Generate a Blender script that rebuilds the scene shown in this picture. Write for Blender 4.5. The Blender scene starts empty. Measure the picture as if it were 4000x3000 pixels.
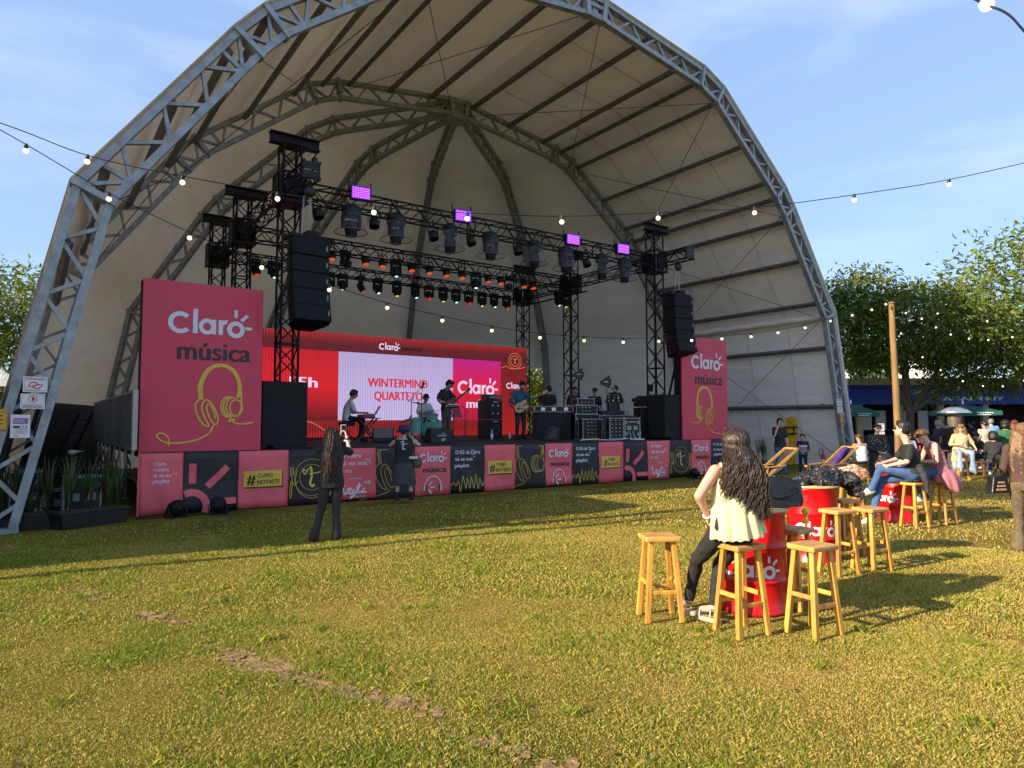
import bpy, math, random
import numpy as np
from mathutils import Vector, Matrix
R=math.radians
random.seed(7); rng=np.random.default_rng(7)
S=bpy.context.scene; COL=S.collection
# ---------------------------------------------------------------- camera
cd=bpy.data.cameras.new('camera'); cam=bpy.data.objects.new('camera',cd); COL.objects.link(cam)
yaw,pitch,roll=R(35.487),R(3.242),R(-.055)
F=Vector((math.sin(yaw)*math.cos(pitch),math.cos(yaw)*math.cos(pitch),math.sin(pitch)))
rt=Vector((math.cos(yaw),-math.sin(yaw),0)); up=rt.cross(F)
rr=math.cos(roll)*rt+math.sin(roll)*up; uu=-math.sin(roll)*rt+math.cos(roll)*up
mw=Matrix((rr,uu,-F)).transposed().to_4x4(); mw.translation=(0,0,1.68); cam.matrix_world=mw
cd.sensor_width=36; cd.sensor_fit='HORIZONTAL'; cd.lens=36*2622.4/4000; cd.clip_end=3000; cd.clip_start=.05
S.camera=cam
# ---------------------------------------------------------------- light
SUN_EL,SUN_AZ=R(22.5),R(-6.5)          # light travels towards +X, slightly towards the viewer
ld=Vector((math.cos(SUN_EL)*math.cos(SUN_AZ),math.cos(SUN_EL)*math.sin(SUN_AZ),-math.sin(SUN_EL)))
sl=bpy.data.lights.new('sun','SUN'); sl.energy=5.0; sl.angle=R(.55); sl.color=(1,.83,.60)
so=bpy.data.objects.new('sun',sl); COL.objects.link(so); so.rotation_euler=ld.to_track_quat('-Z','Y').to_euler()
W=bpy.data.worlds.new('World'); S.world=W; W.use_nodes=True; nt=W.node_tree
for n in list(nt.nodes): nt.nodes.remove(n)
def N(t,tp,**k):
    n=t.nodes.new(tp)
    for a,b in k.items(): setattr(n,a,b)
    return n
sky=N(nt,'ShaderNodeTexSky',sky_type='NISHITA',sun_disc=False,sun_elevation=SUN_EL,sun_rotation=math.atan2(-ld.x,-ld.y),air_density=1.0,dust_density=1.6,ozone_density=1.3,altitude=700)
bg=N(nt,'ShaderNodeBackground'); bg.inputs[1].default_value=.14
wo=N(nt,'ShaderNodeOutputWorld')
tc=N(nt,'ShaderNodeTexCoord'); mp=N(nt,'ShaderNodeMapping'); mp.inputs['Scale'].default_value=(1.2,1.6,5.5); mp.inputs['Rotation'].default_value=(.25,.1,.5)
nz=N(nt,'ShaderNodeTexNoise'); nz.inputs['Scale'].default_value=2.1; nz.inputs['Detail'].default_value=7; nz.inputs['Roughness'].default_value=.55; nz.inputs['Distortion'].default_value=.5
cr=N(nt,'ShaderNodeValToRGB'); cr.color_ramp.elements[0].position=.44; cr.color_ramp.elements[1].position=.78
cr.color_ramp.elements[1].color=(.46,.46,.46,1); cr.color_ramp.elements[0].color=(.0,.0,.0,1)
mx=N(nt,'ShaderNodeMix',data_type='RGBA'); mx.inputs[7].default_value=(3.5,3.7,4.2,1)
L=nt.links.new
L(tc.outputs['Generated'],mp.inputs[0]); L(mp.outputs[0],nz.inputs[0]); L(nz.outputs[0],cr.inputs[0])
ve=N(nt,'ShaderNodeMix',data_type='RGBA'); ve.inputs[0].default_value=.66; ve.inputs[7].default_value=(1.5,2.25,3.75,1); L(sky.outputs[0],ve.inputs[6])
L(cr.outputs[0],mx.inputs[0]); L(ve.outputs[2],mx.inputs[6]); L(mx.outputs[2],bg.inputs[0]); L(bg.outputs[0],wo.inputs[0])
vs=S.view_settings; vs.view_transform='Standard'; vs.look='None'; vs.exposure=1.0; vs.gamma=1; S.display_settings.display_device='sRGB'
try:
    S.cycles.max_bounces=6; S.cycles.transparent_max_bounces=12
except Exception: pass

# ---------------------------------------------------------------- materials
MATS={}
def mat(name,col,rough=.6,metal=0,var=.12,scale=6,bump=0,bscale=None,emit=None,estr=0,spec=None,stretch=None,trans=0,alpha=None,sheen=0,bdist=.02,orand=0):
    if name in MATS: return MATS[name]
    m=bpy.data.materials.new(name); m.use_nodes=True; t=m.node_tree; b=t.nodes['Principled BSDF']
    b.inputs['Roughness'].default_value=rough; b.inputs['Metallic'].default_value=metal
    if spec is not None: b.inputs['Specular IOR Level'].default_value=spec
    if sheen: b.inputs['Sheen Weight'].default_value=sheen
    if trans: b.inputs['Transmission Weight'].default_value=trans
    if alpha is not None: b.inputs['Alpha'].default_value=alpha
    c=t.nodes.new('ShaderNodeTexCoord'); src=c.outputs['Object']
    if stretch:
        mpn=t.nodes.new('ShaderNodeMapping'); mpn.inputs['Scale'].default_value=stretch; t.links.new(src,mpn.inputs[0]); src=mpn.outputs[0]
    n=t.nodes.new('ShaderNodeTexNoise'); n.inputs['Scale'].default_value=scale; n.inputs['Detail'].default_value=5; t.links.new(src,n.inputs[0])
    r=t.nodes.new('ShaderNodeValToRGB'); lo=[max(0,x*(1-var)) for x in col]; hi=[min(1,x*(1+var)) for x in col]
    r.color_ramp.elements[0].position=.3; r.color_ramp.elements[1].position=.7
    r.color_ramp.elements[0].color=(*lo,1); r.color_ramp.elements[1].color=(*hi,1)
    t.links.new(n.outputs[0],r.inputs[0]); out=r.outputs[0]
    if orand:
        oi=t.nodes.new('ShaderNodeObjectInfo'); hs_=t.nodes.new('ShaderNodeHueSaturation'); ma=t.nodes.new('ShaderNodeMapRange'); ma.inputs[3].default_value=1-orand; ma.inputs[4].default_value=1+orand*.5
        t.links.new(oi.outputs['Random'],ma.inputs[0]); t.links.new(ma.outputs[0],hs_.inputs['Value']); t.links.new(out,hs_.inputs['Color']); out=hs_.outputs[0]
    t.links.new(out,b.inputs['Base Color'])
    rv=t.nodes.new('ShaderNodeMapRange'); rv.inputs[1].default_value=.3; rv.inputs[2].default_value=.7; rv.inputs[3].default_value=rough*.75; rv.inputs[4].default_value=min(1,rough*1.25); t.links.new(n.outputs[0],rv.inputs[0]); t.links.new(rv.outputs[0],b.inputs['Roughness'])
    if bump:
        n2=t.nodes.new('ShaderNodeTexNoise'); n2.inputs['Scale'].default_value=bscale or scale*4; n2.inputs['Detail'].default_value=4; t.links.new(src,n2.inputs[0])
        bp=t.nodes.new('ShaderNodeBump'); bp.inputs['Strength'].default_value=min(1,bump); bp.inputs['Distance'].default_value=bdist; t.links.new(n2.outputs[0],bp.inputs['Height']); t.links.new(bp.outputs[0],b.inputs['Normal'])
    if emit:
        b.inputs['Emission Color'].default_value=(*emit,1); b.inputs['Emission Strength'].default_value=estr
    MATS[name]=m; return m

# ---------------------------------------------------------------- mesh builder
def frame_of(d):
    d=Vector(d).normalized(); a=Vector((0,0,1)) if abs(d.z)<.95 else Vector((0,1,0))
    s=d.cross(a).normalized(); return s,s.cross(d).normalized()
class MB:
    def __init__(s): s.v=[]; s.f=[]; s.m=[]; s.s=[]
    def add(s,vs,fs,mi=0,sm=False):
        o=len(s.v); s.v+= [tuple(v) for v in vs]; s.f+=[[o+i for i in f] for f in fs]; s.m+=[mi]*len(fs); s.s+=[sm]*len(fs)
    def box(s,c,size,mi=0,rot=None,taper=1):
        x,y,z=[a/2 for a in size]; vs=[]
        for dz,t in((-z,1),(z,taper)):
            for dx,dy in((-x,-y),(x,-y),(x,y),(-x,y)): vs.append(Vector((dx*t,dy*t,dz)))
        if rot is not None: vs=[rot@v for v in vs]
        c=Vector(c); s.add([v+c for v in vs],[(3,2,1,0),(4,5,6,7),(0,1,5,4),(1,2,6,5),(2,3,7,6),(3,0,4,7)],mi)
    def bar(s,p0,p1,w,h,upv=None,mi=0,ext=0):
        p0=Vector(p0);p1=Vector(p1);d=(p1-p0).normalized(); p0=p0-d*ext; p1=p1+d*ext
        if upv is None: a,b=frame_of(d)
        else:
            b=Vector(upv); b=(b-d*b.dot(d)).normalized(); a=d.cross(b)
        vs=[p+a*sx*w/2+b*sy*h/2 for p in(p0,p1) for sx,sy in((-1,-1),(1,-1),(1,1),(-1,1))]
        s.add(vs,[(3,2,1,0),(4,5,6,7),(0,1,5,4),(1,2,6,5),(2,3,7,6),(3,0,4,7)],mi)
    def cyl(s,p0,p1,r0,r1=None,n=8,mi=0,cap=True):
        r1=r0 if r1 is None else r1; p0=Vector(p0);p1=Vector(p1); a,b=frame_of(p1-p0); vs=[]
        for p,r in((p0,r0),(p1,r1)):
            for i in range(n):
                t=2*math.pi*i/n; vs.append(p+a*math.cos(t)*r+b*math.sin(t)*r)
        s.add(vs,[(i,(i+1)%n,n+(i+1)%n,n+i) for i in range(n)],mi,True)
        if cap: s.add(vs[:n],[tuple(range(n-1,-1,-1))],mi); s.add(vs[n:],[tuple(range(n))],mi)
    def tube(s,pts,r,n=6,mi=0,close=False,cap=True):
        pts=[Vector(p) for p in pts]; k=len(pts); rs=r if isinstance(r,(list,tuple)) else [r]*k; vs=[]; pa=None
        for i,p in enumerate(pts):
            q0=pts[i-1] if (i>0 or close) else p; q1=pts[(i+1)%k] if (i<k-1 or close) else p
            d=(q1-q0); d=d.normalized() if d.length>1e-9 else Vector((0,0,1))
            if pa is None: a,b=frame_of(d)
            else:
                a=pa-d*pa.dot(d); a=a.normalized() if a.length>1e-6 else frame_of(d)[0]; b=a.cross(d)
            pa=a
            for j in range(n):
                t=2*math.pi*j/n; vs.append(p+a*math.cos(t)*rs[i]+b*math.sin(t)*rs[i])
        fs=[]
        for i in range(k if close else k-1):
            i2=(i+1)%k
            for j in range(n): fs.append((i*n+j,i*n+(j+1)%n,i2*n+(j+1)%n,i2*n+j))
        s.add(vs,fs,mi,True)
        if cap and not close: s.add(vs[:n],[tuple(range(n))],mi); s.add(vs[-n:],[tuple(range(n-1,-1,-1))],mi)
    def lathe(s,prof,n=24,c=(0,0,0),mi=0,axis=None,sm=True):
        c=Vector(c); q=Vector((0,0,1)).rotation_difference(Vector(axis)) if axis is not None else None; vs=[]
        for r,z in prof:
            for i in range(n):
                t=2*math.pi*i/n; v=Vector((r*math.cos(t),r*math.sin(t),z)); vs.append(c+(q@v if q else v))
        fs=[(k*n+i,k*n+(i+1)%n,(k+1)*n+(i+1)%n,(k+1)*n+i) for k in range(len(prof)-1) for i in range(n)]
        s.add(vs,fs,mi,sm)
        if prof[0][0]>1e-6: s.add(vs[:n],[tuple(range(n-1,-1,-1))],mi)
        if prof[-1][0]>1e-6: s.add(vs[-n:],[tuple(range(n))],mi)
    def ball(s,c,r,nu=10,nv=7,mi=0,rot=None):
        if not isinstance(r,(tuple,list)): r=(r,r,r)
        c=Vector(c); vs=[]
        for j in range(nv+1):
            ph=math.pi*j/nv
            for i in range(nu):
                t=2*math.pi*i/nu; v=Vector((r[0]*math.sin(ph)*math.cos(t),r[1]*math.sin(ph)*math.sin(t),-r[2]*math.cos(ph))); vs.append(c+(rot@v if rot is not None else v))
        s.add(vs,[(j*nu+i,j*nu+(i+1)%nu,(j+1)*nu+(i+1)%nu,(j+1)*nu+i) for j in range(nv) for i in range(nu)],mi,True)
    def prism(s,pts,nrm,thick,mi=0):
        n=Vector(nrm).normalized()*thick; k=len(pts); a=[Vector(p) for p in pts]; vs=a+[p+n for p in a]
        s.add(vs,[tuple(range(k-1,-1,-1)),tuple(range(k,2*k))]+[(i,(i+1)%k,k+(i+1)%k,k+i) for i in range(k)],mi)
    def grid(s,P,mi=0,sm=True):
        h=len(P);w=len(P[0]); s.add([p for r in P for p in r],[(i*w+j,i*w+j+1,(i+1)*w+j+1,(i+1)*w+j) for i in range(h-1) for j in range(w-1)],mi,sm)
    def build(s,name,mats,parent=None,org=None,bevel=0,solid=0):
        me=bpy.data.meshes.new(name); o=Vector(org) if org is not None else None
        vs=s.v if o is None else [(v[0]-o.x,v[1]-o.y,v[2]-o.z) for v in s.v]
        me.from_pydata(vs,[],s.f)
        if not isinstance(mats,(list,tuple)): mats=[mats]
        for m in mats: me.materials.append(m)
        me.polygons.foreach_set('material_index',s.m); me.polygons.foreach_set('use_smooth',s.s); me.update()
        ob=bpy.data.objects.new(name,me); COL.objects.link(ob)
        if parent is not None: ob.parent=parent
        elif o is not None: ob.location=o
        if bevel:
            b=ob.modifiers.new('bevel','BEVEL'); b.width=bevel; b.segments=2; b.limit_method='ANGLE'; b.angle_limit=R(40)
        if solid:
            b=ob.modifiers.new('solid','SOLIDIFY'); b.thickness=solid; b.offset=0
        return ob
def tag(o,label,cat,group=None,kind=None):
    if label: o['label']=label
    if cat: o['category']=cat
    if group: o['group']=group
    if kind: o['kind']=kind
    return o
def thing(name,label,cat,loc=(0,0,0),rz=0,group=None):
    o=bpy.data.objects.new(name,None); COL.objects.link(o); o.location=loc; o.rotation_euler=(0,0,rz); o.empty_display_size=.2
    return tag(o,label,cat,group)
def dup(root,loc,rz,label=None):
    c=root.copy(); COL.objects.link(c); c.location=loc; c.rotation_euler=(0,0,rz)
    if label: c['label']=label
    for ch in list(root.children):
        d=ch.copy(); COL.objects.link(d); d.parent=c
        for g in list(ch.children):
            e=g.copy(); COL.objects.link(e); e.parent=d
    return c
# ------------------------------------------------ flat print: lettering and line drawings laid on a panel
TXT={}
def text2d(s,bold=.0):
    k=(s,bold)
    if k in TXT: return TXT[k]
    cu=bpy.data.curves.new('t','FONT'); cu.body=s; cu.size=1; cu.offset=bold; cu.resolution_u=3
    o=bpy.data.objects.new('t',cu); COL.objects.link(o); dg=bpy.context.evaluated_depsgraph_get()
    me=bpy.data.meshes.new_from_object(o.evaluated_get(dg)); v=[(a.co.x,a.co.y) for a in me.vertices]; f=[tuple(p.vertices) for p in me.polygons]
    bpy.data.objects.remove(o); bpy.data.curves.remove(cu); bpy.data.meshes.remove(me)
    xs=[a[0] for a in v] or [0,1]; TXT[k]=(v,f,min(xs),max(xs)); return TXT[k]
class Print:
    clip=None
    # 2-D shapes on a plane: origin o, right r, up u (metres); lifted d off the panel
    def __init__(s,o,r,u,d=.004): s.o=Vector(o); s.r=Vector(r).normalized(); s.u=Vector(u).normalized(); s.n=s.r.cross(s.u); s.d=d; s.mb=MB()
    def p(s,x,y): return s.o+s.r*x+s.u*y+s.n*s.d
    def poly(s,pts,mi=0): s.d+=.0003; s.mb.add([s.p(*q) for q in pts],[tuple(range(len(pts)))],mi)
    def rect(s,x0,y0,x1,y1,mi=0): s.poly([(x0,y0),(x1,y0),(x1,y1),(x0,y1)],mi)
    def line(s,pts,w,mi=0,close=False):
        if s.clip: pts=[q for q in pts if q[1]<s.clip]
        if len(pts)<2: return
        k=len(pts); L_=[];
        for i in range(k):
            a=pts[i-1] if(i>0 or close) else pts[i]; b=pts[(i+1)%k] if(i<k-1 or close) else pts[i]
            dx,dy=b[0]-a[0],b[1]-a[1]; l=math.hypot(dx,dy) or 1; nx,ny=-dy/l*w/2,dx/l*w/2
            L_.append(((pts[i][0]+nx,pts[i][1]+ny),(pts[i][0]-nx,pts[i][1]-ny)))
        s.d+=.0003; d0=s.d; vs=[]
        for ab in L_:
            for q in ab: vs.append(s.p(*q))
            s.d+=.00002
        s.d=d0+.0003
        s.mb.add(vs,[(2*i+1,2*((i+1)%k)+1,2*((i+1)%k),2*i) for i in range(k if close else k-1)],mi)
    def arc(s,cx,cy,rx,ry,a0,a1,w,mi=0,n=28):
        s.line([(cx+rx*math.cos(R(a0+(a1-a0)*i/n)),cy+ry*math.sin(R(a0+(a1-a0)*i/n))) for i in range(n+1)],w,mi)
    def text(s,t,x,y,size,mi=0,bold=.02,width=None,align='l'):
        v,f,x0,x1=text2d(t,.0); sx=size if width is None else width/(x1-x0)
        if align=='c': x=x-(x1-x0)*sx/2
        d0=s.d
        for k in((-1,0,1) if bold>.005 else (0,)):
            s.mb.add([s.p(x+(a-x0)*sx+k*bold*1.2*sx,y+b*size) for a,b in v],f,mi); s.d+=.0006
        s.d=d0
    def spline(s,ctrl,w,mi=0,n=10,close=False):
        s.line(catmull(ctrl,n,close),w,mi,close)
    def logo(s,x,y,k,mi=0):                     # wordmark: five round letters and three rays; k = total width
        a=lambda *q: s.arc(x+q[0]*k,y+q[1]*k,q[2]*k,q[3]*k,q[4],q[5],q[6]*k*1.16,mi)
        b=lambda x0,y0,x1,y1: s.rect(x+(x0-.004)*k,y+y0*k,x+(x1+.004)*k,y+y1*k,mi)
        a(.135,.125,.112,.112,42,318,.048); b(.285,0,.333,.31)
        a(.447,.095,.072,.078,0,360,.044); b(.508,0,.552,.19)
        b(.59,0,.635,.19); a(.675,.10,.063,.068,75,180,.045)
        a(.80,.08,.082,.082,0,360,.05)
        s.rect(x+.778*k,y+.235*k,x+.818*k,y+.34*k,mi)
        s.line([(x+.865*k,y+.20*k),(x+.945*k,y+.28*k)],.042*k,mi); s.rect(x+.915*k,y+.085*k,x+1.0*k,y+.125*k,mi)
    def build(s,name,mats,parent,org=None): return s.mb.build(name,mats,parent,org)
def catmull(P,n=10,close=False):
    P=[tuple(p) for p in P]; k=len(P); out=[]
    for i in range(k if close else k-1):
        if close: a,b,c,d=P[i-1],P[i],P[(i+1)%k],P[(i+2)%k]
        else: a,b,c,d=P[max(0,i-1)],P[i],P[i+1],P[min(k-1,i+2)]
        for j in range(n):
            t=j/n; out.append(tuple(.5*(2*b[q]+(c[q]-a[q])*t+(2*a[q]-5*b[q]+4*c[q]-d[q])*t*t+(3*b[q]-a[q]-3*c[q]+d[q])*t**3) for q in range(len(b))))
    if not close: out.append(P[-1])
    return out
def headphones(pr,x,y,k,mi=0,w=.02,flip=1,tail=True):   # one-line drawing of over-ear headphones; k = overall height, x,y = centre of band foot
    X=lambda q:[(x+flip*a*k,y+b*k) for a,b in q]
    for off in(0,.018,.045):
        pr.spline(X([(-.30+off,.02),(-.315+off,.25),(-.20+off*.8,.50-off*.5),(.0,.585-off*.7),(.20-off*.6,.50-off*.6),(.30-off*.8,.27),(.285-off*.9,.06)]),w,mi)
    pr.spline(X([(.30,.27),(.315,.05),(.31,-.12),(.27,-.22)]),w,mi)
    pr.arc(x+flip*.235*k,y-.10*k,.095*k,.13*k,0,360,w,mi)
    for o in(.05,.09,.125): pr.arc(x+flip*(.235-o)*k,y-.085*k,(.10)*k,(.135+o*.18)*k,70,300,w,mi)
    pr.spline(X([(-.30,.03),(-.36,-.05),(-.33,-.22),(-.24,-.36),(-.16,-.38),(-.22,-.26),(-.27,-.08),(-.2,.02),(-.10,-.08),(-.03,-.27),(-.06,-.36),(-.13,-.30),(-.2,-.12),(-.17,-.04),(-.1,-.14),(-.07,-.27)]),w,mi)
    if tail:
        pr.spline(X([(-.09,-.36),(-.16,-.50),(-.34,-.60),(-.60,-.64),(-.78,-.62),(-.88,-.53),(-.82,-.49),(-.73,-.55),(-.71,-.68)]),w,mi)
        pr.spline(X([(.17,-.25),(.13,-.31),(.21,-.28),(.2,-.33),(.34,-.355),(.50,-.33)]),w,mi)
# ---------------------------------------------------------------- ground
def lawn_mat():
    m=bpy.data.materials.new('lawn'); m.use_nodes=True; t=m.node_tree; b=t.nodes['Principled BSDF']; b.inputs['Roughness'].default_value=.95; b.inputs['Specular IOR Level'].default_value=.1
    c=t.nodes.new('ShaderNodeTexCoord')
    def noise(sc,det=6,ro=.6): 
        n=t.nodes.new('ShaderNodeTexNoise'); n.inputs['Scale'].default_value=sc; n.inputs['Detail'].default_value=det; n.inputs['Roughness'].default_value=ro; t.links.new(c.outputs['Object'],n.inputs[0]); return n
    def ramp(n,els):
        r=t.nodes.new('ShaderNodeValToRGB'); e=r.color_ramp.elements
        e[0].position,e[0].color=els[0][0],(*els[0][1],1); e[1].position,e[1].color=els[-1][0],(*els[-1][1],1)
        for p,cc in els[1:-1]: q=e.new(p); q.color=(*cc,1)
        t.links.new(n.outputs[0],r.inputs[0]); return r
    g=ramp(noise(.55,7),[(.34,(.12,.13,.015)),(.5,(.22,.18,.03)),(.66,(.32,.22,.06))])
    d=ramp(noise(38,4,.7),[(.3,(.35,.35,.3)),(.72,(1.25,1.2,1.1))])
    mm=t.nodes.new('ShaderNodeMix'); mm.data_type='RGBA'; mm.blend_type='MULTIPLY'; mm.inputs[0].default_value=1
    t.links.new(g.outputs[0],mm.inputs[6]); t.links.new(d.outputs[0],mm.inputs[7]); t.links.new(mm.outputs[2],b.inputs['Base Color'])
    bp=t.nodes.new('ShaderNodeBump'); bp.inputs['Strength'].default_value=.9; bp.inputs['Distance'].default_value=.03; t.links.new(noise(55,4).outputs[0],bp.inputs['Height']); t.links.new(bp.outputs[0],b.inputs['Normal'])
    return m
def hgt(x,y): return .012*np.sin(x*1.7+.6*np.sin(y*1.3))*np.cos(y*1.9+.5*x)
mb=MB()
xs=np.concatenate([[-600,-120,-40],np.arange(-14,32,.5),[50,120,700]]); ys=np.concatenate([[-300,-60,-12],np.arange(-4,16,.5),[24,60,150,900]])
mb.grid([[(float(x),float(y),float(hgt(x,y)) if (-13<x<31 and -3<y<12.5) else 0.) for x in xs] for y in ys])
tag(mb.build('lawn',lawn_mat()),'sunlit festival lawn with dry yellow patches','lawn',kind='structure')
# grass blades: one mesh, denser close to the viewer
SEAMS=[[(.15,8.99),(.4,8.19),(.6,7.56)],[(.84,6.75),(1.04,6.2),(1.16,5.53),(1.25,5.06),(1.4,4.71),(1.6,4.3),(1.74,3.95),(1.87,3.67),(1.94,3.33),(1.99,3.03),(2.07,2.78),(2.15,2.5)],[(1.1,5.5),(1.3,5.1),(1.45,4.75)]]
def blades(n,dmin,dmax,hscale,wid,seed):
    g=np.random.default_rng(seed); az=yaw+g.uniform(-.70,.72,n); u=g.uniform(0,1,n)
    d=dmin*(dmax/dmin)**u if False else np.sqrt(dmin**2+u*(dmax**2-dmin**2))
    x=d*np.sin(az); y=d*np.cos(az); ok=(y<12.6)&(y>-1.5); x,y,d=x[ok],y[ok],d[ok]
    cl=np.sin(x*2.1+1.3*np.sin(y*1.7))*np.sin(y*2.3+1.1*np.sin(x*1.1))+.6*np.sin(x*5.3+y*3.1)*np.sin(y*6.1-x*2.2)
    keep=np.ones(len(x),bool)
    for ln in SEAMS:                       # worn earth lines where old turf seams show
        for (a,b),(c,d_) in zip(ln[:-1],ln[1:]):
            tt_=np.clip(((x-a)*(c-a)+(y-b)*(d_-b))/((c-a)**2+(d_-b)**2),0,1); dist=np.hypot(x-a-tt_*(c-a),y-b-tt_*(d_-b))
            keep&=~((dist<.035+.055*np.sin(x*11+3*np.sin(y*8))*np.sin(y*13)+.03)&(g.uniform(0,1,len(x))<.50+.35*np.sin(x*7+y*5)))
    x,y,d,cl=x[keep],y[keep],d[keep],cl[keep]
    k=len(x); h=hscale*(.55+.9*g.random(k))*(1+.45*np.clip(cl,-.7,1.2)); th=g.uniform(0,2*np.pi,k); lean=g.uniform(.3,1.3,k)*h; la=g.uniform(0,2*np.pi,k)
    z=hgt(x,y)-.004; w=wid*(.7+.6*g.random(k))
    V=np.empty((k,4,3)); cx,sx=np.cos(th)*w/2,np.sin(th)*w/2
    mxp=x+np.cos(la)*lean*.4; myp=y+np.sin(la)*lean*.4
    V[:,0]=np.stack([x-cx,y-sx,z],1); V[:,1]=np.stack([x+cx,y+sx,z],1)
    V[:,2]=np.stack([mxp+cx*.8,myp+sx*.8,z+h*.6],1); V[:,3]=np.stack([x+np.cos(la)*lean,y+np.sin(la)*lean,z+h],1)
    dry=(g.random(k)<np.clip(.50-.22*cl+.035*(x-3.0)-.02*(y-6),.10,.92)).astype(np.float32)
    return V,dry,g.random(k).astype(np.float32)
def tufts(n,seed):
    g=np.random.default_rng(seed); az=yaw+g.uniform(-.66,.68,n); d=np.sqrt(g.uniform(2.8**2,11.5**2,n)); cx=d*np.sin(az); cy=d*np.cos(az); m_=45; x=np.repeat(cx,m_)+g.normal(0,.045,n*m_); y=np.repeat(cy,m_)+g.normal(0,.045,n*m_); k=n*m_
    h=.03+.03*g.random(k); la=g.uniform(0,6.283,k); le=g.uniform(.3,1.2,k)*h; th=g.uniform(0,6.283,k); w=.0055; a,b=np.cos(th)*w/2,np.sin(th)*w/2; z=hgt(x,y); V=np.empty((k,4,3)); mx_,my_=x+np.cos(la)*le*.4,y+np.sin(la)*le*.4
    V[:,0]=np.stack([x-a,y-b,z],1); V[:,1]=np.stack([x+a,y+b,z],1); V[:,2]=np.stack([mx_+a*.8,my_+b*.8,z+h*.6],1); V[:,3]=np.stack([x+np.cos(la)*le,y+np.sin(la)*le,z+h],1)
    return V,np.clip(np.repeat(g.random(n)*.6-.2,m_),0,1).astype(np.float32)*.9,g.random(k).astype(np.float32)
sets=[tufts(130,5),blades(420000,2.6,6.5,.0165,.0042,1),blades(260000,6.5,11,.021,.007,2),blades(130000,11,24,.028,.013,3)]
V=np.concatenate([s_[0] for s_ in sets]); dry=np.concatenate([s_[1] for s_ in sets]); rnd=np.concatenate([s_[2] for s_ in sets]); k=len(V)
me=bpy.data.meshes.new('grass'); me.vertices.add(k*4); me.vertices.foreach_set('co',V.reshape(-1).astype(np.float32))
base=np.arange(k)*4; idx=np.stack([base,base+1,base+2,base,base+2,base+3],1).reshape(-1)
me.loops.add(k*6); me.loops.foreach_set('vertex_index',idx.astype(np.int32)); me.polygons.add(k*2)
me.polygons.foreach_set('loop_start',(np.arange(k*2)*3).astype(np.int32))
at=me.attributes.new('dry','FLOAT','POINT'); at.data.foreach_set('value',np.repeat(dry*.75+rnd*.25,4).astype(np.float32))
me.update(calc_edges=True)
m=bpy.data.materials.new('grass_blade'); m.use_nodes=True; t=m.node_tree; b=t.nodes['Principled BSDF']; b.inputs['Roughness'].default_value=.7; b.inputs['Specular IOR Level'].default_value=.15
a=t.nodes.new('ShaderNodeAttribute'); a.attribute_name='dry'; r=t.nodes.new('ShaderNodeValToRGB'); e=r.color_ramp.elements
e[0].position=0; e[0].color=(.125,.205,.018,1); e[1].position=1; e[1].color=(.62,.46,.16,1)
for p,c in((.26,(.29,.32,.033,1)),(.74,(.50,.37,.075,1))): q=e.new(p); q.color=c
t.links.new(a.outputs['Fac'],r.inputs[0]); t.links.new(r.outputs[0],b.inputs['Base Color'])
tr=t.nodes.new('ShaderNodeBsdfTranslucent'); t.links.new(r.outputs[0],tr.inputs[0]); mixs=t.nodes.new('ShaderNodeMixShader'); mixs.inputs[0].default_value=.25
t.links.new(b.outputs[0],mixs.inputs[1]); t.links.new(tr.outputs[0],mixs.inputs[2]); t.links.new(mixs.outputs[0],t.nodes['Material Output'].inputs[0])
me.materials.append(m); go=bpy.data.objects.new('grass',me); COL.objects.link(go); tag(go,'short patchy grass blades over the lawn','grass',kind='stuff')

g=random.Random(77); mb=MB()
for _ in range(110):
    d=math.sqrt(g.uniform(9,150)); a=yaw+g.uniform(-.65,.68); x,y=d*math.sin(a),d*math.cos(a)
    if y>12.3: continue
    l=g.uniform(.02,.045); th=g.uniform(0,6.28); c,s_=math.cos(th),math.sin(th); z=float(hgt(x,y))+.016
    mb.add([(x-c*l,y-s_*l,z),(x-s_*l*.4,y+c*l*.4,z+.01),(x+c*l,y+s_*l,z+.004),(x+s_*l*.4,y-c*l*.4,z+.012)],[(0,1,2),(0,2,3)])
tag(mb.build('leaf_litter',mat('dry_leaf',(.20,.10,.04),.8,0,.5,3)),'scattered dry leaves on the lawn','leaf litter',kind='stuff')
earth=mat('earth',(.27,.16,.065),.95,0,.5,14,.8,40)
for k,ln in enumerate(SEAMS):
    g=random.Random(k); pp=catmull(ln,30); mb=MB()
    for x,y in pp:
        for _ in range(3):
            if g.random()<.60+.35*math.sin(y*4.3+x*6+k): continue
            q=g.uniform(.010,.042); cx,cy=x+g.gauss(0,.055),y+g.gauss(0,.03); n=7; a0=g.uniform(0,6.28); zz=float(hgt(cx,cy))+.0045+g.uniform(0,.003)
            mb.add([(cx+q*g.uniform(.5,1.3)*math.cos(a0+i*6.283/n),cy+q*g.uniform(.5,1.3)*math.sin(a0+i*6.283/n),zz) for i in range(n)],[tuple(range(n))])
    tag(mb.build('worn_earth',earth,None,(ln[0][0],ln[0][1],0)),'strip of bare brown earth worn through the turf','earth',kind='structure')
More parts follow.
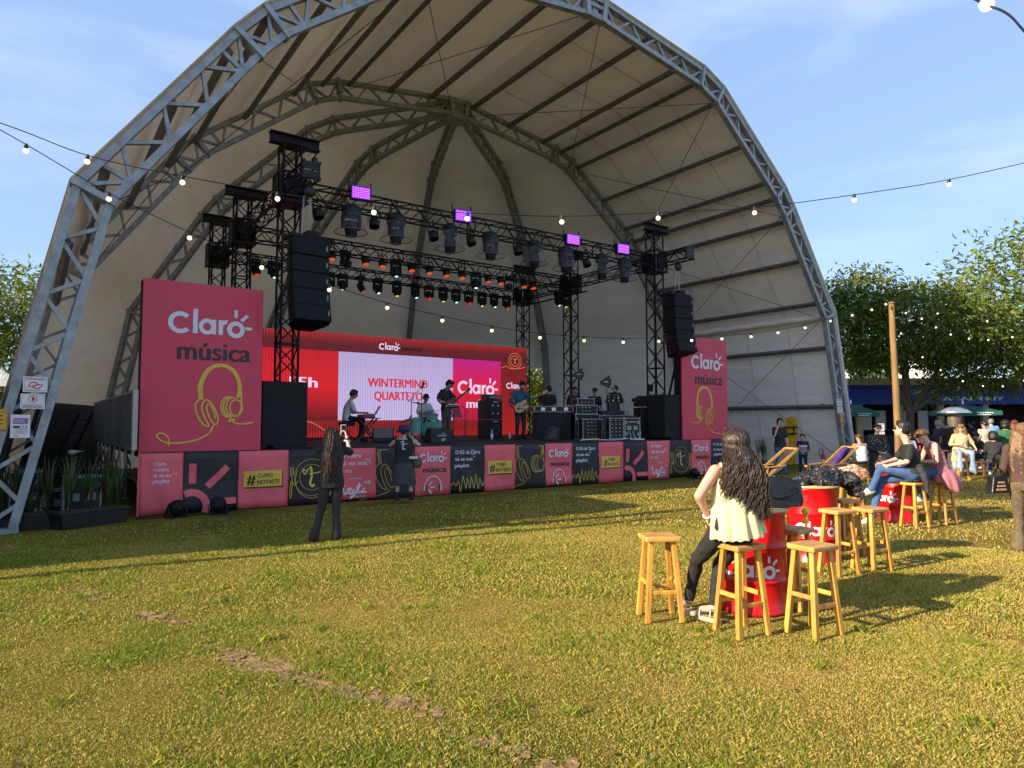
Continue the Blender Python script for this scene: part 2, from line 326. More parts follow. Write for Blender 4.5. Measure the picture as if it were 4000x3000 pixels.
# ---------------------------------------------------------------- the dome over the stage
galv=mat('galvanised_steel',(.30,.33,.345),.5,.3,.3,5,.15,30); galv_d=galv
canvas=mat('dome_canvas',(.89,.88,.86),.75,0,.05,1.3,.6,1.1,stretch=(1,.8,2.2),bdist=.12)
_t=canvas.node_tree; _tr=_t.nodes.new('ShaderNodeBsdfTranslucent'); _tr.inputs[0].default_value=(.88,.78,.64,1); _ms=_t.nodes.new('ShaderNodeMixShader'); _ms.inputs[0].default_value=.026
_t.links.new(_t.nodes['Principled BSDF'].outputs[0],_ms.inputs[1]); _t.links.new(_tr.outputs[0],_ms.inputs[2]); _t.links.new(_ms.outputs[0],_t.nodes['Material Output'].inputs[0])
blk=mat('black_steel',(.009,.009,.011),.55,0,.3,8,spec=.22); cable=mat('steel_cable',(.08,.08,.085),.5,.4)
XC=11.92; Y1,Y2=12.9,20.0
OUT=[(12.62,0),(11.45,5.56),(9.02,8.97),(8.50,9.58),(5.33,12.06),(4.43,12.42),(.35,13.02)]
def inset(P,d):
    segs=[]
    for (h0,z0),(h1,z1) in zip(P[:-1],P[1:]):
        l=math.hypot(h1-h0,z1-z0); nx,nz_=-(z1-z0)/l,(h1-h0)/l      # towards the inside (left of travel: up and in)
        segs.append(((h0+nx*d,z0+nz_*d),(h1+nx*d,z1+nz_*d)))
    out=[segs[0][0]]
    for (a,b),(c,e_) in zip(segs[:-1],segs[1:]):
        x1,y1=a;x2,y2=b;x3,y3=c;x4,y4=e_; D=(x1-x2)*(y3-y4)-(y1-y2)*(x3-x4)
        if abs(D)<1e-9: out.append(b); continue
        q1=x1*y2-y1*x2;q2=x3*y4-y3*x4; out.append(((q1*(x3-x4)-(x1-x2)*q2)/D,(q1*(y3-y4)-(y1-y2)*q2)/D))
    out.append(segs[-1][1]); out[0]=(out[0][0],0); return out
INN=inset(OUT,.50); MID=inset(OUT,.10)
def truss2d(mb,to3,wn,chord=.125,thick=.17,seg0=0):
    # planar lattice girder following OUT/INN; to3 maps (h,z) to world; wn = across-plane vector
    for P in(OUT,INN):
        for a,b in zip(P[:-1],P[1:]): mb.bar(to3(*a),to3(*b),thick,chord,upv=wn.cross(to3(*b)-to3(*a)),ext=.03)
    for i,(a,b) in enumerate(zip(OUT,INN)):
        A,B=to3(*a),to3(*b); n=(B-A).normalized(); mb.bar(A-n*.09,B+n*.09,thick+.10,.10 if 0<i<6 else .14,upv=wn.cross(n))
    for i in range(len(OUT)-1):
        a0,a1,b0,b1=[Vector(to3(*q)) for q in(OUT[i],OUT[i+1],INN[i],INN[i+1])]
        L_=(a1-a0).length; n=max(2,int(round(L_/.52))); n+=n%2
        for j in range(n):
            t0,t1=j/n,(j+1)/n
            p=a0.lerp(a1,t0) if j%2==0 else b0.lerp(b1,t0); q=b0.lerp(b1,t1) if j%2==0 else a0.lerp(a1,t1)
            mb.bar(p,q,.085,.062,upv=wn.cross(q-p))
        if i in(1,3):
            for t in(1/n,1-1/n): mb.bar(a0.lerp(a1,t),b0.lerp(b1,t),.08,.07,upv=wn.cross(b0-a0))
dome=thing('stage_dome','large domed band shell of grey-white canvas on galvanised arch trusses over the stage','band shell',(XC,Y2,0))
O_=Vector((XC,Y2,0))
for Y in(Y1,Y2):
    mb=MB()
    for sg in(-1,1): truss2d(mb,lambda h,z,s=sg,y=Y: Vector((XC+s*h,y,z)),Vector((0,1,0)))
    for P in(OUT,INN):
        mb.bar((XC-.36,Y,P[-1][1]),(XC+.36,Y,P[-1][1]),.2,.15,upv=(0,0,1))
    mb.bar((XC-.36,Y,12.8),(XC+.36,Y,12.8),.2,.1,upv=(0,0,1)); mb.bar((XC,Y,12.5),(XC,Y,13.1),.2,.1)
    mb.build('arch_truss',galv,dome,O_)
for a in(36,72,108,144):
    mb=MB(); ca,sa=math.cos(R(a)),math.sin(R(a))
    truss2d(mb,lambda h,z:Vector((XC+h*ca,Y2+h*sa,z)),Vector((-sa,ca,0)),.14,.18)
    mb.build('rib_truss',galv,dome,O_)
mb=MB(); mb.lathe([(.0,12.35),(.36,12.35),(.42,12.42),(.42,12.52),(.34,12.56),(.34,12.95),(0,12.95)],16,(XC,Y2+.2,0)); mb.build('hub',galv,dome,O_)
def prof_at(P,h,z=None):
    for (h0,z0),(h1,z1) in zip(P[:-1],P[1:]):
        if h1<=h<=h0: t=(h-h0)/(h1-h0); return (h,z0+(z1-z0)*t)
lf=[1.16,2.69,4.08,4.94,5.81,7.2,8.5,9.15,10.05,11.05,11.55,12.05]; rg=[.54,2.14,3.73,4.62,5.48,6.85,8.1,8.6,9.15,10.05,11.05,11.6,12.05]
pur=mat('purlin_steel',(.16,.165,.17),.55,.3,.25,4)
for sg,hs in((-1,lf),(1,rg)):
    for h in hs:
        p=prof_at(MID,h) or (h,MID[-1][1]); mb=MB(); x=XC+sg*p[0]
        mb.bar((x,Y1+.1,p[1]),(x,Y2-.1,p[1]),.11,.13,upv=(-sg*1,0,1) if h>4 else (0,0,1)); mb.build('purlin',pur,dome,O_)
# canvas: two walls of flat strips between the arches, and six gores round the apse
def resamp(P,n):
    out=[]
    for i,(a,b) in enumerate(zip(P[:-1],P[1:])):
        l=math.hypot(b[0]-a[0],b[1]-a[1]); k=max(2,int(l/n))
        out+=[(a[0]+(b[0]-a[0])*j/k,a[1]+(b[1]-a[1])*j/k,min(j/k,1-j/k)) for j in range(k)]
    return out+[(P[-1][0],P[-1][1],0)]
SK=inset(OUT,-.12); SK[-1]=(0,SK[-1][1]); rs=resamp(SK,.3)
mb=MB(); nY=24
for sg in(-1,1):
    P=[]
    for h,z,e_ in rs:
        row=[]
        for j in range(nY+1):
            v=j/nY; sag=.05*math.sin(math.pi*v)*min(1,e_*4)*min(1,h)+(.018*math.sin(z*3.1+v*9+sg)+.012*math.sin(v*31+z*2))*min(1,h)*math.sin(math.pi*v)
            row.append((XC+sg*(h-sag*(.7 if z>3 else .4)),Y1-.14+v*(Y2-Y1+.14),max(0,z-sag*.7)))
        P.append(row)
    mb.grid(P)
for g in range(5):
    a0,a1=36*g,36*g+36; P=[]; n=14
    for h,z,e_ in rs:
        row=[]
        for j in range(n+1):
            v=j/n; a=R(a0+(a1-a0)*v); rad=h*math.cos(R(18))/math.cos(a-R(a0+18)); fade=min(1,h/3)
            w=(.06*math.sin(z*7+j*.9+g)*math.exp(-6*min(v,1-v))+.04*math.sin(z*2.2+v*5+g))*fade*min(1,8*min(v,1-v))
            rad-=w+.12*math.sin(math.pi*v)*fade*min(1,e_*3)
            row.append((XC+rad*math.cos(a),Y2+rad*math.sin(a),z))
        P.append(row)
    if g==1: P=[r_ for r_ in P if r_[0][2]>=4.2]
    mb.grid(P)
cv=mb.build('canvas',canvas,dome,O_)
seam=mat('canvas_seam',(.74,.72,.69),.7,0,.05)
for yy in(14.75,16.55,18.35):
    for sg in(1,):
        mb=MB(); P=[]
        for h,z,e_ in rs:
            v=(yy-Y1)/(Y2-Y1); sag=.05*math.sin(math.pi*v)*min(1,e_*4)*min(1,h)+(.018*math.sin(z*3.1+v*9+sg)+.012*math.sin(v*31+z*2))*min(1,h)*math.sin(math.pi*v)+.035
            if h>.3: P.append([(XC+sg*(h-sag*(.7 if z>3 else 1)),yy+d,max(0,z-sag*.7)) for d in(-.03,.03)])
        mb.grid(P); mb.build('canvas_seam',seam,dome,O_)
# bracing cables between the arches
def pt(sg,h,Y,z=None):
    p=prof_at(INN,h) if z is None else (h,z); return Vector((XC+sg*p[0],Y,p[1]))
for sg in(-1,1):
    ks=[(INN[0][0],.3),INN[1],INN[2],INN[4],(.3,INN[6][1])]
    for a,b in zip(ks[:-1],ks[1:]):
        for (ya,yb) in((Y1+.1,Y2-.1),(Y2-.1,Y1+.1)):
            mb=MB(); mb.cyl((XC+sg*a[0],ya,a[1]),(XC+sg*b[0],yb,b[1]),.011,n=5); mb.build('brace_cable',cable,dome,O_)
mb=MB(); mb.grid([[(XC-12.55+.46*z/2.2+.025*math.sin(y*3+z),y,z) for y in[Y1+.15+i*.34 for i in range(21)]] for z in(0,.5,1.1,1.7,2.2)]); o=mb.build('dark_lower_wall',mat('dark_canvas',(.035,.035,.04),.85,0,.25,2,.4,3),dome,O_); o.modifiers.new('s','SOLIDIFY').thickness=.01
mb=MB(); mb.grid([[(XC+(12.35-.46*z/2.2)*math.cos(R(a))*math.cos(R(18))/math.cos(R(a-162)),Y2+.1+(12.35-.46*z/2.2)*math.sin(R(a))*math.cos(R(18))/math.cos(R(a-162)),z) for a in[179-i*3.4 for i in range(11)]] for z in(0,1.1,2.2)]); o=mb.build('dark_lower_wall',MATS['dark_canvas'],dome,O_); o.modifiers.new('s','SOLIDIFY').thickness=.01
# rolled fold of canvas along the knee
for sg in(-1,1):
    mb=MB(); mb.tube([(XC+sg*(11.33-.05+.02*math.sin(i)),Y1+.2+i*.3,5.48+.02*math.sin(i*1.7)) for i in range(23)],.11,8); mb.build('canvas_roll',canvas,dome,O_)
# ---------------------------------------------------------------- stage
red=mat('banner_red',(.80,.13,.145),.6,0,.08,2,.15,3); dark=mat('banner_black',(.022,.02,.024),.6,0,.15,3,.15,3)
redb=mat('board_red',(.66,.055,.10),.5,0,.05,2); white=mat('print_white',(.72,.73,.80),.55,0,.03); ink=mat('print_ink',(.035,.03,.034),.55); gold=mat('print_gold',(.72,.50,.06),.5,0,.05)
deckm=mat('stage_carpet',(.012,.011,.012),.9,0,.4,9,.2)
scaf=mat('scaffold_tube',(.30,.31,.32),.45,.5,.2,6)
SX0,SX1,SY0,SY1,SZ=1.60,18.42,13.68,24.4,1.14
st=thing('stage_platform','black carpeted stage deck raised on scaffold legs inside the dome','stage',(10,SY0,0))
mb=MB(); mb.box((10.01,(SY0+SY1)/2,SZ-.05),(SX1-SX0,SY1-SY0,.1)); mb.build('deck',deckm,st,(10,SY0,0),.01)
for i in range(9):
    for j in range(4):
        x=SX0+.12+i*(SX1-SX0-.24)/8; y=SY0+.15+j*3.3; mb=MB()
        mb.cyl((x,y,.03),(x,y,SZ-.1),.026,n=8); mb.box((x,y,.015),(.15,.15,.03)); mb.cyl((x,y,.5),(x,y,.56),.045,n=8)
        mb.build('leg',scaf,st,(10,SY0,0))
mb=MB()
for j in range(3):
    y=SY0+.15+j*3.3; mb.cyl((SX0+.12,y,.5),(SX0+.12,y+3.3,.5),.022,n=6); mb.cyl((SX0+.12,y,.1),(SX0+.12,y+3.3,.95),.022,n=6)
mb.build('ledger',scaf,st,(10,SY0,0))
# skirt banner: sixteen printed panels in a row
sk=thing('stage_skirt_banner','long red and black printed skirt banner along the front of the stage','banner',(10,13.6,0))
XB=[1.57,2.28,3.24,4.2,5.12,6.08,7.01,7.94,8.87,9.80,10.73,11.66,12.59,13.53,14.49,15.47,16.4,17.37,18.36]
kinds=['say','rays','tag','plate','saye','phones','claro','5g','tagv','phones','claro','5g','tag','rays','saye','plate','claro','5g']
def skz(x,v): return 13.6-.022*math.sin(x*3.1+2*v)*(1-v)-.016*(1-.6*v)*math.sin(x*8.3+1+3*v)-.009*math.sin(x*19+5*v)-.012*math.sin(v*9+x*2.3)*(1-v*.5)
class SkPrint(Print):
    def rect(s,x0,y0,x1,y1,mi=0):
        n=max(2,int((x1-x0)/.06)); m=max(2,int((y1-y0)/.06)); s.d+=.0003
        s.mb.grid([[s.p(x0+(x1-x0)*i/n,y0+(y1-y0)*j/m) for i in range(n+1)] for j in range(m+1)],mi,False)
    def line(s,pts,w,mi=0,close=False):
        if close: pts=list(pts)+[pts[0]]
        o=[pts[0]]
        for a,b in zip(pts[:-1],pts[1:]):
            k=max(1,int(math.hypot(b[0]-a[0],b[1]-a[1])/.05)); o+=[(a[0]+(b[0]-a[0])*i/k,a[1]+(b[1]-a[1])*i/k) for i in range(1,k+1)]
        Print.line(s,o,w,mi)
    def p(s,x,y): q=Print.p(s,x,y); q.y=skz(q.x+10,min(1,max(0,y/1.105)))-13.6-.006-s.d+.010; return q
for i,kd in enumerate(kinds):
    x0,x1=XB[i],XB[i+1]; w=x1-x0; isred=kd in('say','tag','tagv','saye','claro'); mb=MB()
    zb=.02+.035*(i%3==1); zt=1.125
    mb.grid([[(x0+w*a/12+(.006 if a==12 else 0),skz(x0+w*a/12,b/8)-(.0 if isred else .004),zb+(zt-zb)*b/8) for a in range(13)] for b in range(9)])
    if i==0: mb.box((x0-.012,13.59,.57),(.03,.012,1.1))
    for a in(.12,.88): mb.cyl((x0+w*a,13.585,zb+.04),(x0+w*a,13.575,zb+.04),.012,n=6)
    pn=mb.build('banner_panel',red if isred else dark,sk,(10,13.6,0)); pn.modifiers.new('s','SOLIDIFY').thickness=.004
    o=(x0-10,-.024,0); pr=SkPrint(o,(1,0,0),(0,0,1),.012); c=w/2; M_=[white,ink,gold,redb,red]
    if kd=='claro':
        pr.logo(w*.13,.78,w*.76); pr.text('música',w*.22,.54,.19,1,.02,w*.66)
        pr.arc(c,.22,.20,.23,0,180,.022,0); pr.rect(c-.225,.12,c-.185,.24); pr.rect(c+.185,.12,c+.225,.24); pr.rect(c-.185,.10,c-.15,.26,1); pr.rect(c+.15,.10,c+.185,.26,1)
        pr.line([(c-.1,.24),(c-.02,.33)],.032); pr.line([(c-.06,.195),(c+.05,.195)],.032); pr.line([(c-.1,.15),(c-.02,.06)],.032)
        pr.build('claro_print',M_,pn)
    elif kd=='5g':
        for k_,s_ in enumerate(('O 5G da Claro','tá na sua','playlist')): pr.text(s_,w*.12,.93-.155*k_,.125,0,.018,(.74,.52,.42)[k_]*w)
        pr.line([(w*.665,.895),(w*.70,.93)],.014); pr.line([(w*.62,.90),(w*.62,.945)],.014); pr.line([(w*.67,.86),(w*.72,.86)],.014)
        pr.spline([(0,.2),(.08*w,.27),(.15*w,.2),(.22*w,.30),(.28*w,.06),(.33*w,.42),(.41*w,.12),(.47*w,.36),(.54*w,.13),(.60*w,.38),(.67*w,.12),(.74*w,.44),(.80*w,.10),(.87*w,.34),(.94*w,.16),(w,.26)],.014,2)
        pr.build('playlist_print',M_,pn)
    elif kd in('tag','tagv'):
        pr.rect(w*.135,.40,w*.885,.71,1); pr.d=.015; pr.rect(w*.115,.425,w*.865,.735,2); pr.d=.018
        pr.text('#',w*.18,.48,.27,1,.03,w*.15); pr.text('CLARO' if kd=='tag' else 'TEVEJO',w*.37,.605,.12,1,.02,w*.30); pr.text('NOTASTE',w*.37,.475,.12,1,.02,w*.45)
        pr.build('hashtag_sticker',M_,pn)
    elif kd=='rays':
        pr.d=.024; pr.rect(w*.10,.55,w*.23,.92,4); pr.line([(w*.43,.48),(w*.80,.84)],.125,4); pr.rect(w*.55,.14,w*.97,.255,4)
        pr.line([(w*.14+.27*math.cos(R(a)),.12+.27*math.sin(R(a))) for a in range(-25,116,7)],.13,4); pr.build('ray_mark',M_,pn)
    elif kd=='plate':
        pr.arc(c+.02,.56,.37,.37,0,360,.008,2,40); pr.arc(c+.02,.56,.26,.26,0,360,.008,2,40); pr.arc(c+.03,.52,.36,.38,150,330,.010,2)
        pr.spline([(c-.02,.72),(c,.76),(c+.015,.6),(c-.03,.45),(c+.02,.38),(c+.07,.42)],.05,2); pr.line([(c-.05,.625),(c+.08,.64),(c+.2,.665)],.022,2)
        pr.spline([(c-.14,.62),(c-.18,.72),(c-.10,.70),(c-.06,.74),(c-.10,.66),(c-.14,.62)],.022,2)
        for s_ in(-.03,0,.03): pr.line([(.045*w+s_+.02,.62),(.045*w+s_+.02,.78)],.01,2)
        pr.spline([(.045*w-.01,.62),(.045*w+.02,.55),(.045*w+.02,.2),(.045*w-.01,.2),(.045*w,.5),(.12*w,.42),(.2*w,.5)],.012,2); pr.spline([(w*.93,.75),(w*.96,.6),(w*.94,.2),(w*.91,.3),(w*.93,.75)],.012,2)
        pr.build('plate_drawing',M_,pn)
    elif kd=='saye':
        for k_,s_ in enumerate(('A Claro','tá na sua','e no')): pr.text(s_,w*.17,.93-.16*k_,.14,0,.02 if k_<2 else .0,(.47,.60,.26)[k_]*w)
        pr.line([(w*.80,.845),(w*.85,.90)],.016); pr.line([(w*.77,.85),(w*.76,.91)],.016); pr.line([(w*.82,.81),(w*.89,.81)],.016)
        pr.text('PortoBank',w*.42,.47,.055,0,.01,w*.24)
        pr.spline([(w*.14,.36),(w*.22,.34),(w*.28,.35)],.02); pr.spline([(w*.22,.40),(w*.25,.2),(w*.30,.18),(w*.36,.28),(w*.42,.27),(w*.36,.19),(w*.44,.18),(w*.48,.26),(w*.46,.16),(w*.40,.08),(w*.50,.14),(w*.56,.28),(w*.62,.38),(w*.58,.2),(w*.66,.2),(w*.73,.27),(w*.68,.19),(w*.78,.20)],.03,0); pr.line([(w*.53,.31),(w*.68,.33)],.02)
        pr.text('10',w*.74,.36,.1,0,.02,w*.12); pr.text('SÃO PAULO',w*.52,.09,.045,0,.01,w*.26); pr.build('taste_print',M_,pn)
    elif kd=='say':
        for k_,s_ in enumerate(('Claro','música','tá na sua','playlist')): pr.text(s_,w*.31,.90-.105*k_,.10,0,.012,(.28,.36,.42,.38)[k_]*w)
        pr.line([(w*.81,.72),(w*.85,.76)],.012); pr.line([(w*.78,.73),(w*.78,.77)],.012); pr.build('playlist_print',M_,pn)
    elif kd=='phones':
        pr.clip=1.09; headphones(pr,c,.74,1.35,2,.011,1,False); pr.spline([(c-.14,.22),(c-.22,.15),(0,.09)],.011,2); pr.build('headphones_drawing',M_,pn)
# tall boards either side
def board(x0,x1,flip,label):
    t=thing('banner_board',label,'banner',((x0+x1)/2,13.75,1.1),0,'tall red boards at the stage corners'); w=x1-x0; h=3.2
    mb=MB(); mb.box((0,0,h/2+.01),(w,.05,h)); mb.build('panel',redb,t,bevel=.004)
    for sx in(-1,1): mb=MB(); mb.box((sx*(w/2-.02),.155,h/2),(.06,.25,h-.03)); mb.bar((sx*(w/2-.1),.25,h*.8),(sx*(w/2-.1),1.0,.0),.05,.05); mb.build('side_frame',blk,t)
    pr=Print((-w/2,-.025,0),(1,0,0),(0,0,1),.005); M_=[white,ink,gold]
    pr.logo(w*.20,2.26,w*.70); pr.build('claro_logo',M_,t)
    pr=Print((-w/2,-.025,0),(1,0,0),(0,0,1),.005); pr.text('música',w*.28,1.76,.50,1,.026,w*.61); pr.build('lettering',M_,t)
    pr=Print((-w/2,-.025,0),(1,0,0),(0,0,1),.005); headphones(pr,w*(.64 if flip>0 else .47),.98,1.22,2,.028,flip); pr.build('headphones_drawing',M_,t)
    return t
board(1.56,3.68,1,'tall red board with headphones drawing at the left corner of the stage, by the planters')
board(16.2,18.4,-1,'tall red board with headphones drawing at the right corner of the stage')
# cloth-covered subwoofers
def sub(x0,x1,label):
    t=thing('subwoofer_stack',label,'speaker',((x0+x1)/2,14.15,SZ),0,'cloth covered subwoofers'); w=x1-x0
    mb=MB(); mb.box((0,0,.72),(w,.7,1.30)); mb.build('cloth_cover',mat('speaker_cloth',(.007,.007,.008),.95,0,.3,20,.1),t,bevel=.012)
    mb=MB(); mb.box((.1,-.1,.035),(w*.7,.5,.07)); mb.box((.3,-.35,.02),(.5,.12,.03)); mb.build('base_pallet',blk,t)
sub(3.72,4.63,'black cloth-covered speaker block beside the left red board'); sub(15.5,16.4,'black cloth-covered speaker block beside the right red board')
# ---------------------------------------------------------------- rig
def box_truss(mb,p0,p1,s=.34,tube=.024,step=.34,faces=4):
    p0=Vector(p0);p1=Vector(p1); d=(p1-p0).normalized(); a,b=frame_of(d); h=s/2; Ln=(p1-p0).length
    cs=[(a*sx+b*sy)*h for sx,sy in((-1,-1),(1,-1),(1,1),(-1,1))]
    for c in cs: mb.cyl(p0+c,p1+c,tube,n=6)
    n=max(2,int(round(Ln/step)))
    for i in range(4):
        c0,c1=cs[i],cs[(i+1)%4]
        for j in range(n):
            q,r_=(c0,c1) if (j+i)%2==0 else (c1,c0); mb.cyl(p0+d*(Ln*j/n)+q,p0+d*(Ln*(j+1)/n)+r_,tube*.62,n=5,cap=False)
    k=max(1,int(Ln/2.0))
    for j in range(k+1):
        p=p0+d*(Ln*j/k)
        for i in range(4): mb.bar(p+cs[i],p+cs[(i+1)%4],.03,.03)
RX=(4.47,16.16); RY=(14.75,18.9,21.9); RZ=6.82
tower_lab={(0,0):'black lattice tower nearest the left line array, front of the rig',(0,1):'middle one of the three left lattice towers',(0,2):'rearmost of the three left lattice towers',(1,0):'black lattice tower nearest the right line array',(1,1):'middle one of the three right lattice towers, behind the mixing racks',(1,2):'rearmost right lattice tower, at the edge of the LED screen'}
for i,x in enumerate(RX):
    for j,y in enumerate(RY):
        t=thing('truss_tower',tower_lab[(i,j)],'lattice tower',(x,y,SZ),0,'towers carrying the lighting rig')
        top=8.05-SZ
        mb=MB(); box_truss(mb,(0,0,.04),(0,0,top-.25),.38,.027,.36); mb.box((0,0,.02),(.6,.6,.04)); mb.build('mast',blk,t)
        mb=MB()
        for sz in(-.11,.11): mb.box((.1,0,top-.12+sz),(1.1,.2,.025))
        mb.box((.1,0,top-.12),(1.1,.02,.2)); mb.box((.1,-.06,top-.26),(.5,.4,.03)); mb.build('head_beam',blk,t)
        mb=MB(); z=RZ-SZ
        for sx in(-1,1):
            for sy in(-1,1): mb.box((sx*.27,sy*.27,z),(.05,.05,.62))
        for sz in(-.31,.31):
            for k_ in(-1,1): mb.box((k_*.27,0,z+sz),(.05,.5,.05)); mb.box((0,k_*.27,z+sz),(.5,.05,.05))
        for k_ in(-1,1): mb.box((k_*.29,0,z),(.02,.3,.5)); mb.box((0,k_*.29,z),(.3,.02,.5))
        mb.box((0,0,z-.34),(.62,.62,.03)); mb.build('sleeve_block',blk,t)
        mb=MB(); hx=.55 if i==0 else -.42
        mb.tube([(hx,0,top-.2),(hx+.03,0,top-.28),(hx,0,top-.36)],.02,5); mb.ball((hx,0,top-.47),(.08,.07,.11)); mb.cyl((hx,0,top-.55),(hx*.7,0,z+.3),.013,n=5); mb.build('chain_hoist',mat('rusty_hoist',(.035,.024,.018),.5,.4),t)
def span(name,p0,p1,label,**k):
    t=thing(name,label,'lighting truss',p0,0,'black spans of the lighting rig'); mb=MB(); box_truss(mb,(0,0,0),Vector(p1)-Vector(p0),**k); mb.build('lattice',blk,t); return t
XL,XR=RX
names=('front','middle','rear')
sp=[span('lighting_truss',(XL+.3,y,RZ),(XR-.3,y,RZ),{'front':'front black truss span carrying purple strobes and plastic covered lamps','middle':'middle black truss span hung with orange lamps','rear':'rear black truss span hung with moving heads above the screen'}[n],s=.36 if n!='rear' else .32) for y,n in zip(RY,names)]
for x,n in((XL,'left'),(XR,'right')):
    t=thing('lighting_truss','black side truss running front to back on the %s, sticking out past the front tower'%n,'lighting truss',(x,RY[0],RZ),0,'black spans of the lighting rig')
    mb=MB()
    for a,b in((-1.42,-.3),(.3,RY[1]-RY[0]-.3),(RY[1]-RY[0]+.3,RY[2]-RY[0]-.3)): box_truss(mb,(0,a,0),(0,b,0),.33)
    mb.build('lattice',blk,t)
    mb=MB(); mb.box((0,-1.44,.09),(.36,.03,.15)); mb.box((0,-1.44,-.09),(.36,.03,.15))
    for sx in(-1,1):
        for sz in(-1,1): mb.cyl((sx*.165,-1.47,sz*.165),(sx*.165,-1.40,sz*.165),.035,n=8)
    mb.build('end_plate',mat('end_plate',(.014,.014,.017),.5,0,spec=.3),t)
for k_,z in enumerate((6.35,)):
    t=thing('pipe_rail','thin black pipe below the right side truss, reaching past the middle tower','pipe',(XR,18.9,z)); mb=MB(); mb.cyl((0,-.9,.05),(0,3.2,.05),.03,n=6); mb.build('pipe',blk,t)
# line arrays
cab=mat('speaker_cabinet',(.007,.007,.009),.6,0,.25,14,.1,spec=.2); badge=mat('badge',(.55,.55,.55),.5)
def chain(mb,p0,p1,n=34,r=.012):
    p0=Vector(p0);p1=Vector(p1)
    for k in range(n):
        a=p0.lerp(p1,k/n); b=p0.lerp(p1,(k+1.25)/n); o=Vector((.018,0,0)) if k%2 else Vector((0,.018,0))
        mb.tube([a,a.lerp(b,.5)+o,b,a.lerp(b,.5)-o],r*.5,4,close=True)
def array(x,y,zt,yaw_,label):
    t=thing('line_array',label,'speaker array',(x,y,zt),yaw_,'hanging speaker arrays'); z=0; yy=0
    mb=MB(); mb.box((0,.05,.05),(.78,.5,.05)); mb.box((.06,.0,.12),(.22,.4,.12)); mb.box((-.3,.05,.1),(.05,.4,.08)); mb.build('rigging_frame',blk,t)
    ang=[0,1.5,4,8,14]
    for k in range(5):
        q=Matrix.Rotation(R(-ang[k]),3,'X'); h=.355
        e=thing('speaker_cabinet',None,None,(0,yy,z)); e.parent=t
        mb=MB(); pts=[(-.38,-.30),(.38,-.30),(.38,.02),(.22,.34),(-.22,.34),(-.38,.02)]
        o=len(mb.v); mb.prism([q@Vector((a,b,-h+.012)) for a,b in pts],q@Vector((0,0,1)),h-.02)
        bd=mb.build('speaker_cabinet',cab,t,bevel=.012); bd.location=(0,yy,z); bpy.data.objects.remove(e)
        mb=MB(); mb.box(q@Vector((0,-.306,-h/2)),(.74,.01,h*.86),rot=q); mb.build('grille',mat('speaker_grille',(.008,.009,.011),.65,0,.2,40,spec=.2),bd)
        pr=Print(q@Vector((.33,-.313,-h*.62)),(0,0,1),(-1,0,0),.003); pr.text('NEXO',0,0,.045,0,.02,.10); pr.build('badge',[badge],bd)
        for sx in(-1,1):
            m2=MB(); m2.box(q@Vector((sx*.385,-.1,-h/2)),(.02,.08,h*.95),rot=q); m2.build('link_plate',blk,bd)
        v=q@Vector((0,0,-h)); yy+=v.y; z+=v.z
    return t
array(4.43,13.45,5.37,R(4),'tall black line array of five speakers hanging at the left of the stage'); array(15.62,13.4,5.42,R(-4),'black line array of five speakers hanging beside the right red board')
for x,y,z0,z1,lab in((4.48,13.42,6.6,5.5,'chain hoist with long bright chains above the left line array'),(15.9,13.55,6.6,5.5,'small chain hoist under the right side truss above the line array')):
    t=thing('chain_hoist',lab,'chain hoist',(x,y,z0)); mb=MB(); mb.tube([(0,0,.05),(.03,0,-.02),(0,0,-.1)],.018,6); mb.build('hook',blk,t)
    mb=MB(); mb.ball((0,0,-.2),(.13,.1,.12)); mb.box((0,0,-.2),(.2,.1,.15)); mb.build('motor',mat('hoist_body',(.02,.017,.016),.45,.2),t,bevel=.01)
    mb=MB(); chain(mb,(0,0,-.3),(0,0,z1-z0)); chain(mb,(-.12,0,-.3),(-.16,0,z1-z0)); chain(mb,(.03,0,-.3),(.03,0,z1-z0+.1)); mb.build('chain',mat('bright_chain',(.55,.56,.56),.35,.8),t)
# ---------------------------------------------------------------- lamps on the rig
purple=mat('purple_led',(.3,.1,.8),.4,emit=(.20,.01,1.0),estr=.75); led=mat('white_led',(.8,.6,1),.4,emit=(.62,.14,1),estr=1.3)
clear=mat('clear_plastic',(.22,.23,.26),.16,0,.4,9,.9,14,alpha=.13,spec=.8); rim=mat('plastic_rim',(.10,.10,.11),.5)
orange=mat('orange_led',(.5,.1,.02),.4,emit=(1,.15,.015),estr=.75); lensw=mat('cool_lens',(.3,.6,.8),.1,emit=(.45,.85,1),estr=1.0); redled=mat('red_led',(.5,.03,.02),.4,emit=(1,.05,.02),estr=.6); lens0=mat('dark_lens',(.02,.02,.025),.05)
dgrey=mat('lamp_body',(.010,.010,.011),.5,0,.2,20,spec=.25)
def strobe():
    t=thing('strobe_panel','a','strobe light',(0,0,0),0,'purple strobe panels'); mb=MB(); mb.box((0,0,0),(.46,.14,.32)); mb.bar((-.26,.05,0),(-.26,.05,.3),.03,.03); mb.bar((.26,.05,0),(.26,.05,.3),.03,.03); mb.build('housing',dgrey,t,bevel=.01)
    mb=MB(); mb.box((0,-.073,0),(.42,.01,.27)); mb.build('led_face',purple,t)
    mb=MB()
    for i in range(10):
        for j in range(5): mb.ball((-.18+.04*i,-.08,-.1+.05*j),(.010,.006,.011),6,4)
    mb.build('led_array',led,t); return t
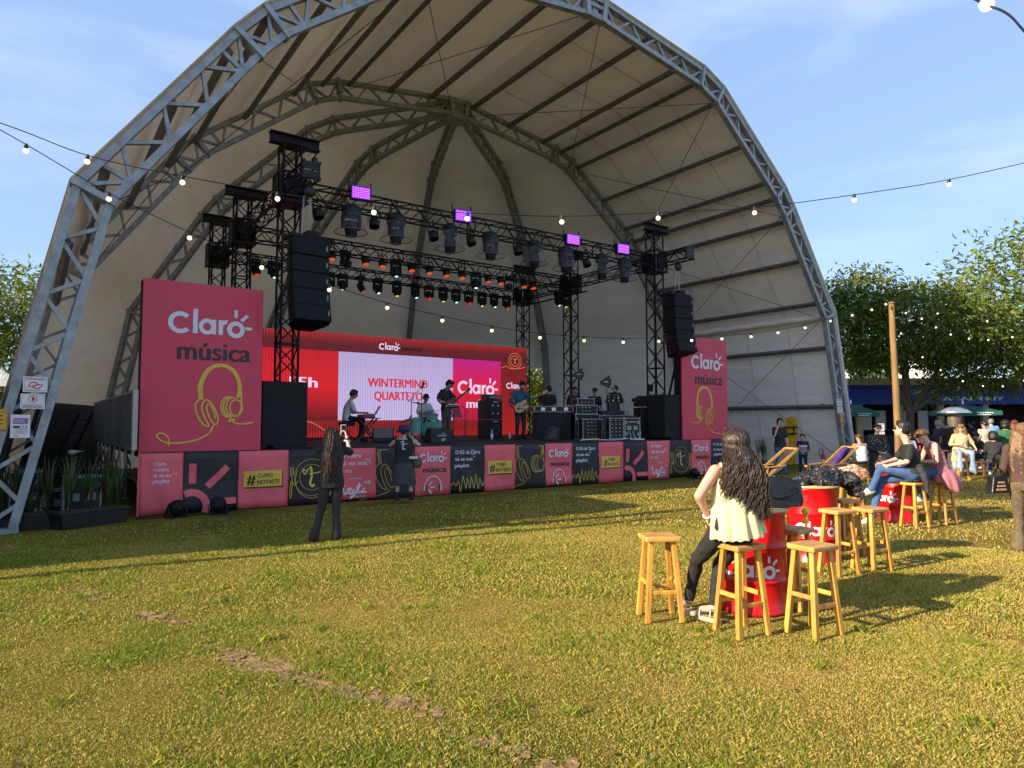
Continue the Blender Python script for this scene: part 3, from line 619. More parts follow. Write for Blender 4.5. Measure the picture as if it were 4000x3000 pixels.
def covered():
    t=thing('covered_moving_head','a','moving head',(0,0,0),0,'moving heads in clear rain covers'); mb=MB(); mb.box((0,0,-.12),(.36,.3,.22)); mb.ball((0,0,-.06),(.26,.2,.14)); mb.build('base',dgrey,t,bevel=.02)
    mb=MB(); mb.bar((-.2,0,-.2),(-.2,0,-.5),.05,.12); mb.bar((.2,0,-.2),(.2,0,-.5),.05,.12); mb.build('yoke',dgrey,t)
    mb=MB(); mb.lathe([(.02,-.3),(.14,-.34),(.15,-.5),(.13,-.66),(.12,-.68)],14); mb.build('head',dgrey,t)
    mb=MB(); n=26; P=[]
    for z,r_ in((-.02,.17),(-.12,.22),(-.3,.25),(-.45,.31),(-.58,.38)):
        P.append([((r_*(1+.05*math.sin(5*a*6.283/n+z*20)+.03*math.sin(11*a*6.283/n)))*math.cos(a*2*math.pi/n),(r_*(1+.05*math.sin(5*a*6.283/n+z*20)))*math.sin(a*2*math.pi/n),z) for a in range(n+1)])
    mb.grid(P,sm=False); mb.build('rain_cover',clear,t)
    mb=MB(); mb.tube([(.38*math.cos(a*2*math.pi/28),.38*math.sin(a*2*math.pi/28),-.58) for a in range(28)],.012,5,close=True); mb.build('cover_rim',rim,t); return t
def par(ledm,name,lab,cat,grp,tilt=25):
    tilt=-tilt
    t=thing(name,lab,cat,(0,0,0),0,grp); q=Matrix.Rotation(R(tilt),3,'X'); ax=q@Vector((0,0,-1))
    mb=MB()
    for sx in(-1,1): mb.bar((sx*.14,0,0),(sx*.14,0,-.24),.015,.035)
    mb.bar((-.14,0,0),(.14,0,0),.035,.015); mb.cyl((0,0,0),(0,0,.16),.018,n=6); mb.build('yoke',dgrey,t)
    mb=MB(); mb.lathe([(.04,-.09),(.10,-.06),(.115,.05),(.125,.16),(.115,.165)],14,(0,0,-.2),axis=ax); mb.build('can',dgrey,t)
    c=Vector((0,0,-.2))+ax*.168; mb=MB(); mb.lathe([(0,0),(.108,0)],14,c,axis=ax)
    if ledm is lens0: mb.build('lens',lens0,t)
    else:
        mb.build('face',lens0,t); mb=MB(); a,b=frame_of(ax)
        for rr_,kk in((.0,1),(.045,6),(.085,11)):
            for k_ in range(kk):
                th=2*math.pi*k_/kk; mb.lathe([(0,.004),(.016,.003)],7,c+a*rr_*math.cos(th)+b*rr_*math.sin(th),axis=ax)
        mb.build('led_array',ledm,t)
    return t
def mover(lm,lab,tilt,beam=False):
    tilt=-tilt
    t=thing('moving_head',lab,'moving head',(0,0,0),0,'moving heads hung from the rig'); q=Matrix.Rotation(R(tilt),3,'X')
    mb=MB(); mb.box((0,0,-.07),(.30,.24,.13)); mb.cyl((-.09,0,0),(-.09,0,.14),.018,n=6); mb.cyl((.09,0,0),(.09,0,.14),.018,n=6); mb.build('base',dgrey,t,bevel=.015)
    mb=MB()
    for sx in(-1,1): mb.box((sx*.155,0,-.29),(.05,.13,.32))
    mb.box((0,0,-.15),(.34,.13,.04)); mb.build('yoke',dgrey,t,bevel=.012)
    c=Vector((0,0,-.37)); ax=q@Vector((0,0,-1)); mb=MB(); mb.lathe([(.0,-.16),(.09,-.14),(.12,-.04),(.118,.1),(.095,.17),(.08,.172)],14,c,axis=ax); mb.build('head',dgrey,t)
    mb=MB(); cc=c+ax*.176
    if lm is redled:
        a,b=frame_of(ax)
        for rr_,kk in((.0,1),(.035,6),(.07,11)):
            for k_ in range(kk): th=2*math.pi*k_/kk; mb.lathe([(0,.004),(.015,.003)],7,cc+a*rr_*math.cos(th)+b*rr_*math.sin(th),axis=ax)
        mb.build('led_array',lm,t)
    else: mb.lathe([(0,.012),(.05,.004),(.055,0)],12,cc,axis=ax); mb.build('lens',lm,t)
    return t
def place(fn,spots,labels):
    p=fn()
    for k,(loc,rz) in enumerate(spots):
        if k==0: p.location=loc; p.rotation_euler.z=rz; p['label']=labels[k]
        else: dup(p,loc,rz,labels[k])
FY=14.55; ordn=['leftmost','second from left','third from left','fourth from left','fifth from left','sixth from left','seventh from left','rightmost']
place(strobe,[((6.02,FY-.05,6.97),R(-8)),((8.78,FY-.05,6.93),R(-8)),((12.46,FY-.05,6.90),R(-6)),((14.46,FY-.05,6.93),R(-6))],['brightest purple strobe panel, the leftmost on the front truss','second purple strobe panel from the left on the front truss','third purple strobe panel from the left on the front truss','smallest purple strobe panel, next to the right front tower'])
place(covered,[((5.85,14.6,6.64),0),((6.98,14.6,6.64),.4),((8.48,14.6,6.64),.9),((9.72,14.6,6.64),.2),((11.17,14.6,6.64),.7),((12.30,14.6,6.64),.1),((13.72,14.6,6.64),.5),((14.66,14.6,6.64),.3)],['plastic-covered moving head, %s of eight on the front truss'%o for o in ordn])
place(lambda:par(lens0,'par_can','a','stage lamp','small unlit lamps on the front truss',20),[((5.05,14.62,6.6),.6),((6.42,14.62,6.62),-.2),((8.0,14.62,6.58),.1),((9.1,14.62,6.62),.3),((10.6,14.62,6.6),.2),((13.1,14.62,6.6),.25)],['small unlit black lamp, %s of six on the front truss'%o for o in ordn[:5]+['rightmost']])
place(lambda:par(orange,'par_can','a','stage lamp','orange glowing lamps on the middle truss',18),[((x,18.85,6.78),R(rz)) for x,rz in zip((6.95,8.01,8.56,9.54,10.17,10.8,11.39,12.43,12.94,13.93,14.34),(0,5,-4,3,0,6,-5,2,0,0,4))],['orange glowing lamp, %s on the middle truss'%o for o in('leftmost of eleven','second of eleven','third of eleven','fourth of eleven','fifth of eleven','sixth of eleven','seventh of eleven','eighth of eleven','ninth of eleven','tenth of eleven','rightmost of eleven')])
def movers(lm,tilt,spots,labs): place(lambda:mover(lm,'a',tilt),spots,labs)
movers(lensw,12,[((9.02,18.85,6.72),R(10)),((11.95,18.85,6.70),R(-12))],['cool lit moving head under the middle truss, left of the fourth orange lamp','cool lit moving head under the middle truss, right of the seventh orange lamp'])
movers(lens0,75,[((7.38,18.85,6.75),R(40)),((13.33,18.85,6.75),R(-40))],['unlit moving head tipped sideways near the left line array','unlit moving head tipped sideways near the right end of the middle truss'])
movers(redled,30,[((5.58,21.85,6.85),R(20)),((9.13,21.85,6.74),R(60)),((11.8,21.85,6.74),R(-10)),((13.53,21.85,6.74),R(-5)),((15.31,21.85,6.74),R(5))],['red lit moving head, leftmost on the rear truss','dim red moving head tipped sideways on the rear truss','red lit moving head in the centre of the rear truss','red lit moving head right of centre on the rear truss','brightest red lit moving head, at the right end of the rear truss'])
movers(lensw,22,[((6.15,21.85,6.85),R(25)),((8.01,21.85,6.74),0),((9.76,21.85,6.74),R(15)),((11.24,21.85,6.74),R(20)),((12.96,21.85,6.74),0),((14.71,21.85,6.74),R(12)),((16.7,20.3,6.78),R(20))],['blue-white lit moving head left of the left line array','blue-white lit moving head half behind the left line array','blue-white lit moving head, left of centre on the rear truss','brightest blue-white moving head near the centre of the rear truss','blue-white moving head between two red ones on the rear truss','blue-white moving head second from the right on the rear truss','blue-white moving head beside the right rear tower'])
movers(mat('warm_dot',(.5,.4,.1),.2,emit=(1,.7,.15),estr=.8),8,[((8.47,21.85,6.74),0),((10.5,21.85,6.74),R(15)),((12.4,21.85,6.74),R(10)),((14.14,21.85,6.74),0),((17.1,20.3,6.78),R(-10))],['faintly yellow moving head right of the left line array on the rear truss','faintly yellow moving head left of the rear truss centre','faintly yellow moving head right of the rear truss centre','faintly yellow moving head between the last two red ones','faintly yellow moving head nearest the right middle tower'])
t=thing('pipe_rail','short crossbar carrying two moving heads beside the right towers','pipe',(16.9,20.3,6.8)); mb=MB(); mb.cyl((-.75,0,0),(.45,0,0),.03,n=6); mb.build('pipe',blk,t)
# ---------------------------------------------------------------- LED wall
def ledm(name,top,mid,bot,z0,z1,stripe=.35,dk=(.05,.0,.0),s=1.0):
    m=bpy.data.materials.new(name); m.use_nodes=True; t=m.node_tree; b=t.nodes['Principled BSDF']; b.inputs['Base Color'].default_value=(.02,.02,.02,1); b.inputs['Roughness'].default_value=.5
    c=t.nodes.new('ShaderNodeTexCoord'); sp_=t.nodes.new('ShaderNodeSeparateXYZ'); t.links.new(c.outputs['Object'],sp_.inputs[0])
    mr=t.nodes.new('ShaderNodeMapRange'); mr.inputs[1].default_value=z0; mr.inputs[2].default_value=z1; t.links.new(sp_.outputs[2],mr.inputs[0])
    r=t.nodes.new('ShaderNodeValToRGB'); e=r.color_ramp.elements; e[0].color=(*bot,1); e[1].color=(*top,1); q=e.new(.5); q.color=(*mid,1); t.links.new(mr.outputs[0],r.inputs[0])
    w=t.nodes.new('ShaderNodeTexWave'); w.inputs['Scale'].default_value=3.6; w.inputs['Distortion'].default_value=1.2; w.inputs['Detail'].default_value=2; w.inputs['Detail Scale'].default_value=1.5; t.links.new(c.outputs['Object'],w.inputs[0])
    w2=t.nodes.new('ShaderNodeMapRange'); w2.inputs[3].default_value=1-stripe; w2.inputs[4].default_value=1; w2.inputs[1].default_value=.3; w2.inputs[2].default_value=.7; t.links.new(w.outputs[1],w2.inputs[0])
    mx_=t.nodes.new('ShaderNodeMix'); mx_.data_type='RGBA'; mx_.inputs[6].default_value=(*dk,1); t.links.new(w2.outputs[0],mx_.inputs[0]); t.links.new(r.outputs[0],mx_.inputs[7])
    t.links.new(mx_.outputs[2],b.inputs['Emission Color']); b.inputs['Emission Strength'].default_value=s; return m
SY=20.9; sc=thing('led_screen','wide red and white LED screen showing the band name behind the musicians','screen',(10.5,SY,SZ))
X=lambda x:x-10.5; Z=lambda z:z-SZ
mb=MB(); mb.box((0,.09,Z(2.87)),(10.2,.16,3.36)); mb.build('cabinet',dgrey,sc)
def area(name,x0,x1,z0,z1,m,d=.0):
    mb=MB(); mb.box((X((x0+x1)/2),-.006-d,Z((z0+z1)/2)),(x1-x0,.02,z1-z0)); return mb.build(name,m,sc)
area('border_image',5.4,15.6,3.975,4.55,ledm('led_top',(.30,.01,.008),(.08,.004,.005),(.06,.002,.008),Z(3.97),Z(4.55),.8,s=.9))
area('border_image',5.4,14.37,1.2,1.74,ledm('led_bottom',(.24,.01,.006),(.2,.007,.005),(.36,.012,.008),Z(1.2),Z(1.74),.85,s=.8))
area('border_image',14.375,15.6,1.2,3.97,ledm('led_side',(.13,.005,.005),(.22,.008,.006),(.38,.012,.006),Z(1.2),Z(3.97),.9,s=.85))
area('red_image',5.4,8.0,1.745,3.97,ledm('led_red',(.30,.003,.006),(.40,.003,.004),(.06,.002,.002),Z(1.74),Z(3.9),.4,s=1.0))
area('white_image',8.005,12.27,1.745,3.97,ledm('led_white',(.25,.20,.34),(.28,.23,.38),(.30,.25,.41),Z(1.74),Z(3.97),.42,(.13,.10,.21),s=1.0))
area('pink_image',12.275,14.37,1.745,3.97,ledm('led_pink',(.30,.004,.13),(.42,.003,.012),(.22,.004,.03),Z(1.74),Z(3.97),.4,s=1.0))
scr_w=mat('screen_white',(.5,.45,.6),.5,emit=(.62,.44,.60),estr=.6); scr_r=mat('screen_red',(.5,.05,.05),.5,emit=(.55,.012,.03),estr=.5); scr_k=mat('screen_dark',(.02,.0,.0),.6); scr_g=mat('screen_gold',(.3,.1,.03),.5,emit=(.85,.30,.10),estr=.35)
pr=Print((0,-.017,0),(1,0,0),(0,0,1),.006); M_=[scr_w,scr_r,scr_k,scr_g]
pr.text('WINTERMIND',X(9.02),Z(2.86),.42,1,.034,2.22); pr.text('QUARTETO',X(9.25),Z(2.42),.42,1,.034,1.8); pr.build('band_name',M_,sc)
pr=Print((0,-.017,0),(1,0,0),(0,0,1),.006); pr.text('15h',X(6.45),Z(2.78),.46,0,.03,.85); pr.build('start_time',M_,sc)
pr=Print((0,-.017,0),(1,0,0),(0,0,1),.006); pr.logo(X(12.48),Z(2.72),1.75); pr.text('música',X(12.85),Z(2.2),.46,0,.025,1.42); pr.build('claro_logo',M_,sc)
pr=Print((0,-.017,0),(1,0,0),(0,0,1),.006); pr.logo(X(9.40),Z(4.13),.78); pr.text('música',X(10.2),Z(4.15),.2,2,.02,.8); pr.logo(X(14.62),Z(2.96),.80); pr.text('música',X(14.75),Z(2.7),.2,2,.02,.65)
pr.arc(X(15.02),Z(4.02),.30,.30,0,360,.022,3); pr.arc(X(15.02),Z(4.02),.2,.2,0,360,.022,3); pr.line([(X(15.02),Z(4.13)),(X(15.02),Z(3.95)),(X(15.06),Z(3.92))],.04,3); pr.line([(X(14.94),Z(4.08)),(X(15.14),Z(4.09))],.025,3); pr.spline([(X(14.4),Z(3.72)),(X(14.6),Z(3.8)),(X(14.8),Z(3.72)),(X(15.2),Z(3.74)),(X(15.5),Z(3.8))],.022,3)
pr.spline([(X(5.5),Z(1.5)),(X(6.4),Z(1.75)),(X(7.1),Z(1.68)),(X(7.6),Z(1.4))],.022,3); pr.build('border_print',M_,sc)
# ---------------------------------------------------------------- people
skin=mat('skin_light',(.52,.30,.20),.5,0,.06,9); skin2=mat('skin_tan',(.42,.235,.15),.5,0,.06,9); skin3=mat('skin_fair',(.62,.38,.28),.5,0,.05,9)
hair_k=mat('hair_black',(.010,.008,.007),.42,0,.5,60,.4,80,stretch=(1,1,.15)); hair_b=mat('hair_brown',(.035,.020,.012),.42,0,.5,60,.4,80,stretch=(1,1,.15)); hair_l=mat('hair_light_brown',(.20,.105,.04),.45,0,.4,50,.5,60); hair_g=mat('hair_grey',(.25,.24,.23),.5,0,.3,50)
def cl(name,col,**k): return mat('cloth_'+name,col,k.pop('rough',.85),0,k.pop('var',.18),k.pop('scale',14),k.pop('bump',.5),k.pop('bscale',9),**k)
c_black=cl('black',(.016,.0155,.0165)); c_white=cl('white',(.60,.60,.64),var=.05); c_jean=cl('blue_jeans',(.045,.10,.24),var=.3,scale=9); c_navy=cl('navy',(.010,.014,.035)); c_grey=cl('grey',(.05,.05,.055)); c_teal=cl('teal',(.005,.10,.17)); c_brown=cl('brown',(.065,.036,.026))
c_cream=cl('cream',(.78,.67,.38),var=.04); c_beige=cl('beige',(.55,.40,.22),var=.06); c_pale=cl('pale_jeans',(.24,.34,.50),var=.2); shoe_w=mat('shoe_white',(.6,.58,.55),.6); shoe_k=mat('shoe_black',(.012,.012,.012),.5); lens_d=mat('glasses',(.008,.008,.01),.15)
FACE=mat('face_detail',(.03,.014,.012),.6); LIP=mat('lips',(.36,.10,.09),.5)
class Sol:                              # solids that melt into one skin with a voxel remesh
    def __init__(s): s.b=MB()
    def cap(s,p0,p1,r0,r1=None,n=10):
        r1=r0 if r1 is None else r1; p0=Vector(p0);p1=Vector(p1); d=p1-p0; l=d.length or 1e-4; pr_=[(0,-r0)]
        for k in(.35,.75): pr_.append((r0*math.sin(k*1.57),-r0*math.cos(k*1.57)))
        pr_+=[(r0,0),(r1,l)]
        for k in(.25,.65): pr_.append((r1*math.cos(k*1.57),l+r1*math.sin(k*1.57)))
        pr_.append((0,l+r1)); s.b.lathe(pr_,n,p0,axis=d if d.length>1e-4 else (0,0,1))
    def ell(s,c,r,rot=None): s.b.ball(c,r,14,10,rot=rot)
    def chain(s,pts,rs):
        for a,b,r0,r1 in zip(pts[:-1],pts[1:],rs[:-1],rs[1:]): s.cap(a,b,r0,r1)
    def loft(s,secs,n=18):              # (centre, rx, ry, side vector) sections joined into a closed tube
        vs=[]
        for c,rx,ry,sd in secs:
            c=Vector(c); sd=Vector(sd).normalized(); fw=Vector((0,0,1)).cross(sd); fw=fw.normalized()
            for i in range(n):
                t=2*math.pi*i/n; a,b=math.cos(t),math.sin(t); a=math.copysign(abs(a)**.85,a); b=math.copysign(abs(b)**.85,b); vs.append(c+sd*a*rx+fw*b*ry)
        k=len(secs); fs=[(j*n+i,j*n+(i+1)%n,(j+1)*n+(i+1)%n,(j+1)*n+i) for j in range(k-1) for i in range(n)]
        s.b.add(vs,fs+[tuple(range(n-1,-1,-1)),tuple(range((k-1)*n,k*n))],0,True)
    def build(s,name,m,parent,vox,sm=3,wr=0):
        o=s.b.build(name,m,parent); r=o.modifiers.new('skin','REMESH'); r.mode='VOXEL'; r.voxel_size=vox; r.use_smooth_shade=True
        q=o.modifiers.new('smooth','SMOOTH'); q.factor=.5; q.iterations=sm
        if wr:
            tx=bpy.data.textures.get('folds') or bpy.data.textures.new('folds','CLOUDS'); tx.noise_scale=.11; tx.noise_depth=2
            dd=o.modifiers.new('folds','DISPLACE'); dd.texture=tx; dd.strength=wr; dd.mid_level=.5
        return o
def person(label,loc,rz,Hh=1.7,J=None,look=(0,1,0),vox=.018,sk=None,hair=('short',None),top=None,bottom=None,shoes=None,fat=1.0,cat='person',group=None,glasses=None,beard=None,fingers=1.0,armr=1.0,noface=False):
    sk=sk or skin; s=Hh; t=thing('person',label,cat,loc,rz,group)
    j=dict(head=(0,.012,.925),neck=(0,-.01,.835),chest=(0,-.005,.74),waist=(0,0,.615),pel=(0,0,.53))
    for sd,sg in(('R',1),('L',-1)):
        j['sh'+sd]=(sg*.104*fat**.5,-.008,.805); j['el'+sd]=(sg*.135*fat**.5,-.03,.63); j['wr'+sd]=(sg*.14,.02,.485); j['hip'+sd]=(sg*.053,0,.515); j['kn'+sd]=(sg*.06,.012,.285); j['an'+sd]=(sg*.062,-.012,.05); j['toe'+sd]=(sg*.075,.085,.018)
    j={k:Vector(v)*s for k,v in j.items()}
    for k,v in (J or {}).items(): j[k]=Vector(v)
    lk=Vector(look).normalized(); lr=lk.cross(Vector((0,0,1))).normalized(); lu=lr.cross(lk); Q=Matrix((lr,lk,lu)).transposed()
    hd=j['head']; hs=s/1.7*(1.0 if Hh>1.3 else 1.18)
    H3=lambda x,y,z: hd+Q@Vector((x,y,z))*hs
    # one continuous body
    b=Sol(); b.ell(H3(0,-.012,.028),(.076*hs,.096*hs,.09*hs),Q); b.ell(H3(0,.022,-.035),(.062*hs,.07*hs,.078*hs),Q); b.cap(H3(0,.03,-.075),H3(0,.055,-.09),.034*hs,.024*hs)
    b.cap(H3(0,.085,.0),H3(0,.105,-.026),.010*hs,.015*hs)
    for sg in(-1,1): b.ell(H3(sg*.078,-.005,-.005),(.012*hs,.02*hs,.032*hs),Q)
    b.cap(j['neck']-Vector((0,0,.03)),H3(0,-.02,-.05),.055*s/1.7*fat**.3,.05*s/1.7)
    sv=j['shR']-j['shL']; hv=j['hipR']-j['hipL']; f=s/1.7
    def torso(B,g,hem=None,up=True,ex=0):
        ss=[]
        if hem is not None: ss.append((j['pel']+Vector((0,0,hem)),(.172*f*fat+ex),(.118*f*fat+ex),hv))
        ss+=[(j['pel']+Vector((0,0,.02)),.168*f*fat*g,.115*f*fat*g,hv),(j['waist'],.143*f*fat*g,.100*f*fat*g,hv+sv),(j['chest'],.163*f*fat**.8*g,.112*f*fat**.8*g,sv)]
        c=(j['shR']+j['shL'])/2; ss.append((c.lerp(j['chest'],.25),.165*f*g,.095*f*g,sv)); 
        if up: ss+=[(c+Vector((0,0,.035*f)),.10*f*g,.062*f*g,sv),(c+Vector((0,0,.06*f)),.062*f,.052*f,sv)]
        B.loft(ss)
        if up: B.cap(j['shR'].lerp(j['shL'],.04),j['shL'].lerp(j['shR'],.04),.052*f*g)
    torso(b,.93)
    for sd in'RL':
        b.chain([j['sh'+sd],j['el'+sd],j['wr'+sd]],[.049*f*armr*fat**.5,.039*f*armr*fat**.4,.026*f]); 
        b.chain([j['hip'+sd],j['kn'+sd],j['an'+sd]],[.080*f*fat,.052*f*fat**.5,.036*f])
        hand(b,j['wr'+sd],j.get('hd'+sd) or (j['wr'+sd]-j['el'+sd]).normalized()*.001+j['wr'+sd]+(j['wr'+sd]-j['el'+sd]).normalized()*.09*f,f,sd,max(.0078,vox*.62)*fingers,j.get('curl'+sd,Vector((0,0,0))),j.get('pn'+sd))
        b.cap(j['an'+sd],j['toe'+sd]+Vector((0,0,.012)),.034*f,.028*f)
    b.build('body',sk,t,vox,3)
    if top:
        B=Sol(); m_,slv=top[0],top[1]; torso(B,1.05*(top[3] if len(top)>3 else 1),hem=top[2] if len(top)>2 else -.06,up=slv!='strap',ex=.012)
        if slv=='strap':
            for sd,sg in(('R',1),('L',-1)): B.cap(j['sh'+sd]*.62+(j['shR']+j['shL'])*.19+Vector((0,0,.035*f)),j['chest']+sv.normalized()*sg*.09*f+Vector((0,0,.06)),.016,.05)
        for sd in'RL':
            A,E_,Wq=j['sh'+sd],j['el'+sd],j['wr'+sd]
            if slv=='short': B.chain([A,A.lerp(E_,.72)],[.062*f*fat**.4,.064*f*fat**.4])
            elif slv=='long': B.chain([A,E_,E_.lerp(Wq,.9)],[.060*f,.05*f,.038*f])
            elif slv=='elbow': B.chain([A,A.lerp(E_,.98)],[.064*f,.062*f])
        B.build('top',m_,t,vox,3,.02)
    if bottom:
        kd,m_=bottom[0],bottom[1]; B=Sol()
        B.loft([(j['pel']+Vector((0,0,-.09*f)),.12*f*fat,.10*f*fat,hv),(j['pel'],.176*f*fat,.124*f*fat,hv),(j['pel']+Vector((0,0,.10*f)),.152*f*fat,.108*f*fat,hv)])
        if kd=='skirt':
            ln=bottom[2]; c=j['pel']; e_=(j['knR']+j['knL'])/2*ln+c*(1-ln); k_=bottom[3] if len(bottom)>3 else 1
            B.loft([(e_,.235*f*fat*k_,.19*f*fat*k_,hv),(c.lerp(e_,.5),.21*f*fat,.165*f*fat,hv),(c,.18*f*fat,.13*f*fat,hv)])
        else:
            fl=dict(trousers=.062,flare=.080,slim=.047,shorts=.085,wide=.10)[kd]
            for sd in'RL':
                hp,kn,an=j['hip'+sd],j['kn'+sd],j['an'+sd]
                if kd=='shorts': B.chain([hp,hp.lerp(kn,.9)],[.098*f*fat,.09*f*fat])
                else: B.chain([hp,kn,kn.lerp(an,.5),an.lerp(kn,.02 if kd!='slim' else .12)],[.095*f*fat,(.066 if kd!='slim' else .06)*f*fat**.6,(.056 if kd!='slim' else .054)*f,fl*f])
        B.build('skirt' if kd=='skirt' else 'trousers',m_,t,vox,3,.016)
    for sd in'RL':
        if shoes:
            B=Sol(); an,to=j['an'+sd],j['toe'+sd]; d=(to-an); h_=Vector((d.x,d.y,0)); h_=h_.normalized() if h_.length>.01 else Vector((0,1,0)); up_=Vector((0,0,1))
            B.cap(an-h_*.02+Vector((0,0,-.012)),an+h_*.05+Vector((0,0,-.02)),.046*f,.045*f); B.cap(an+h_*.04+(to-an)*.1+Vector((0,0,-.015*f)),to,.044*f,.036*f); B.cap(an-h_*.03-Vector((0,0,.03)),to-Vector((0,0,.004)),.032*f,.034*f)
            B.build('shoe',shoes,t,min(vox,.016),2)
    hk,hm=hair[0],hair[1] or hair_k
    if hk!='bald':
        B=Sol()
        if hk in('short','quiff'): B.ell(H3(0,-.025,.055),(.086*hs,.10*hs,.082*hs),Q); B.ell(H3(0,-.055,.0),(.08*hs,.072*hs,.085*hs),Q); B.cap(H3(-.04,.045,.10),H3(.04,.045,.10),(.026 if hk=='short' else .034)*hs); B.cap(H3(-.07,.02,.045),H3(-.07,-.04,-.02),.022*hs); B.cap(H3(.07,.02,.045),H3(.07,-.04,-.02),.022*hs)
        elif hk=='afro': B.ell(H3(0,-.03,.055),(.135*hs,.135*hs,.125*hs),Q); B.ell(H3(0,-.06,-.03),(.13*hs,.10*hs,.11*hs),Q)
        elif hk=='bun': B.ell(H3(0,-.025,.05),(.086*hs,.105*hs,.082*hs),Q); B.ell(H3(0,-.10,.02),(.06*hs,.055*hs,.06*hs),Q); B.cap(H3(-.06,.05,.075),H3(.06,.05,.075),.03*hs)
        else:
            ln=hair[2] if len(hair)>2 else .45
            B.ell(H3(0,-.022,.045),(.09*hs,.108*hs,.088*hs),Q); B.cap(H3(-.05,.055,.085),H3(.05,.055,.085),.026*hs)
            for sx in(-.075,-.03,.03,.075):
                p=H3(sx,-.06+.05*abs(sx)/.075,.0); B.chain([p,p+Vector((sx*.5,-.03,-ln*.5*hs))-lk*.02,p+Vector((sx*.6,-.035,-ln*hs))-lk*.02],[.052*hs,.058*hs,.022*hs])
        o_=B.build('hair',hm,t,min(vox,.014),1,.012); tx=bpy.data.textures.get('locks') or bpy.data.textures.new('locks','CLOUDS'); tx.noise_scale=.026; q_=o_.modifiers.new('locks','DISPLACE'); q_.texture=tx; q_.strength=.03*hs; q_.mid_level=.45
    if not noface:
        mb=MB()
        for sg in(-1,1):
            mb.ball(H3(sg*.031,.082,.012),(.012*hs,.006*hs,.006*hs),8,5,rot=Q); mb.bar(H3(sg*.018,.09,.032),H3(sg*.05,.078,.034),.006*hs,.008*hs)
        mb.build('eyes',FACE,t); mb=MB(); mb.ball(H3(0,.088,-.058),(.022*hs,.008*hs,.006*hs),8,5,rot=Q); mb.build('mouth',LIP,t)
    if beard: B=Sol(); B.ell(H3(0,.04,-.075),(.058*hs,.055*hs,.05*hs),Q); B.cap(H3(-.06,.0,-.05),H3(.06,.0,-.05),.02*hs); B.build('beard',hm,t,.012,2)
    if glasses:
        mb=MB(); r_=.030 if glasses=='dark' else .026
        for sg in(-1,1):
            if glasses=='dark': mb.lathe([(0,.006),(r_*hs,.004),(r_*hs,-.004)],14,H3(sg*.036,.096,.012),axis=lk)
            else: mb.tube([H3(sg*.034+r_*math.cos(a),.098,.012+.8*r_*math.sin(a)) for a in[k*.6283 for k in range(10)]],.002*hs,5,close=True)
            mb.bar(H3(sg*.066,.092,.018),H3(sg*.08,-.01,.015),.003*hs,.004*hs)
        mb.bar(H3(-.012,.10,.016),H3(.012,.10,.016),.005*hs,.005*hs); mb.build('sunglasses' if glasses=='dark' else 'glasses',lens_d,t)
    t['_']=0; del t['_']
    return t,j,H3
def hand(b,wr,tip,f,sd,fr,curl,pn=None):
    # palm, four unequal bent fingers and a thumb from the side of the palm
    d=(Vector(tip)-Vector(wr)); d=d.normalized() if d.length>1e-6 else Vector((0,0,-1)); sg=1 if sd=='R' else -1
    n=Vector(pn) if pn is not None else (Vector((-sg,0,0)) if abs(d.x)<.8 else Vector((0,0,-1)))   # palm normal
    n=(n-d*n.dot(d)).normalized(); a=d.cross(n).normalized()*sg     # towards little finger .. thumb side is -a
    wr=Vector(wr); c=wr+d*.045*f
    b.cap(wr,wr+d*.03*f-a*.008*f,.024*f,.022*f); b.cap(c-a*.022*f,c+a*.026*f+d*.005,.017*f,.015*f); b.cap(c+d*.03*f-a*.026*f,c+d*.03*f+a*.026*f,.014*f,.013*f); cu=.35+curl.x
    for k,(o,l) in enumerate(((-.027,.070),(-.009,.078),(.009,.072),(.026,.056))):
        p=c+d*.034*f+a*o*f; q=p+(d+n*cu*.6+a*o*2).normalized()*l*.5*f; e=q+(d+n*cu*1.8).normalized()*l*.5*f; b.chain([p,q,e],[fr,fr*.95,fr*.8])
    p=wr+d*.025*f-a*.024*f; q=p+(d*.6-a*.75+n*.35).normalized()*.038*f; b.chain([p,q,q+(d*.9-a*.2+n*(.3+cu*.4)).normalized()*.03*f],[fr*1.25,fr*1.1,fr*.9])
def seat(hs,lean=0,spread=.13,reach=.42,s=1.0,**o):
    d=dict(pel=(0,0,hs+.09),hipR=(.09,.01,hs+.085),hipL=(-.09,.01,hs+.085),knR=(spread,reach,hs+.06),knL=(-spread,reach,hs+.06),anR=(spread+.01,reach-.03,.09),anL=(-spread-.01,reach-.03,.09),toeR=(spread+.03,reach+.11,.03),toeL=(-spread-.03,reach+.11,.03),waist=(0,-.03+lean*.3,hs+.24),chest=(0,-.02+lean*.6,hs+.41),shR=(.175,lean*.85,hs+.545),shL=(-.175,lean*.85,hs+.545),neck=(0,lean,hs+.60),head=(0,.03+lean*1.2,hs+.755),elR=(.24,.02+lean*.7,hs+.28),elL=(-.24,.02+lean*.7,hs+.28),wrR=(.16,.25+lean*.6,hs+.20),wrL=(-.16,.25+lean*.6,hs+.20))
    if s!=1: d={k:tuple(c*s if k[:2] not in('an','to') else c for c in v) for k,v in d.items()}
    d.update(o); return d
chrome=mat('chrome',(.55,.56,.58),.2,.9); alu=mat('case_edge',(.26,.265,.27),.45,.6,.2); blkp=mat('black_plastic',(.013,.013,.014),.4,0,.2,15); mint=mat('mint_shell',(.16,.48,.36),.3,0,.05); brass=mat('cymbal_bronze',(.20,.10,.045),.35,.8,.15,12); casem=mat('case_black',(.014,.014,.015),.55,0,.3,12)
tubs=lambda mb,p,r=.012,n=6:mb.tube(p,r,n)
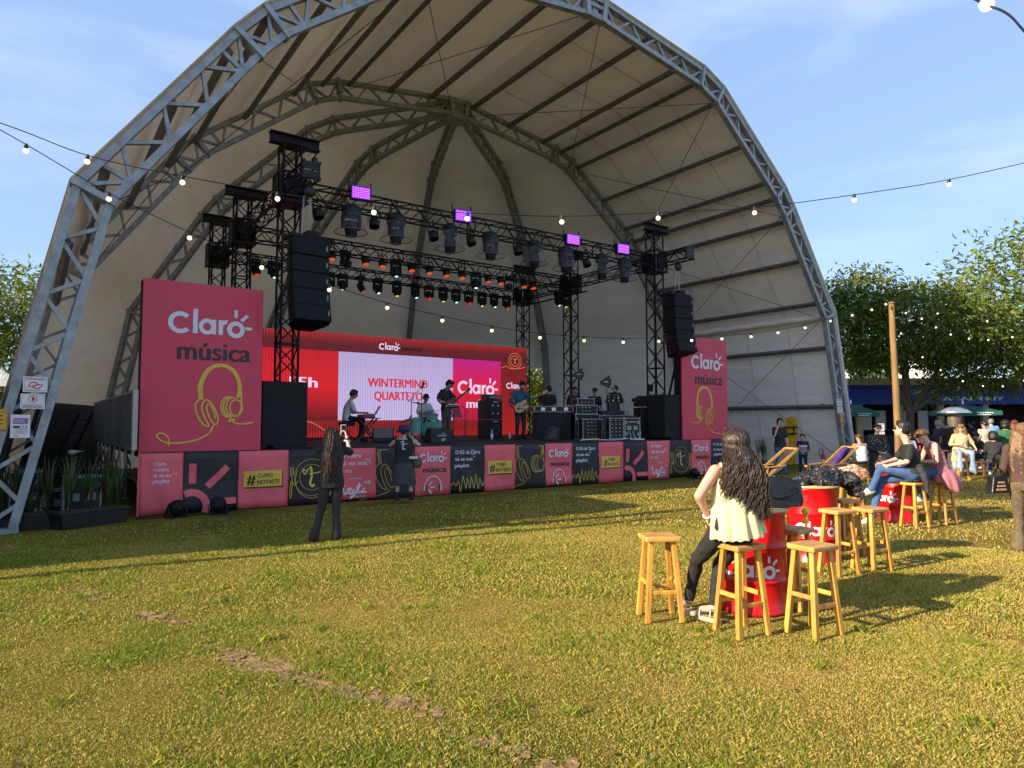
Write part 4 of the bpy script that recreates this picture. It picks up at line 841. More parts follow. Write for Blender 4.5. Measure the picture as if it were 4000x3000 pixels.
# keyboard player
kl=(7.0,17.62,SZ)
person('person in a white t-shirt seated at the keyboard, seen side on',kl,R(-104),1.74,seat(.55,.10,.12,.42,head=(0,.19,1.30),neck=(0,.10,1.165),wrR=(.13,.46,.80),elR=(.22,.20,.80),wrL=(-.13,.46,.80),elL=(-.22,.18,.80)),(0,.88,-.42),.02,skin2,('short',hair_k),(c_white,'short'),('trousers',c_navy),shoe_k,glasses='clear')
t=thing('drum_stool','round black stool under the keyboard player','stool',kl); mb=MB(); mb.lathe([(0,.44),(.2,.44),(.23,.48),(.22,.54),(0,.55)],20); mb.build('seat',c_black,t); mb=MB(); mb.cyl((0,0,.1),(0,0,.45),.03)
for a in range(3): mb.bar((0,0,.3),(.25*math.cos(a*2.1),.25*math.sin(a*2.1),.02),.02,.03)
mb.build('tripod',blkp,t)
kb=Vector((7.48,17.42,SZ)); rzk=R(-14)
t=thing('keyboard','small red-sided keyboard on a folding stand in front of the white shirted player','keyboard',kb,rzk); mb=MB(); mb.box((0,0,.70),(.34,.95,.09)); mb.build('case',blkp,t,bevel=.01); mb=MB(); mb.box((-.11,0,.748),(.13,.86,.014)); mb.build('keys',mat('ivory',(.6,.6,.58),.4),t); mb=MB(); mb.box((-.172,-.0,.70),(.008,.94,.07)); mb.box((0,-.478,.70),(.30,.008,.08)); mb.build('end_panel',mat('red_panel',(.30,.03,.06),.4),t)
t=thing('keyboard_stand','black folding stand under the small keyboard','stand',kb,rzk); mb=MB()
for sy in(-.3,.3): mb.bar((-.28,sy,.02),(.25,sy,.64),.05,.04); mb.bar((.28,sy,.02),(-.25,sy,.64),.05,.04)
mb.box((.05,0,.645),(.55,.9,.02)); mb.build('stand_frame',blkp,t)
t=thing('laptop','open laptop standing on the far end of the keyboard','laptop',(7.6,17.36,SZ+.75),rzk); mb=MB(); mb.box((0,0,.012),(.24,.33,.018)); mb.build('base',blkp,t); mb=MB(); mb.bar((.12,0,.02),(.24,0,.24),.33,.012,upv=(1,0,-.4)); mb.build('lid',alu,t)
# drums
dk=Vector((9.5,17.6,SZ)); t=thing('drum_kit','mint green drum kit with a dark bass drum head and a bronze cymbal','drum kit',dk,R(12))
def drum(name,c,ax,r,dp,hm):
    c=Vector(c);a=Vector(ax).normalized(); mb=MB(); mb.cyl(c-a*dp/2,c+a*dp/2,r,n=24); d=mb.build(name,mint,t); mb=MB(); mb.cyl(c+a*dp/2,c+a*(dp/2+.006),r*.96,n=24); mb.build('drum_head',hm,d); mb=MB()
    for q in(-1,1): mb.lathe([(r,-.012),(r+.012,-.012),(r+.012,.012),(r,.012)],24,c+a*q*(dp/2-.005),axis=a)
    mb.build('hoop',chrome if name!='bass_drum' else mint,d)
hd_w=mat('drum_head_white',(.6,.6,.58),.5); hd_k=mat('drum_head_black',(.015,.015,.017),.35)
drum('bass_drum',(.12,-.1,.28),(.15,-1,0),.275,.42,hd_k); drum('rack_tom',(.22,.05,.70),(.1,-.25,1),.155,.22,hd_w); drum('floor_tom',(-.36,.12,.42),(0,-.05,1),.20,.42,hd_w); drum('snare_drum',(-.02,.42,.60),(0,0,1),.18,.15,hd_w)
mb=MB(); cc=(-.38,.0,1.08); mb.lathe([(.27,0),(.12,.02),(.045,.028),(.03,.05),(0,.052)],26,cc,axis=(.12,-.2,1)); mb.build('cymbal',brass,t)
mb=MB(); mb.lathe([(.18,0),(.06,.015),(0,.02)],22,(.42,.3,.88),axis=(0,0,1)); mb.build('cymbal',brass,t)
mb=MB()
for c in((-.38,.0,1.07),(.42,.3,.86)):
    mb.cyl((c[0],c[1],.1),c,.012,n=6)
    for a in range(3): mb.bar((c[0],c[1],.32),(c[0]+.24*math.cos(a*2.1+.3),c[1]+.24*math.sin(a*2.1+.3),.01),.015,.015)
for a in range(3): mb.cyl((-.36+.22*math.cos(a*2.1),.12+.22*math.sin(a*2.1),.01),(-.36+.21*math.cos(a*2.1),.12+.21*math.sin(a*2.1),.5),.01,n=6)
mb.bar((.2,-.1,.5),(.2,.05,.66),.03,.03); mb.build('hardware',chrome,t)
person('person with glasses and a white t-shirt playing the drums',(9.72,18.28,SZ),R(186),1.74,seat(.52,.06,.24,.36,head=(0,.12,1.26),wrR=(.20,.36,.80),elR=(.29,.10,.80),wrL=(-.16,.40,.78),elL=(-.27,.12,.80)),(.15,.85,-.4),.02,skin2,('short',hair_k),(c_white,'short'),('trousers',c_grey),shoe_k,glasses='clear')
t=thing('drum_sticks','pair of pale drum sticks in the hands of the drummer','drumsticks',(9.72,18.28,SZ),R(186)); 
for x in(.20,-.16): mb=MB(); mb.cyl((x,.34,.80),(x*.4,.70,.92),.007,n=5); mb.build('stick',mat('maple',(.6,.45,.25),.5),t)
# guitarists
def guitar(name,label,loc,rz,c,dirv,bm,hm,ln,bass=False):
    t=thing(name,label,'bass guitar' if bass else 'guitar',loc,rz); c=Vector(c); d=Vector(dirv).normalized(); n=Vector((0,1,0)); n=(n-d*n.dot(d)).normalized(); v=n.cross(d)
    P=[]
    for k in range(36):
        a=k*2*math.pi/36; u=.235*math.cos(a); w=.165*math.sin(a)*(1-.22*math.exp(-((u-.04)/.08)**2))
        if bass and u>.1: u+=.10*abs(math.sin(a))**2
        elif u>.12 and w*(-1)>0.02: u-=.05
        P.append(c+d*u+v*w-n*.022)
    mb=MB(); mb.prism(P,n,.045); mb.build('body',bm,t,bevel=.008)
    mb=MB(); mb.bar(c+d*.15+n*.03,c+d*(.2+ln)+n*.03,.055,.022,upv=n); mb.build('neck',hm,t)
    e=c+d*(.2+ln)+n*.025; mb=MB(); mb.prism([e-v*.03,e+d*.05-v*.05,e+d*.18-v*.035,e+d*.2+v*.02,e+d*.05+v*.045,e+v*.03],n,.018); mb.build('headstock',bm if bass else blkp,t)
    mb=MB()
    for k in range(4): mb.cyl(e+d*(.05+.035*k)+v*.05,e+d*(.05+.035*k)-v*.055,.007,n=5)
    mb.box(c-d*.13+n*.03,(.06,.02,.06)); mb.box(c+n*.03,(.03,.015,.06)); mb.box(c+d*.08+n*.03,(.03,.015,.06)); mb.build('hardware',chrome if not bass else blkp,t)
    mb=MB(); a=c-d*.22; b=c+d*.3+v*.05
    mb.tube(catmull([a,a+Vector((.12,-.2,.25)),Vector((.13,-.12,1.40)),Vector((.02,.05,1.5)),Vector((-.08,.10,1.38)),b],6),.018,4); mb.build('strap',mat('strap',(.03,.02,.015),.8),t)
gl=(9.55,16.62,SZ); gz=R(-158)
person('person in a black t-shirt and dark glasses playing a maroon guitar',gl,gz,1.75,dict(elR=(.30,-.02,1.14),wrR=(.14,.24,1.05),elL=(-.30,.08,1.16),wrL=(-.44,.30,1.36),head=(-.03,.10,1.60),pnR=(0,-1,0)),(-.3,.75,-.6),.02,skin2,('quiff',hair_k),(c_black,'short'),('trousers',mat('cloth_taupe',(.10,.065,.055),.85,bump=.4)),shoe_k,glasses='dark')
guitar('electric_guitar','maroon hollow-body electric guitar held by the player in dark glasses',gl,gz,(.06,.20,1.05),(-.84,.12,.52),mat('maroon_gloss',(.14,.035,.045),.25,0,.15,5),mat('rosewood',(.06,.03,.02),.4),.5)
bl=(12.15,16.6,SZ); bz=R(172)
person('bearded person in a teal overshirt playing a natural wood bass',bl,bz,1.79,dict(elR=(.31,-.03,1.16),wrR=(.13,.22,1.02),elL=(-.34,.02,1.18),wrL=(-.62,.20,1.38),head=(-.02,.09,1.655),pnR=(0,-1,0)),(-.1,.85,-.5),.02,skin3,('short',hair_k),(c_teal,'long',-.12),('trousers',mat('cloth_charcoal',(.018,.018,.021),.85,bump=.4)),shoe_k,beard=True,fat=1.05)
guitar('bass_guitar','natural wood bass guitar held by the bearded player in teal',bl,bz,(.08,.20,1.0),(-.84,.06,.50),mat('natural_wood',(.52,.36,.16),.3,0,.12,8,stretch=(1,1,6)),mat('maple_neck',(.10,.06,.035),.4),.62,True)
person('person in a black t-shirt with back turned, behind the long road case',(14.15,17.7,SZ),R(-12),1.76,dict(elR=(.26,.02,1.12),wrR=(.20,.2,1.0),elL=(-.27,.03,1.12),wrL=(-.22,.2,1.0)),(-.3,1,-.2),.022,skin2,('short',hair_k),(c_black,'short'),('trousers',c_black),shoe_k)
person('bearded sound technician in a black and white cap behind the laptop with stickers',(15.75,16.2,SZ),R(140),1.75,dict(elR=(.28,.02,1.12),wrR=(.22,.22,.98),elL=(-.28,.06,1.12),wrL=(-.24,.25,1.0)),(.5,.75,-.35),.022,skin3,('short',hair_k),(c_black,'short'),('trousers',c_black),shoe_k,beard=True)
t=thing('cap','black and white trucker cap worn by the sound technician','cap',(15.75,16.2,SZ),R(140)); q=Matrix.Rotation(R(-30),3,'Z'); mb=MB(); mb.lathe([(.112,0),(.11,.05),(.075,.10),(0,.115)],18,(0,.012,1.655)); mb.build('crown',c_black,t); mb=MB(); mb.ball(q@Vector((0,.13,0))+Vector((0,0,1.665)),(.085,.09,.012),12,6,rot=q); mb.ball(q@Vector((0,.06,0))+Vector((0,0,1.70)),(.08,.068,.05),12,6,rot=q); mb.build('white_front',c_white,t)
person('person mostly hidden behind the stacked audio racks, only the head showing',(15.1,17.5,SZ),R(165),1.75,None,(0,1,-.2),.025,skin2,('short',hair_k),(c_black,'short'),('trousers',c_black),shoe_k)
person('person crouched behind the mixing desk under the second antenna',(15.35,16.75,SZ),R(150),1.68,None,(0,1,-.3),.025,skin2,('bun',hair_k),(c_black,'short'),('trousers',c_black),shoe_k)
# bass amplifier stack
t=thing('bass_amplifier','tall black bass amplifier stack with silver horns and one big cone','amplifier',(11.8,17.75,SZ),R(8))
for k,(z,h) in enumerate(((.02,.60),(.63,.60))):
    mb=MB(); mb.box((0,0,z+h/2),(.66,.45,h)); cb=mb.build('cabinet',casem,t,bevel=.015); mb=MB(); mb.box((0,-.228,z+h/2),(.60,.01,h-.06)); mb.build('grille',blkp,cb)
    mb=MB()
    if k==0: mb.lathe([(.0,-.03),(.06,-.02),(.13,.0),(.145,.006),(.14,-.004)],24,(.06,-.236,z+.28),axis=(0,-1,0)); mb.build('cone',mat('speaker_cone',(.10,.10,.105),.5),cb)
    else:
        for sx in(-.09,.13):
            for sz in(.17,.42): mb.ball((sx,-.238,z+sz),(.045,.02,.045),12,6)
        mb.build('horn',chrome,cb)
    mb=MB(); mb.box((.02,-.236,z+h-.06),(.2,.006,.03)); mb.build('badge',badge,cb)
mb=MB(); mb.box((.05,.0,1.32),(.56,.36,.15)); hd_=mb.build('amp_head',blkp,t,bevel=.01); mb=MB(); mb.box((.05,-.185,1.32),(.5,.008,.09)); mb.box((.05,0,1.40),(.5,.3,.02))
for k in range(6): mb.cyl((-.14+.07*k,-.19,1.32),(-.14+.07*k,-.205,1.32),.014,n=8)
mb.build('front_panel',alu,hd_)
# wedge monitors
def wedge(loc,rz,label,w=.62,front=None):
    t=thing('stage_monitor',label,'monitor speaker',loc,rz,'wedge monitors on the stage'); P=[(-.24,0),(.24,0),(.24,.10),(.02,.40),(-.24,.36)]
    mb=MB(); mb.prism([(-w/2,b,c) for b,c in P],(1,0,0),w); bd=mb.build('cabinet',casem,t,bevel=.02)
    a,b=Vector((0,.245,.115)),Vector((0,.03,.395)); mb=MB(); mb.bar(a,b,w*.9,.012,upv=(0,.8,.6)); mb.build('grille',front or mat('speaker_grille',(.008,.009,.011),.65,0,.2,40,spec=.2),t)
    mb=MB(); mb.bar((-w*.2,-.246,.2),(w*.2,-.246,.2),.02,.05); mb.box((w*.05,-.246,.26),(.06,.01,.02)); mb.build('handle',alu if w>.6 else blkp,t); return t
w7=wedge((8.5,15.2,SZ),R(-4),'black stage monitor marked 07 at the front of the stage'); pr=Print((-.02,-.252,.06),(1,0,0),(0,0,1),.004); pr.text('07',0,0,.10,0,.02,.11); pr.build('number',[white],w7)
wedge((7.80,17.0,SZ),R(155),'grey-fronted stage monitor on its side in front of the keyboard player',.56,mat('grey_grille',(.16,.125,.115),.7,0,.1,40))
t=thing('stage_monitor','black triangular stage monitor seen end on at the right','monitor speaker',(12.55,15.6,SZ),R(-40),'wedge monitors on the stage'); mb=MB(); mb.prism([(-.24,-.3,.0),(.24,-.3,0),(.24,-.3,.36),(.10,-.3,.44),(-.05,-.3,.40),(-.24,-.3,.06)],(0,1,0),.6); mb.build('cabinet',casem,t,bevel=.025)
mb=MB(); mb.prism([(-.08,-.302,.08),(.16,-.302,.08),(.16,-.302,.30),(.08,-.302,.33)],(0,-1,0),.01); mb.ball((.06,-.316,.2),(.02,.01,.02),8,5); mb.build('handle',mat('grey_plastic',(.05,.05,.055),.5),t)
# long road case with black skirt
t=thing('road_case','long road case with aluminium edges on a black draped base','road case',(13.65,16.95,SZ),R(-26)); mb=MB(); mb.box((0,0,.42),(1.15,.62,.84)); mb.build('drape',c_black,t,bevel=.02); mb=MB(); mb.box((0,0,.95),(1.25,.66,.17)); mb.build('lid',casem,t,bevel=.008); mb=MB()
for sz in(.865,1.035):
    for sy in(-.335,.335): mb.box((0,sy,sz),(1.28,.03,.025))
    for sx in(-.63,.63): mb.box((sx,0,sz),(.03,.66,.025))
for sx in(-.63,.63):
    for sy in(-.33,.33): mb.box((sx,sy,.95),(.045,.045,.2))
mb.build('edge_trim',alu,t); mb=MB()
for x in(-.35,.0,.4): mb=MB(); mb.box((x,-.338,.95),(.13,.012,.10)); mb.build('latch',chrome,t)
# racks
def rack(loc,rz,label,w,h,d=.55,text=None,openf=False,grp='flight cases and audio racks'):
    t=thing('flight_case',label,'flight case',loc,rz,grp); mb=MB(); mb.box((0,0,h/2),(w-.02,d-.02,h-.02)); mb.build('shell',casem,t); mb=MB()
    for sx in(-1,1):
        for sy in(-1,1): mb.box((sx*w/2,sy*d/2,h/2),(.03,.03,h))
        for sz in(.0,h): mb.box((sx*w/2,0,sz),(.03,d,.03)); mb.box((0,sx*d/2,sz),(w,.03,.03))
    mb.build('edge_trim',alu,t); mb=MB()
    for sx in(-1,1):
        for sz in(0,h): mb.ball((sx*w/2,-d/2,sz),(.03,.03,.03),8,5)
    mb.build('ball_corner',chrome,t)
    if openf:
        mb=MB()
        for k in range(int(h/.11)): mb.box((0,-d/2+.0,.09+.11*k),(w-.1,.012,.08)); 
        r_=mb.build('rack_unit',blkp,t); mb=MB()
        for k in range(int(h/.11)):
            for q in range(3): mb.cyl((-.15+.12*q,-d/2-.008,.09+.11*k),(-.15+.12*q,-d/2-.03,.09+.11*k),.014,n=6)
        mb.build('knob',chrome,r_)
    else:
        mb=MB()
        for sx in(-.22,.22): mb.box((sx*w,-d/2-.002,h*.52),(.15*w/.5,.012,.13))
        for sx in(-.5,.5):
            for sz in(.22,.8): mb.box((sx*(w-.1),-d/2-.004,h*sz),(.07,.012,.09))
        mb.build('latch',alu,t)
    if text: pr=Print((-.1*w/.5,-d/2-.004,h*.78),(1,0,0),(0,0,1),.005); pr.text(text,0,0,.07,0,.01,w*.45); pr.build('lettering',[white],t)
    return t
rack((14.3,14.75,SZ+.05),R(-28),'open flight case of patch gear beside the lettered one',.42,.60,openf=True); rack((14.72,14.52,SZ+.05),R(-28),'closed flight case lettered MAN 03, front of the right gear',.46,.60,text='MAN 03')
rack((14.1,15.6,SZ),R(-26),'open rack at the bottom of the gear stack by the middle tower',.62,.62,openf=True); rack((14.45,16.3,SZ),R(-20),'low black case under the stacked audio racks',.75,.78); rack((14.45,16.3,SZ+.8),R(-20),'middle audio rack of the stack behind the road case',.70,.26,openf=True); rack((14.42,16.3,SZ+1.08),R(-20),'top audio rack of the stack with a white sheet on it',.56,.20,openf=True)
rack((16.6,16.4,SZ),R(-15),'low case behind the right front tower with water bottles on top',.9,.72); rack((15.2,15.85,SZ),R(-20),'case carrying the small mixing desk in front of the technician',1.0,.74)
t=thing('mixing_desk','small mixing desk in front of the bearded technician','mixer',(15.15,15.8,SZ+.76),R(-20)); mb=MB(); mb.box((0,0,.07),(.8,.5,.12)); mb.build('body',blkp,t,bevel=.015); mb=MB()
for i in range(10):
    for j in range(4): mb.cyl((-.33+.07*i,-.15+.09*j,.13),(-.33+.07*i,-.15+.09*j,.15),.014,n=6)
mb.build('knob',alu,t)
t=thing('laptop','laptop with round stickers on its lid in front of the technician','laptop',(15.1,15.6,SZ+1.16),R(-22)); mb=MB(); mb.box((0,.12,.0),(.42,.28,.02)); mb.build('base',blkp,t); mb=MB(); mb.bar((0,-.02,.01),(0,-.10,.31),.42,.012,upv=(0,1,.2)); lid=mb.build('lid',blkp,t)
stk=[mat('sticker_%s'%n,c_,.5) for n,c_ in(('blue',(.1,.3,.5)),('cream',(.7,.6,.45)),('teal',(.1,.4,.35)),('red',(.5,.1,.08)))]; mb=MB()
for k in range(9): x=-.15+.15*(k%3)+random.uniform(-.03,.03); z=.06+.09*(k//3); mb.lathe([(0,.004),(.036,.003)],10,(x,-.034-z*.25,z),mi=k%4,axis=(0,-1,-.26))
mb.build('sticker',stk,lid)
t=thing('laptop_stand','thin black stand holding the laptop with stickers','stand',(15.1,15.65,SZ+.88),R(-22)); mb=MB(); mb.box((0,0,.13),(.3,.2,.26)); mb.build('tray_stand',blkp,t)
def antenna(x,y,top,label):
    t=thing('paddle_antenna',label,'antenna',(x,y,SZ),R(-25),'black paddle antennas'); mb=MB(); mb.cyl((0,0,.05),(0,0,top-.15),.011,n=6)
    for a in range(3): mb.bar((0,0,.35),(.3*math.cos(a*2.1),.3*math.sin(a*2.1),.01),.018,.018)
    mb.build('stand_pole',blkp,t); mb=MB(); mb.prism([(-.2,0,top-.03),(-.2,0,top+.07),(.10,0,top+.26),(.10,0,top-.16)],(0,1,0),.03); mb.box((.12,.015,top+.04),(.05,.05,.2)); mb.build('paddle',blkp,t); mb=MB(); mb.box((-.02,-.003,top+.05),(.13,.004,.03)); mb.build('badge',badge,t)
antenna(14.55,16.6,2.05,'paddle antenna higher up beside the middle right tower'); antenna(14.3,15.05,1.72,'paddle antenna on a floor stand in front of the technician')
t=thing('stool','orange-brown wooden stool behind the lettered flight case','stool',(15.8,15.3,SZ)); mb=MB(); mb.box((0,0,.72),(.36,.36,.04)); mb.build('seat',mat('orange_wood',(.30,.09,.02),.5,0,.2,8),t)
for sx in(-1,1):
    for sy in(-1,1): mb=MB(); mb.bar((sx*.11,sy*.11,.7),(sx*.18,sy*.18,0),.04,.04); mb.build('leg',MATS['orange_wood'],t)
t=thing('audio_console','small audio console with a tilted screen behind the right speaker block','mixer',(16.05,14.95,SZ+1.02),R(-20)); mb=MB(); mb.box((0,0,.22),(1.0,.5,.12)); mb.box((.05,0,.32),(.85,.4,.06)); mb.box((0,0,.08),(.9,.45,.14)); mb.build('body',blkp,t,bevel=.02); mb=MB(); mb.bar((-.05,0,.36),(.03,0,.62),.02,.02); mb.bar((.02,0,.5),(.06,0,.72),.2,.015); mb.build('screen_arm',blkp,t); mb=MB(); mb.box((.2,-.24,.1),(.2,.01,.06)); mb.box((-.3,-.24,.1),(.015,.01,.25)); mb.build('panel',alu,t)
t=thing('table','black draped table under the small audio console','table',(16.1,14.98,SZ),R(-20)); mb=MB(); mb.box((0,0,.5),(.9,.5,1.0)); mb.build('drape',c_black,t,bevel=.02)
t=thing('router','white router with three antennas at the front edge of the stage','router',(14.45,13.95,SZ)); mb=MB(); mb.box((0,0,.03),(.42,.2,.04)); mb.build('body',c_white,t,bevel=.01); mb=MB()
for x,dx in((-.16,-.1),(.0,-.12),(.16,.05)): mb.bar((x,.06,.04),(x+dx,.06,.26),.02,.012)
mb.build('aerial',c_white,t)
def bottle(loc,label,h=.22,capm=None,grp=None,labm=None):
    t=thing('water_bottle',label,'bottle',loc,0,grp); k=h/.22; mb=MB(); mb.lathe([(.028*k,0),(.033*k,.01),(.033*k,.06*k),(.030*k,.08*k),(.033*k,.11*k),(.031*k,.15*k),(.014*k,.19*k),(.013*k,.205*k)],14); mb.build('bottle_body',mat('bottle_plastic',(.75,.8,.85),.12,0,.02,alpha=.35,spec=.8),t); mb=MB(); mb.cyl((0,0,.2*k),(0,0,.222*k),.015*k,n=10); mb.build('bottle_cap',capm or white,t); mb=MB(); mb.cyl((0,0,.06*k),(0,0,.125*k),.0345*k,n=14,cap=False); mb.build('label',labm or white,t)
bottle((11.5,17.2,SZ),'clear water bottle standing in front of the bass amplifier',.3); bottle((12.0,16.95,SZ),'small water bottle on the floor between amplifier and bass player',.24); bottle((16.35,16.2,SZ+.75),'water bottle on the low case, left of two by the right front tower',.3); bottle((16.75,16.1,SZ+.75),'water bottle on the low case, nearest the right front tower',.3)
def micstand(x,y,h,boom,label):
    t=thing('microphone_stand',label,'microphone stand',(x,y,SZ),0,'microphone stands on the stage'); b=Vector(boom); mb=MB(); mb.cyl((0,0,.05),(0,0,h),.011,n=6); mb.cyl((-b.x*.35,-b.y*.35,h-b.z*.35),(b.x,b.y,h+b.z),.008,n=6)
    for a in range(3): mb.bar((0,0,.2),(.3*math.cos(a*2.1+.5),.3*math.sin(a*2.1+.5),.01),.016,.016)
    mb.build('stand_frame',blkp,t); mb=MB(); e=Vector((b.x,b.y,h+b.z)); d=b.normalized(); mb.cyl(e-d*.05,e+d*.1,.018,.024,n=8); mb.ball(e+d*.12,(.028,.028,.03),8,6); mb.build('microphone',blkp,t)
micstand(8.52,16.75,1.2,(.32,.0,.33),'tall boom microphone stand over the floor tom'); micstand(8.86,16.8,1.28,(.04,.0,.25),'straight microphone stand in front of the cymbal'); micstand(8.6,17.3,.45,(.16,.05,.18),'short microphone stand by the floor tom'); micstand(8.0,17.0,.4,(.4,.0,.16),'low boom microphone stand at the grey stage monitor'); micstand(10.3,16.8,.9,(-.3,.0,.25),'boom microphone stand right of the guitarist')
t=thing('music_stand','black perforated music stand with white pages before the guitarist','music stand',(9.42,16.0,SZ),R(10)); mb=MB(); mb.cyl((0,0,.03),(0,0,.75),.012,n=6)
for a in range(3): mb.bar((0,0,.2),(.25*math.cos(a*2.1),.25*math.sin(a*2.1),.01),.015,.015)
mb.build('stand_pole',blkp,t); mb=MB(); q=Matrix.Rotation(R(-22),3,'X')
for k in range(5): mb.box(Vector((0,0,.82))+q@Vector((0,0,-.15+.07*k)),(.55,.012,.03),rot=q)
for k in range(9): mb.box(Vector((0,.003,.82))+q@Vector((-.26+.065*k,0,0)),(.03,.012,.33),rot=q)
mb.build('desk',blkp,t); t2=tag(None or (lambda:(lambda b:(b.box((0,0,0),(.42,.02,.2)),b.build('sheet_music',c_white,None,(0,0,0)))[1])(MB()))(),'white sheet music lying on the black music stand','sheet music'); t2.location=(9.42,16.03,SZ+.98); t2.rotation_euler=(R(68),0,R(10))
# cables on the deck
for k,(p,lab,c_) in enumerate((([(8.9,16.2),(9.4,15.9),(10.0,16.1),(10.6,15.8),(11.4,16.2),(12.1,16.5)],'black instrument cable curling between guitarist and bass player',blkp),([(14.6,14.5),(14.3,14.25),(13.6,14.15),(12.9,14.3),(12.6,14.35)],'white power cable looping in front of the lettered flight case',c_white),([(13.6,15.2),(13.9,15.0),(14.1,15.3),(13.8,15.5),(13.5,15.3),(13.9,15.1)],'tangled yellow and black cable by the open flight case',mat('yellow_cable',(.5,.42,.02),.5)))):
    mb=MB(); mb.tube(catmull([(x,y,SZ+.02+.02*(i%2)) for i,(x,y) in enumerate(p)],8),.015,5); tag(mb.build('cable',c_,None,(p[0][0],p[0][1],SZ)),lab,'cable')
# ---------------------------------------------------------------- bar stools
pine=mat('pine_varnish',(.60,.285,.05),.42,0,.36,3.0,.2,30,stretch=(9,9,.8),orand=.28); pine_t=mat('pine_seat',(.62,.32,.08),.42,0,.28,4,.15,30,stretch=(1,9,3),orand=.25)
rs_=random.Random(5)
def barstool():
    t=thing('bar_stool','a','stool',(0,0,0),0,'pine bar stools round the red drums'); mb=MB(); mb.box((0,0,.687),(.305,.265,.044)); mb.build('seat',pine_t,t,bevel=.012)
    for sx in(-1,1):
        for sy in(-1,1): mb=MB(); mb.bar((sx*.098,sy*.08,.666),(sx*.150,sy*.132,0),.043,.040,upv=(0,1,.2)); mb.build('leg',pine,t,bevel=.005)
    for (p,q) in(((-.130,-.112,.245),(.130,-.112,.245)),((-.130,.112,.245),(.130,.112,.245)),((-.127,-.112,.315),(-.127,.112,.315)),((.127,-.112,.315),(.127,.112,.315))):
        mb=MB(); mb.bar(p,q,.028,.036,upv=(0,0,1)); mb.build('rung',pine,t,bevel=.008)
    return t
ST=[((4.43,4.03),-30,'bar stool standing alone to the left of the curly haired woman'),((4.66,3.38),-11,'bar stool the curly haired woman leans on, in front of the nearest red drum'),((5.10,3.03),-7,'empty bar stool nearest the viewer, right of the nearest red drum'),((5.72,3.58),4,'shaded bar stool just behind the empty one nearest the viewer'),((7.35,4.95),-20,'bar stool mostly hidden between the handbag and the middle red drum'),((7.33,4.04),-12,'bar stool in front of the middle red drum, covering the end of its logo'),((7.77,3.90),-9,'bar stool on the right side of the middle red drum'),((8.34,4.5),-20,'bar stool half hidden behind the middle red drum'),((11.8,6.25),-25,'bar stool holding the flower patterned bag'),((11.54,5.09),-12,'bar stool the man in the black t-shirt sits on'),((12.28,4.98),-6,'bar stool the woman in pink sits on')]
def many(fn,spots):
    p=fn()
    for k,(xy,rz,lab) in enumerate(spots):
        if k==0: p.location=(*xy,0); p.rotation_euler.z=R(rz); p['label']=lab
        else: dup(p,(*xy,0),R(rz),lab)
many(barstool,ST)
def roundstool():
    t=thing('round_stool','a','stool',(0,0,0),0,'round topped stools further back'); mb=MB(); mb.lathe([(0,.70),(.16,.70),(.17,.715),(.17,.735),(.155,.75),(0,.75)],24); mb.build('seat',pine_t,t)
    for a in range(4): mb=MB(); mb.bar((.1*math.cos(a*1.57+.5),.1*math.sin(a*1.57+.5),.7),(.2*math.cos(a*1.57+.5),.2*math.sin(a*1.57+.5),0),.042,.042); mb.build('leg',pine,t)
    mb=MB()
    for a in range(4): b=a+1; mb.bar((.165*math.cos(a*1.57+.5),.165*math.sin(a*1.57+.5),.25),(.165*math.cos(b*1.57+.5),.165*math.sin(b*1.57+.5),.25),.03,.03)
    mb.build('rung',pine,t); return t
many(roundstool,[((18.3,9.0),10,'round stool standing before the woman in the dotted black top'),((21.92,8.31),30,'round stool the woman with the paper cup sits on')])
# ---------------------------------------------------------------- red drums
redp=mat('drum_paint',(.60,.004,.008),.30,0,.12,2.5,.35,3.0,spec=.5,bdist=.03); wtop=mat('drum_table_top',(.60,.40,.17),.5,0,.2,3,stretch=(1,8,1)); logo_w=mat('drum_logo',(.72,.72,.72),.45)
class CylPrint(Print):
    def __init__(s,r,a0,z0): s.rad=r; s.a0=a0; s.z0=z0; s.d=.003; s.mb=MB()
    def p(s,x,y): a=s.a0+x/s.rad; return Vector(((s.rad+s.d)*math.cos(a),(s.rad+s.d)*math.sin(a),s.z0+y))
    def rect(s,x0,y0,x1,y1,mi=0):
        n=max(1,int((x1-x0)/.03))
        for k in range(n): a=x0+(x1-x0)*k/n; b=x0+(x1-x0)*(k+1)/n; s.poly([(a,y0),(b,y0),(b,y1),(a,y1)],mi)
def drumbarrel(x,y,a0,rz,label):
    t=thing('oil_drum',label,'oil drum table',(x,y,0),0,'red oil drums used as tables'); r=.287; pr_=[(r*.93,.0),(r+.006,.0),(r+.008,.02),(r,.03)]
    for z in(.29,.585): pr_+=[(r,z-.035),(r+.004,z-.022),(r+.016,z-.010),(r+.016,z+.010),(r+.004,z+.022),(r,z+.035)]
    pr_+=[(r,.855),(r+.008,.865),(r+.008,.88),(r*.9,.882),(0,.875)]; mb=MB(); mb.lathe(pr_,64); mb.build('drum_body',redp,t)
    mb=MB(); mb.lathe([(0,.886),(.312,.886),(.318,.893),(.318,.907),(.312,.914),(0,.914)],56); mb.build('table_top',wtop,t)
    c=CylPrint(r,a0,.335); c.logo(0,0,.53); c.build('claro_logo',logo_w,t); return t
va=lambda x,y: math.atan2(-y,-x)+0*x+2*math.pi
drumbarrel(5.36,3.76,va(5.36,3.76)-R(57),0,'nearest red oil drum, with a black handbag on its top'); drumbarrel(7.80,4.62,va(7.8,4.62)-R(40),0,'middle red oil drum, with a crumpled black jacket on top'); drumbarrel(12.05,5.58,va(12.05,5.58)-R(104),0,'farthest red oil drum, with water bottles, beside the seated couple')
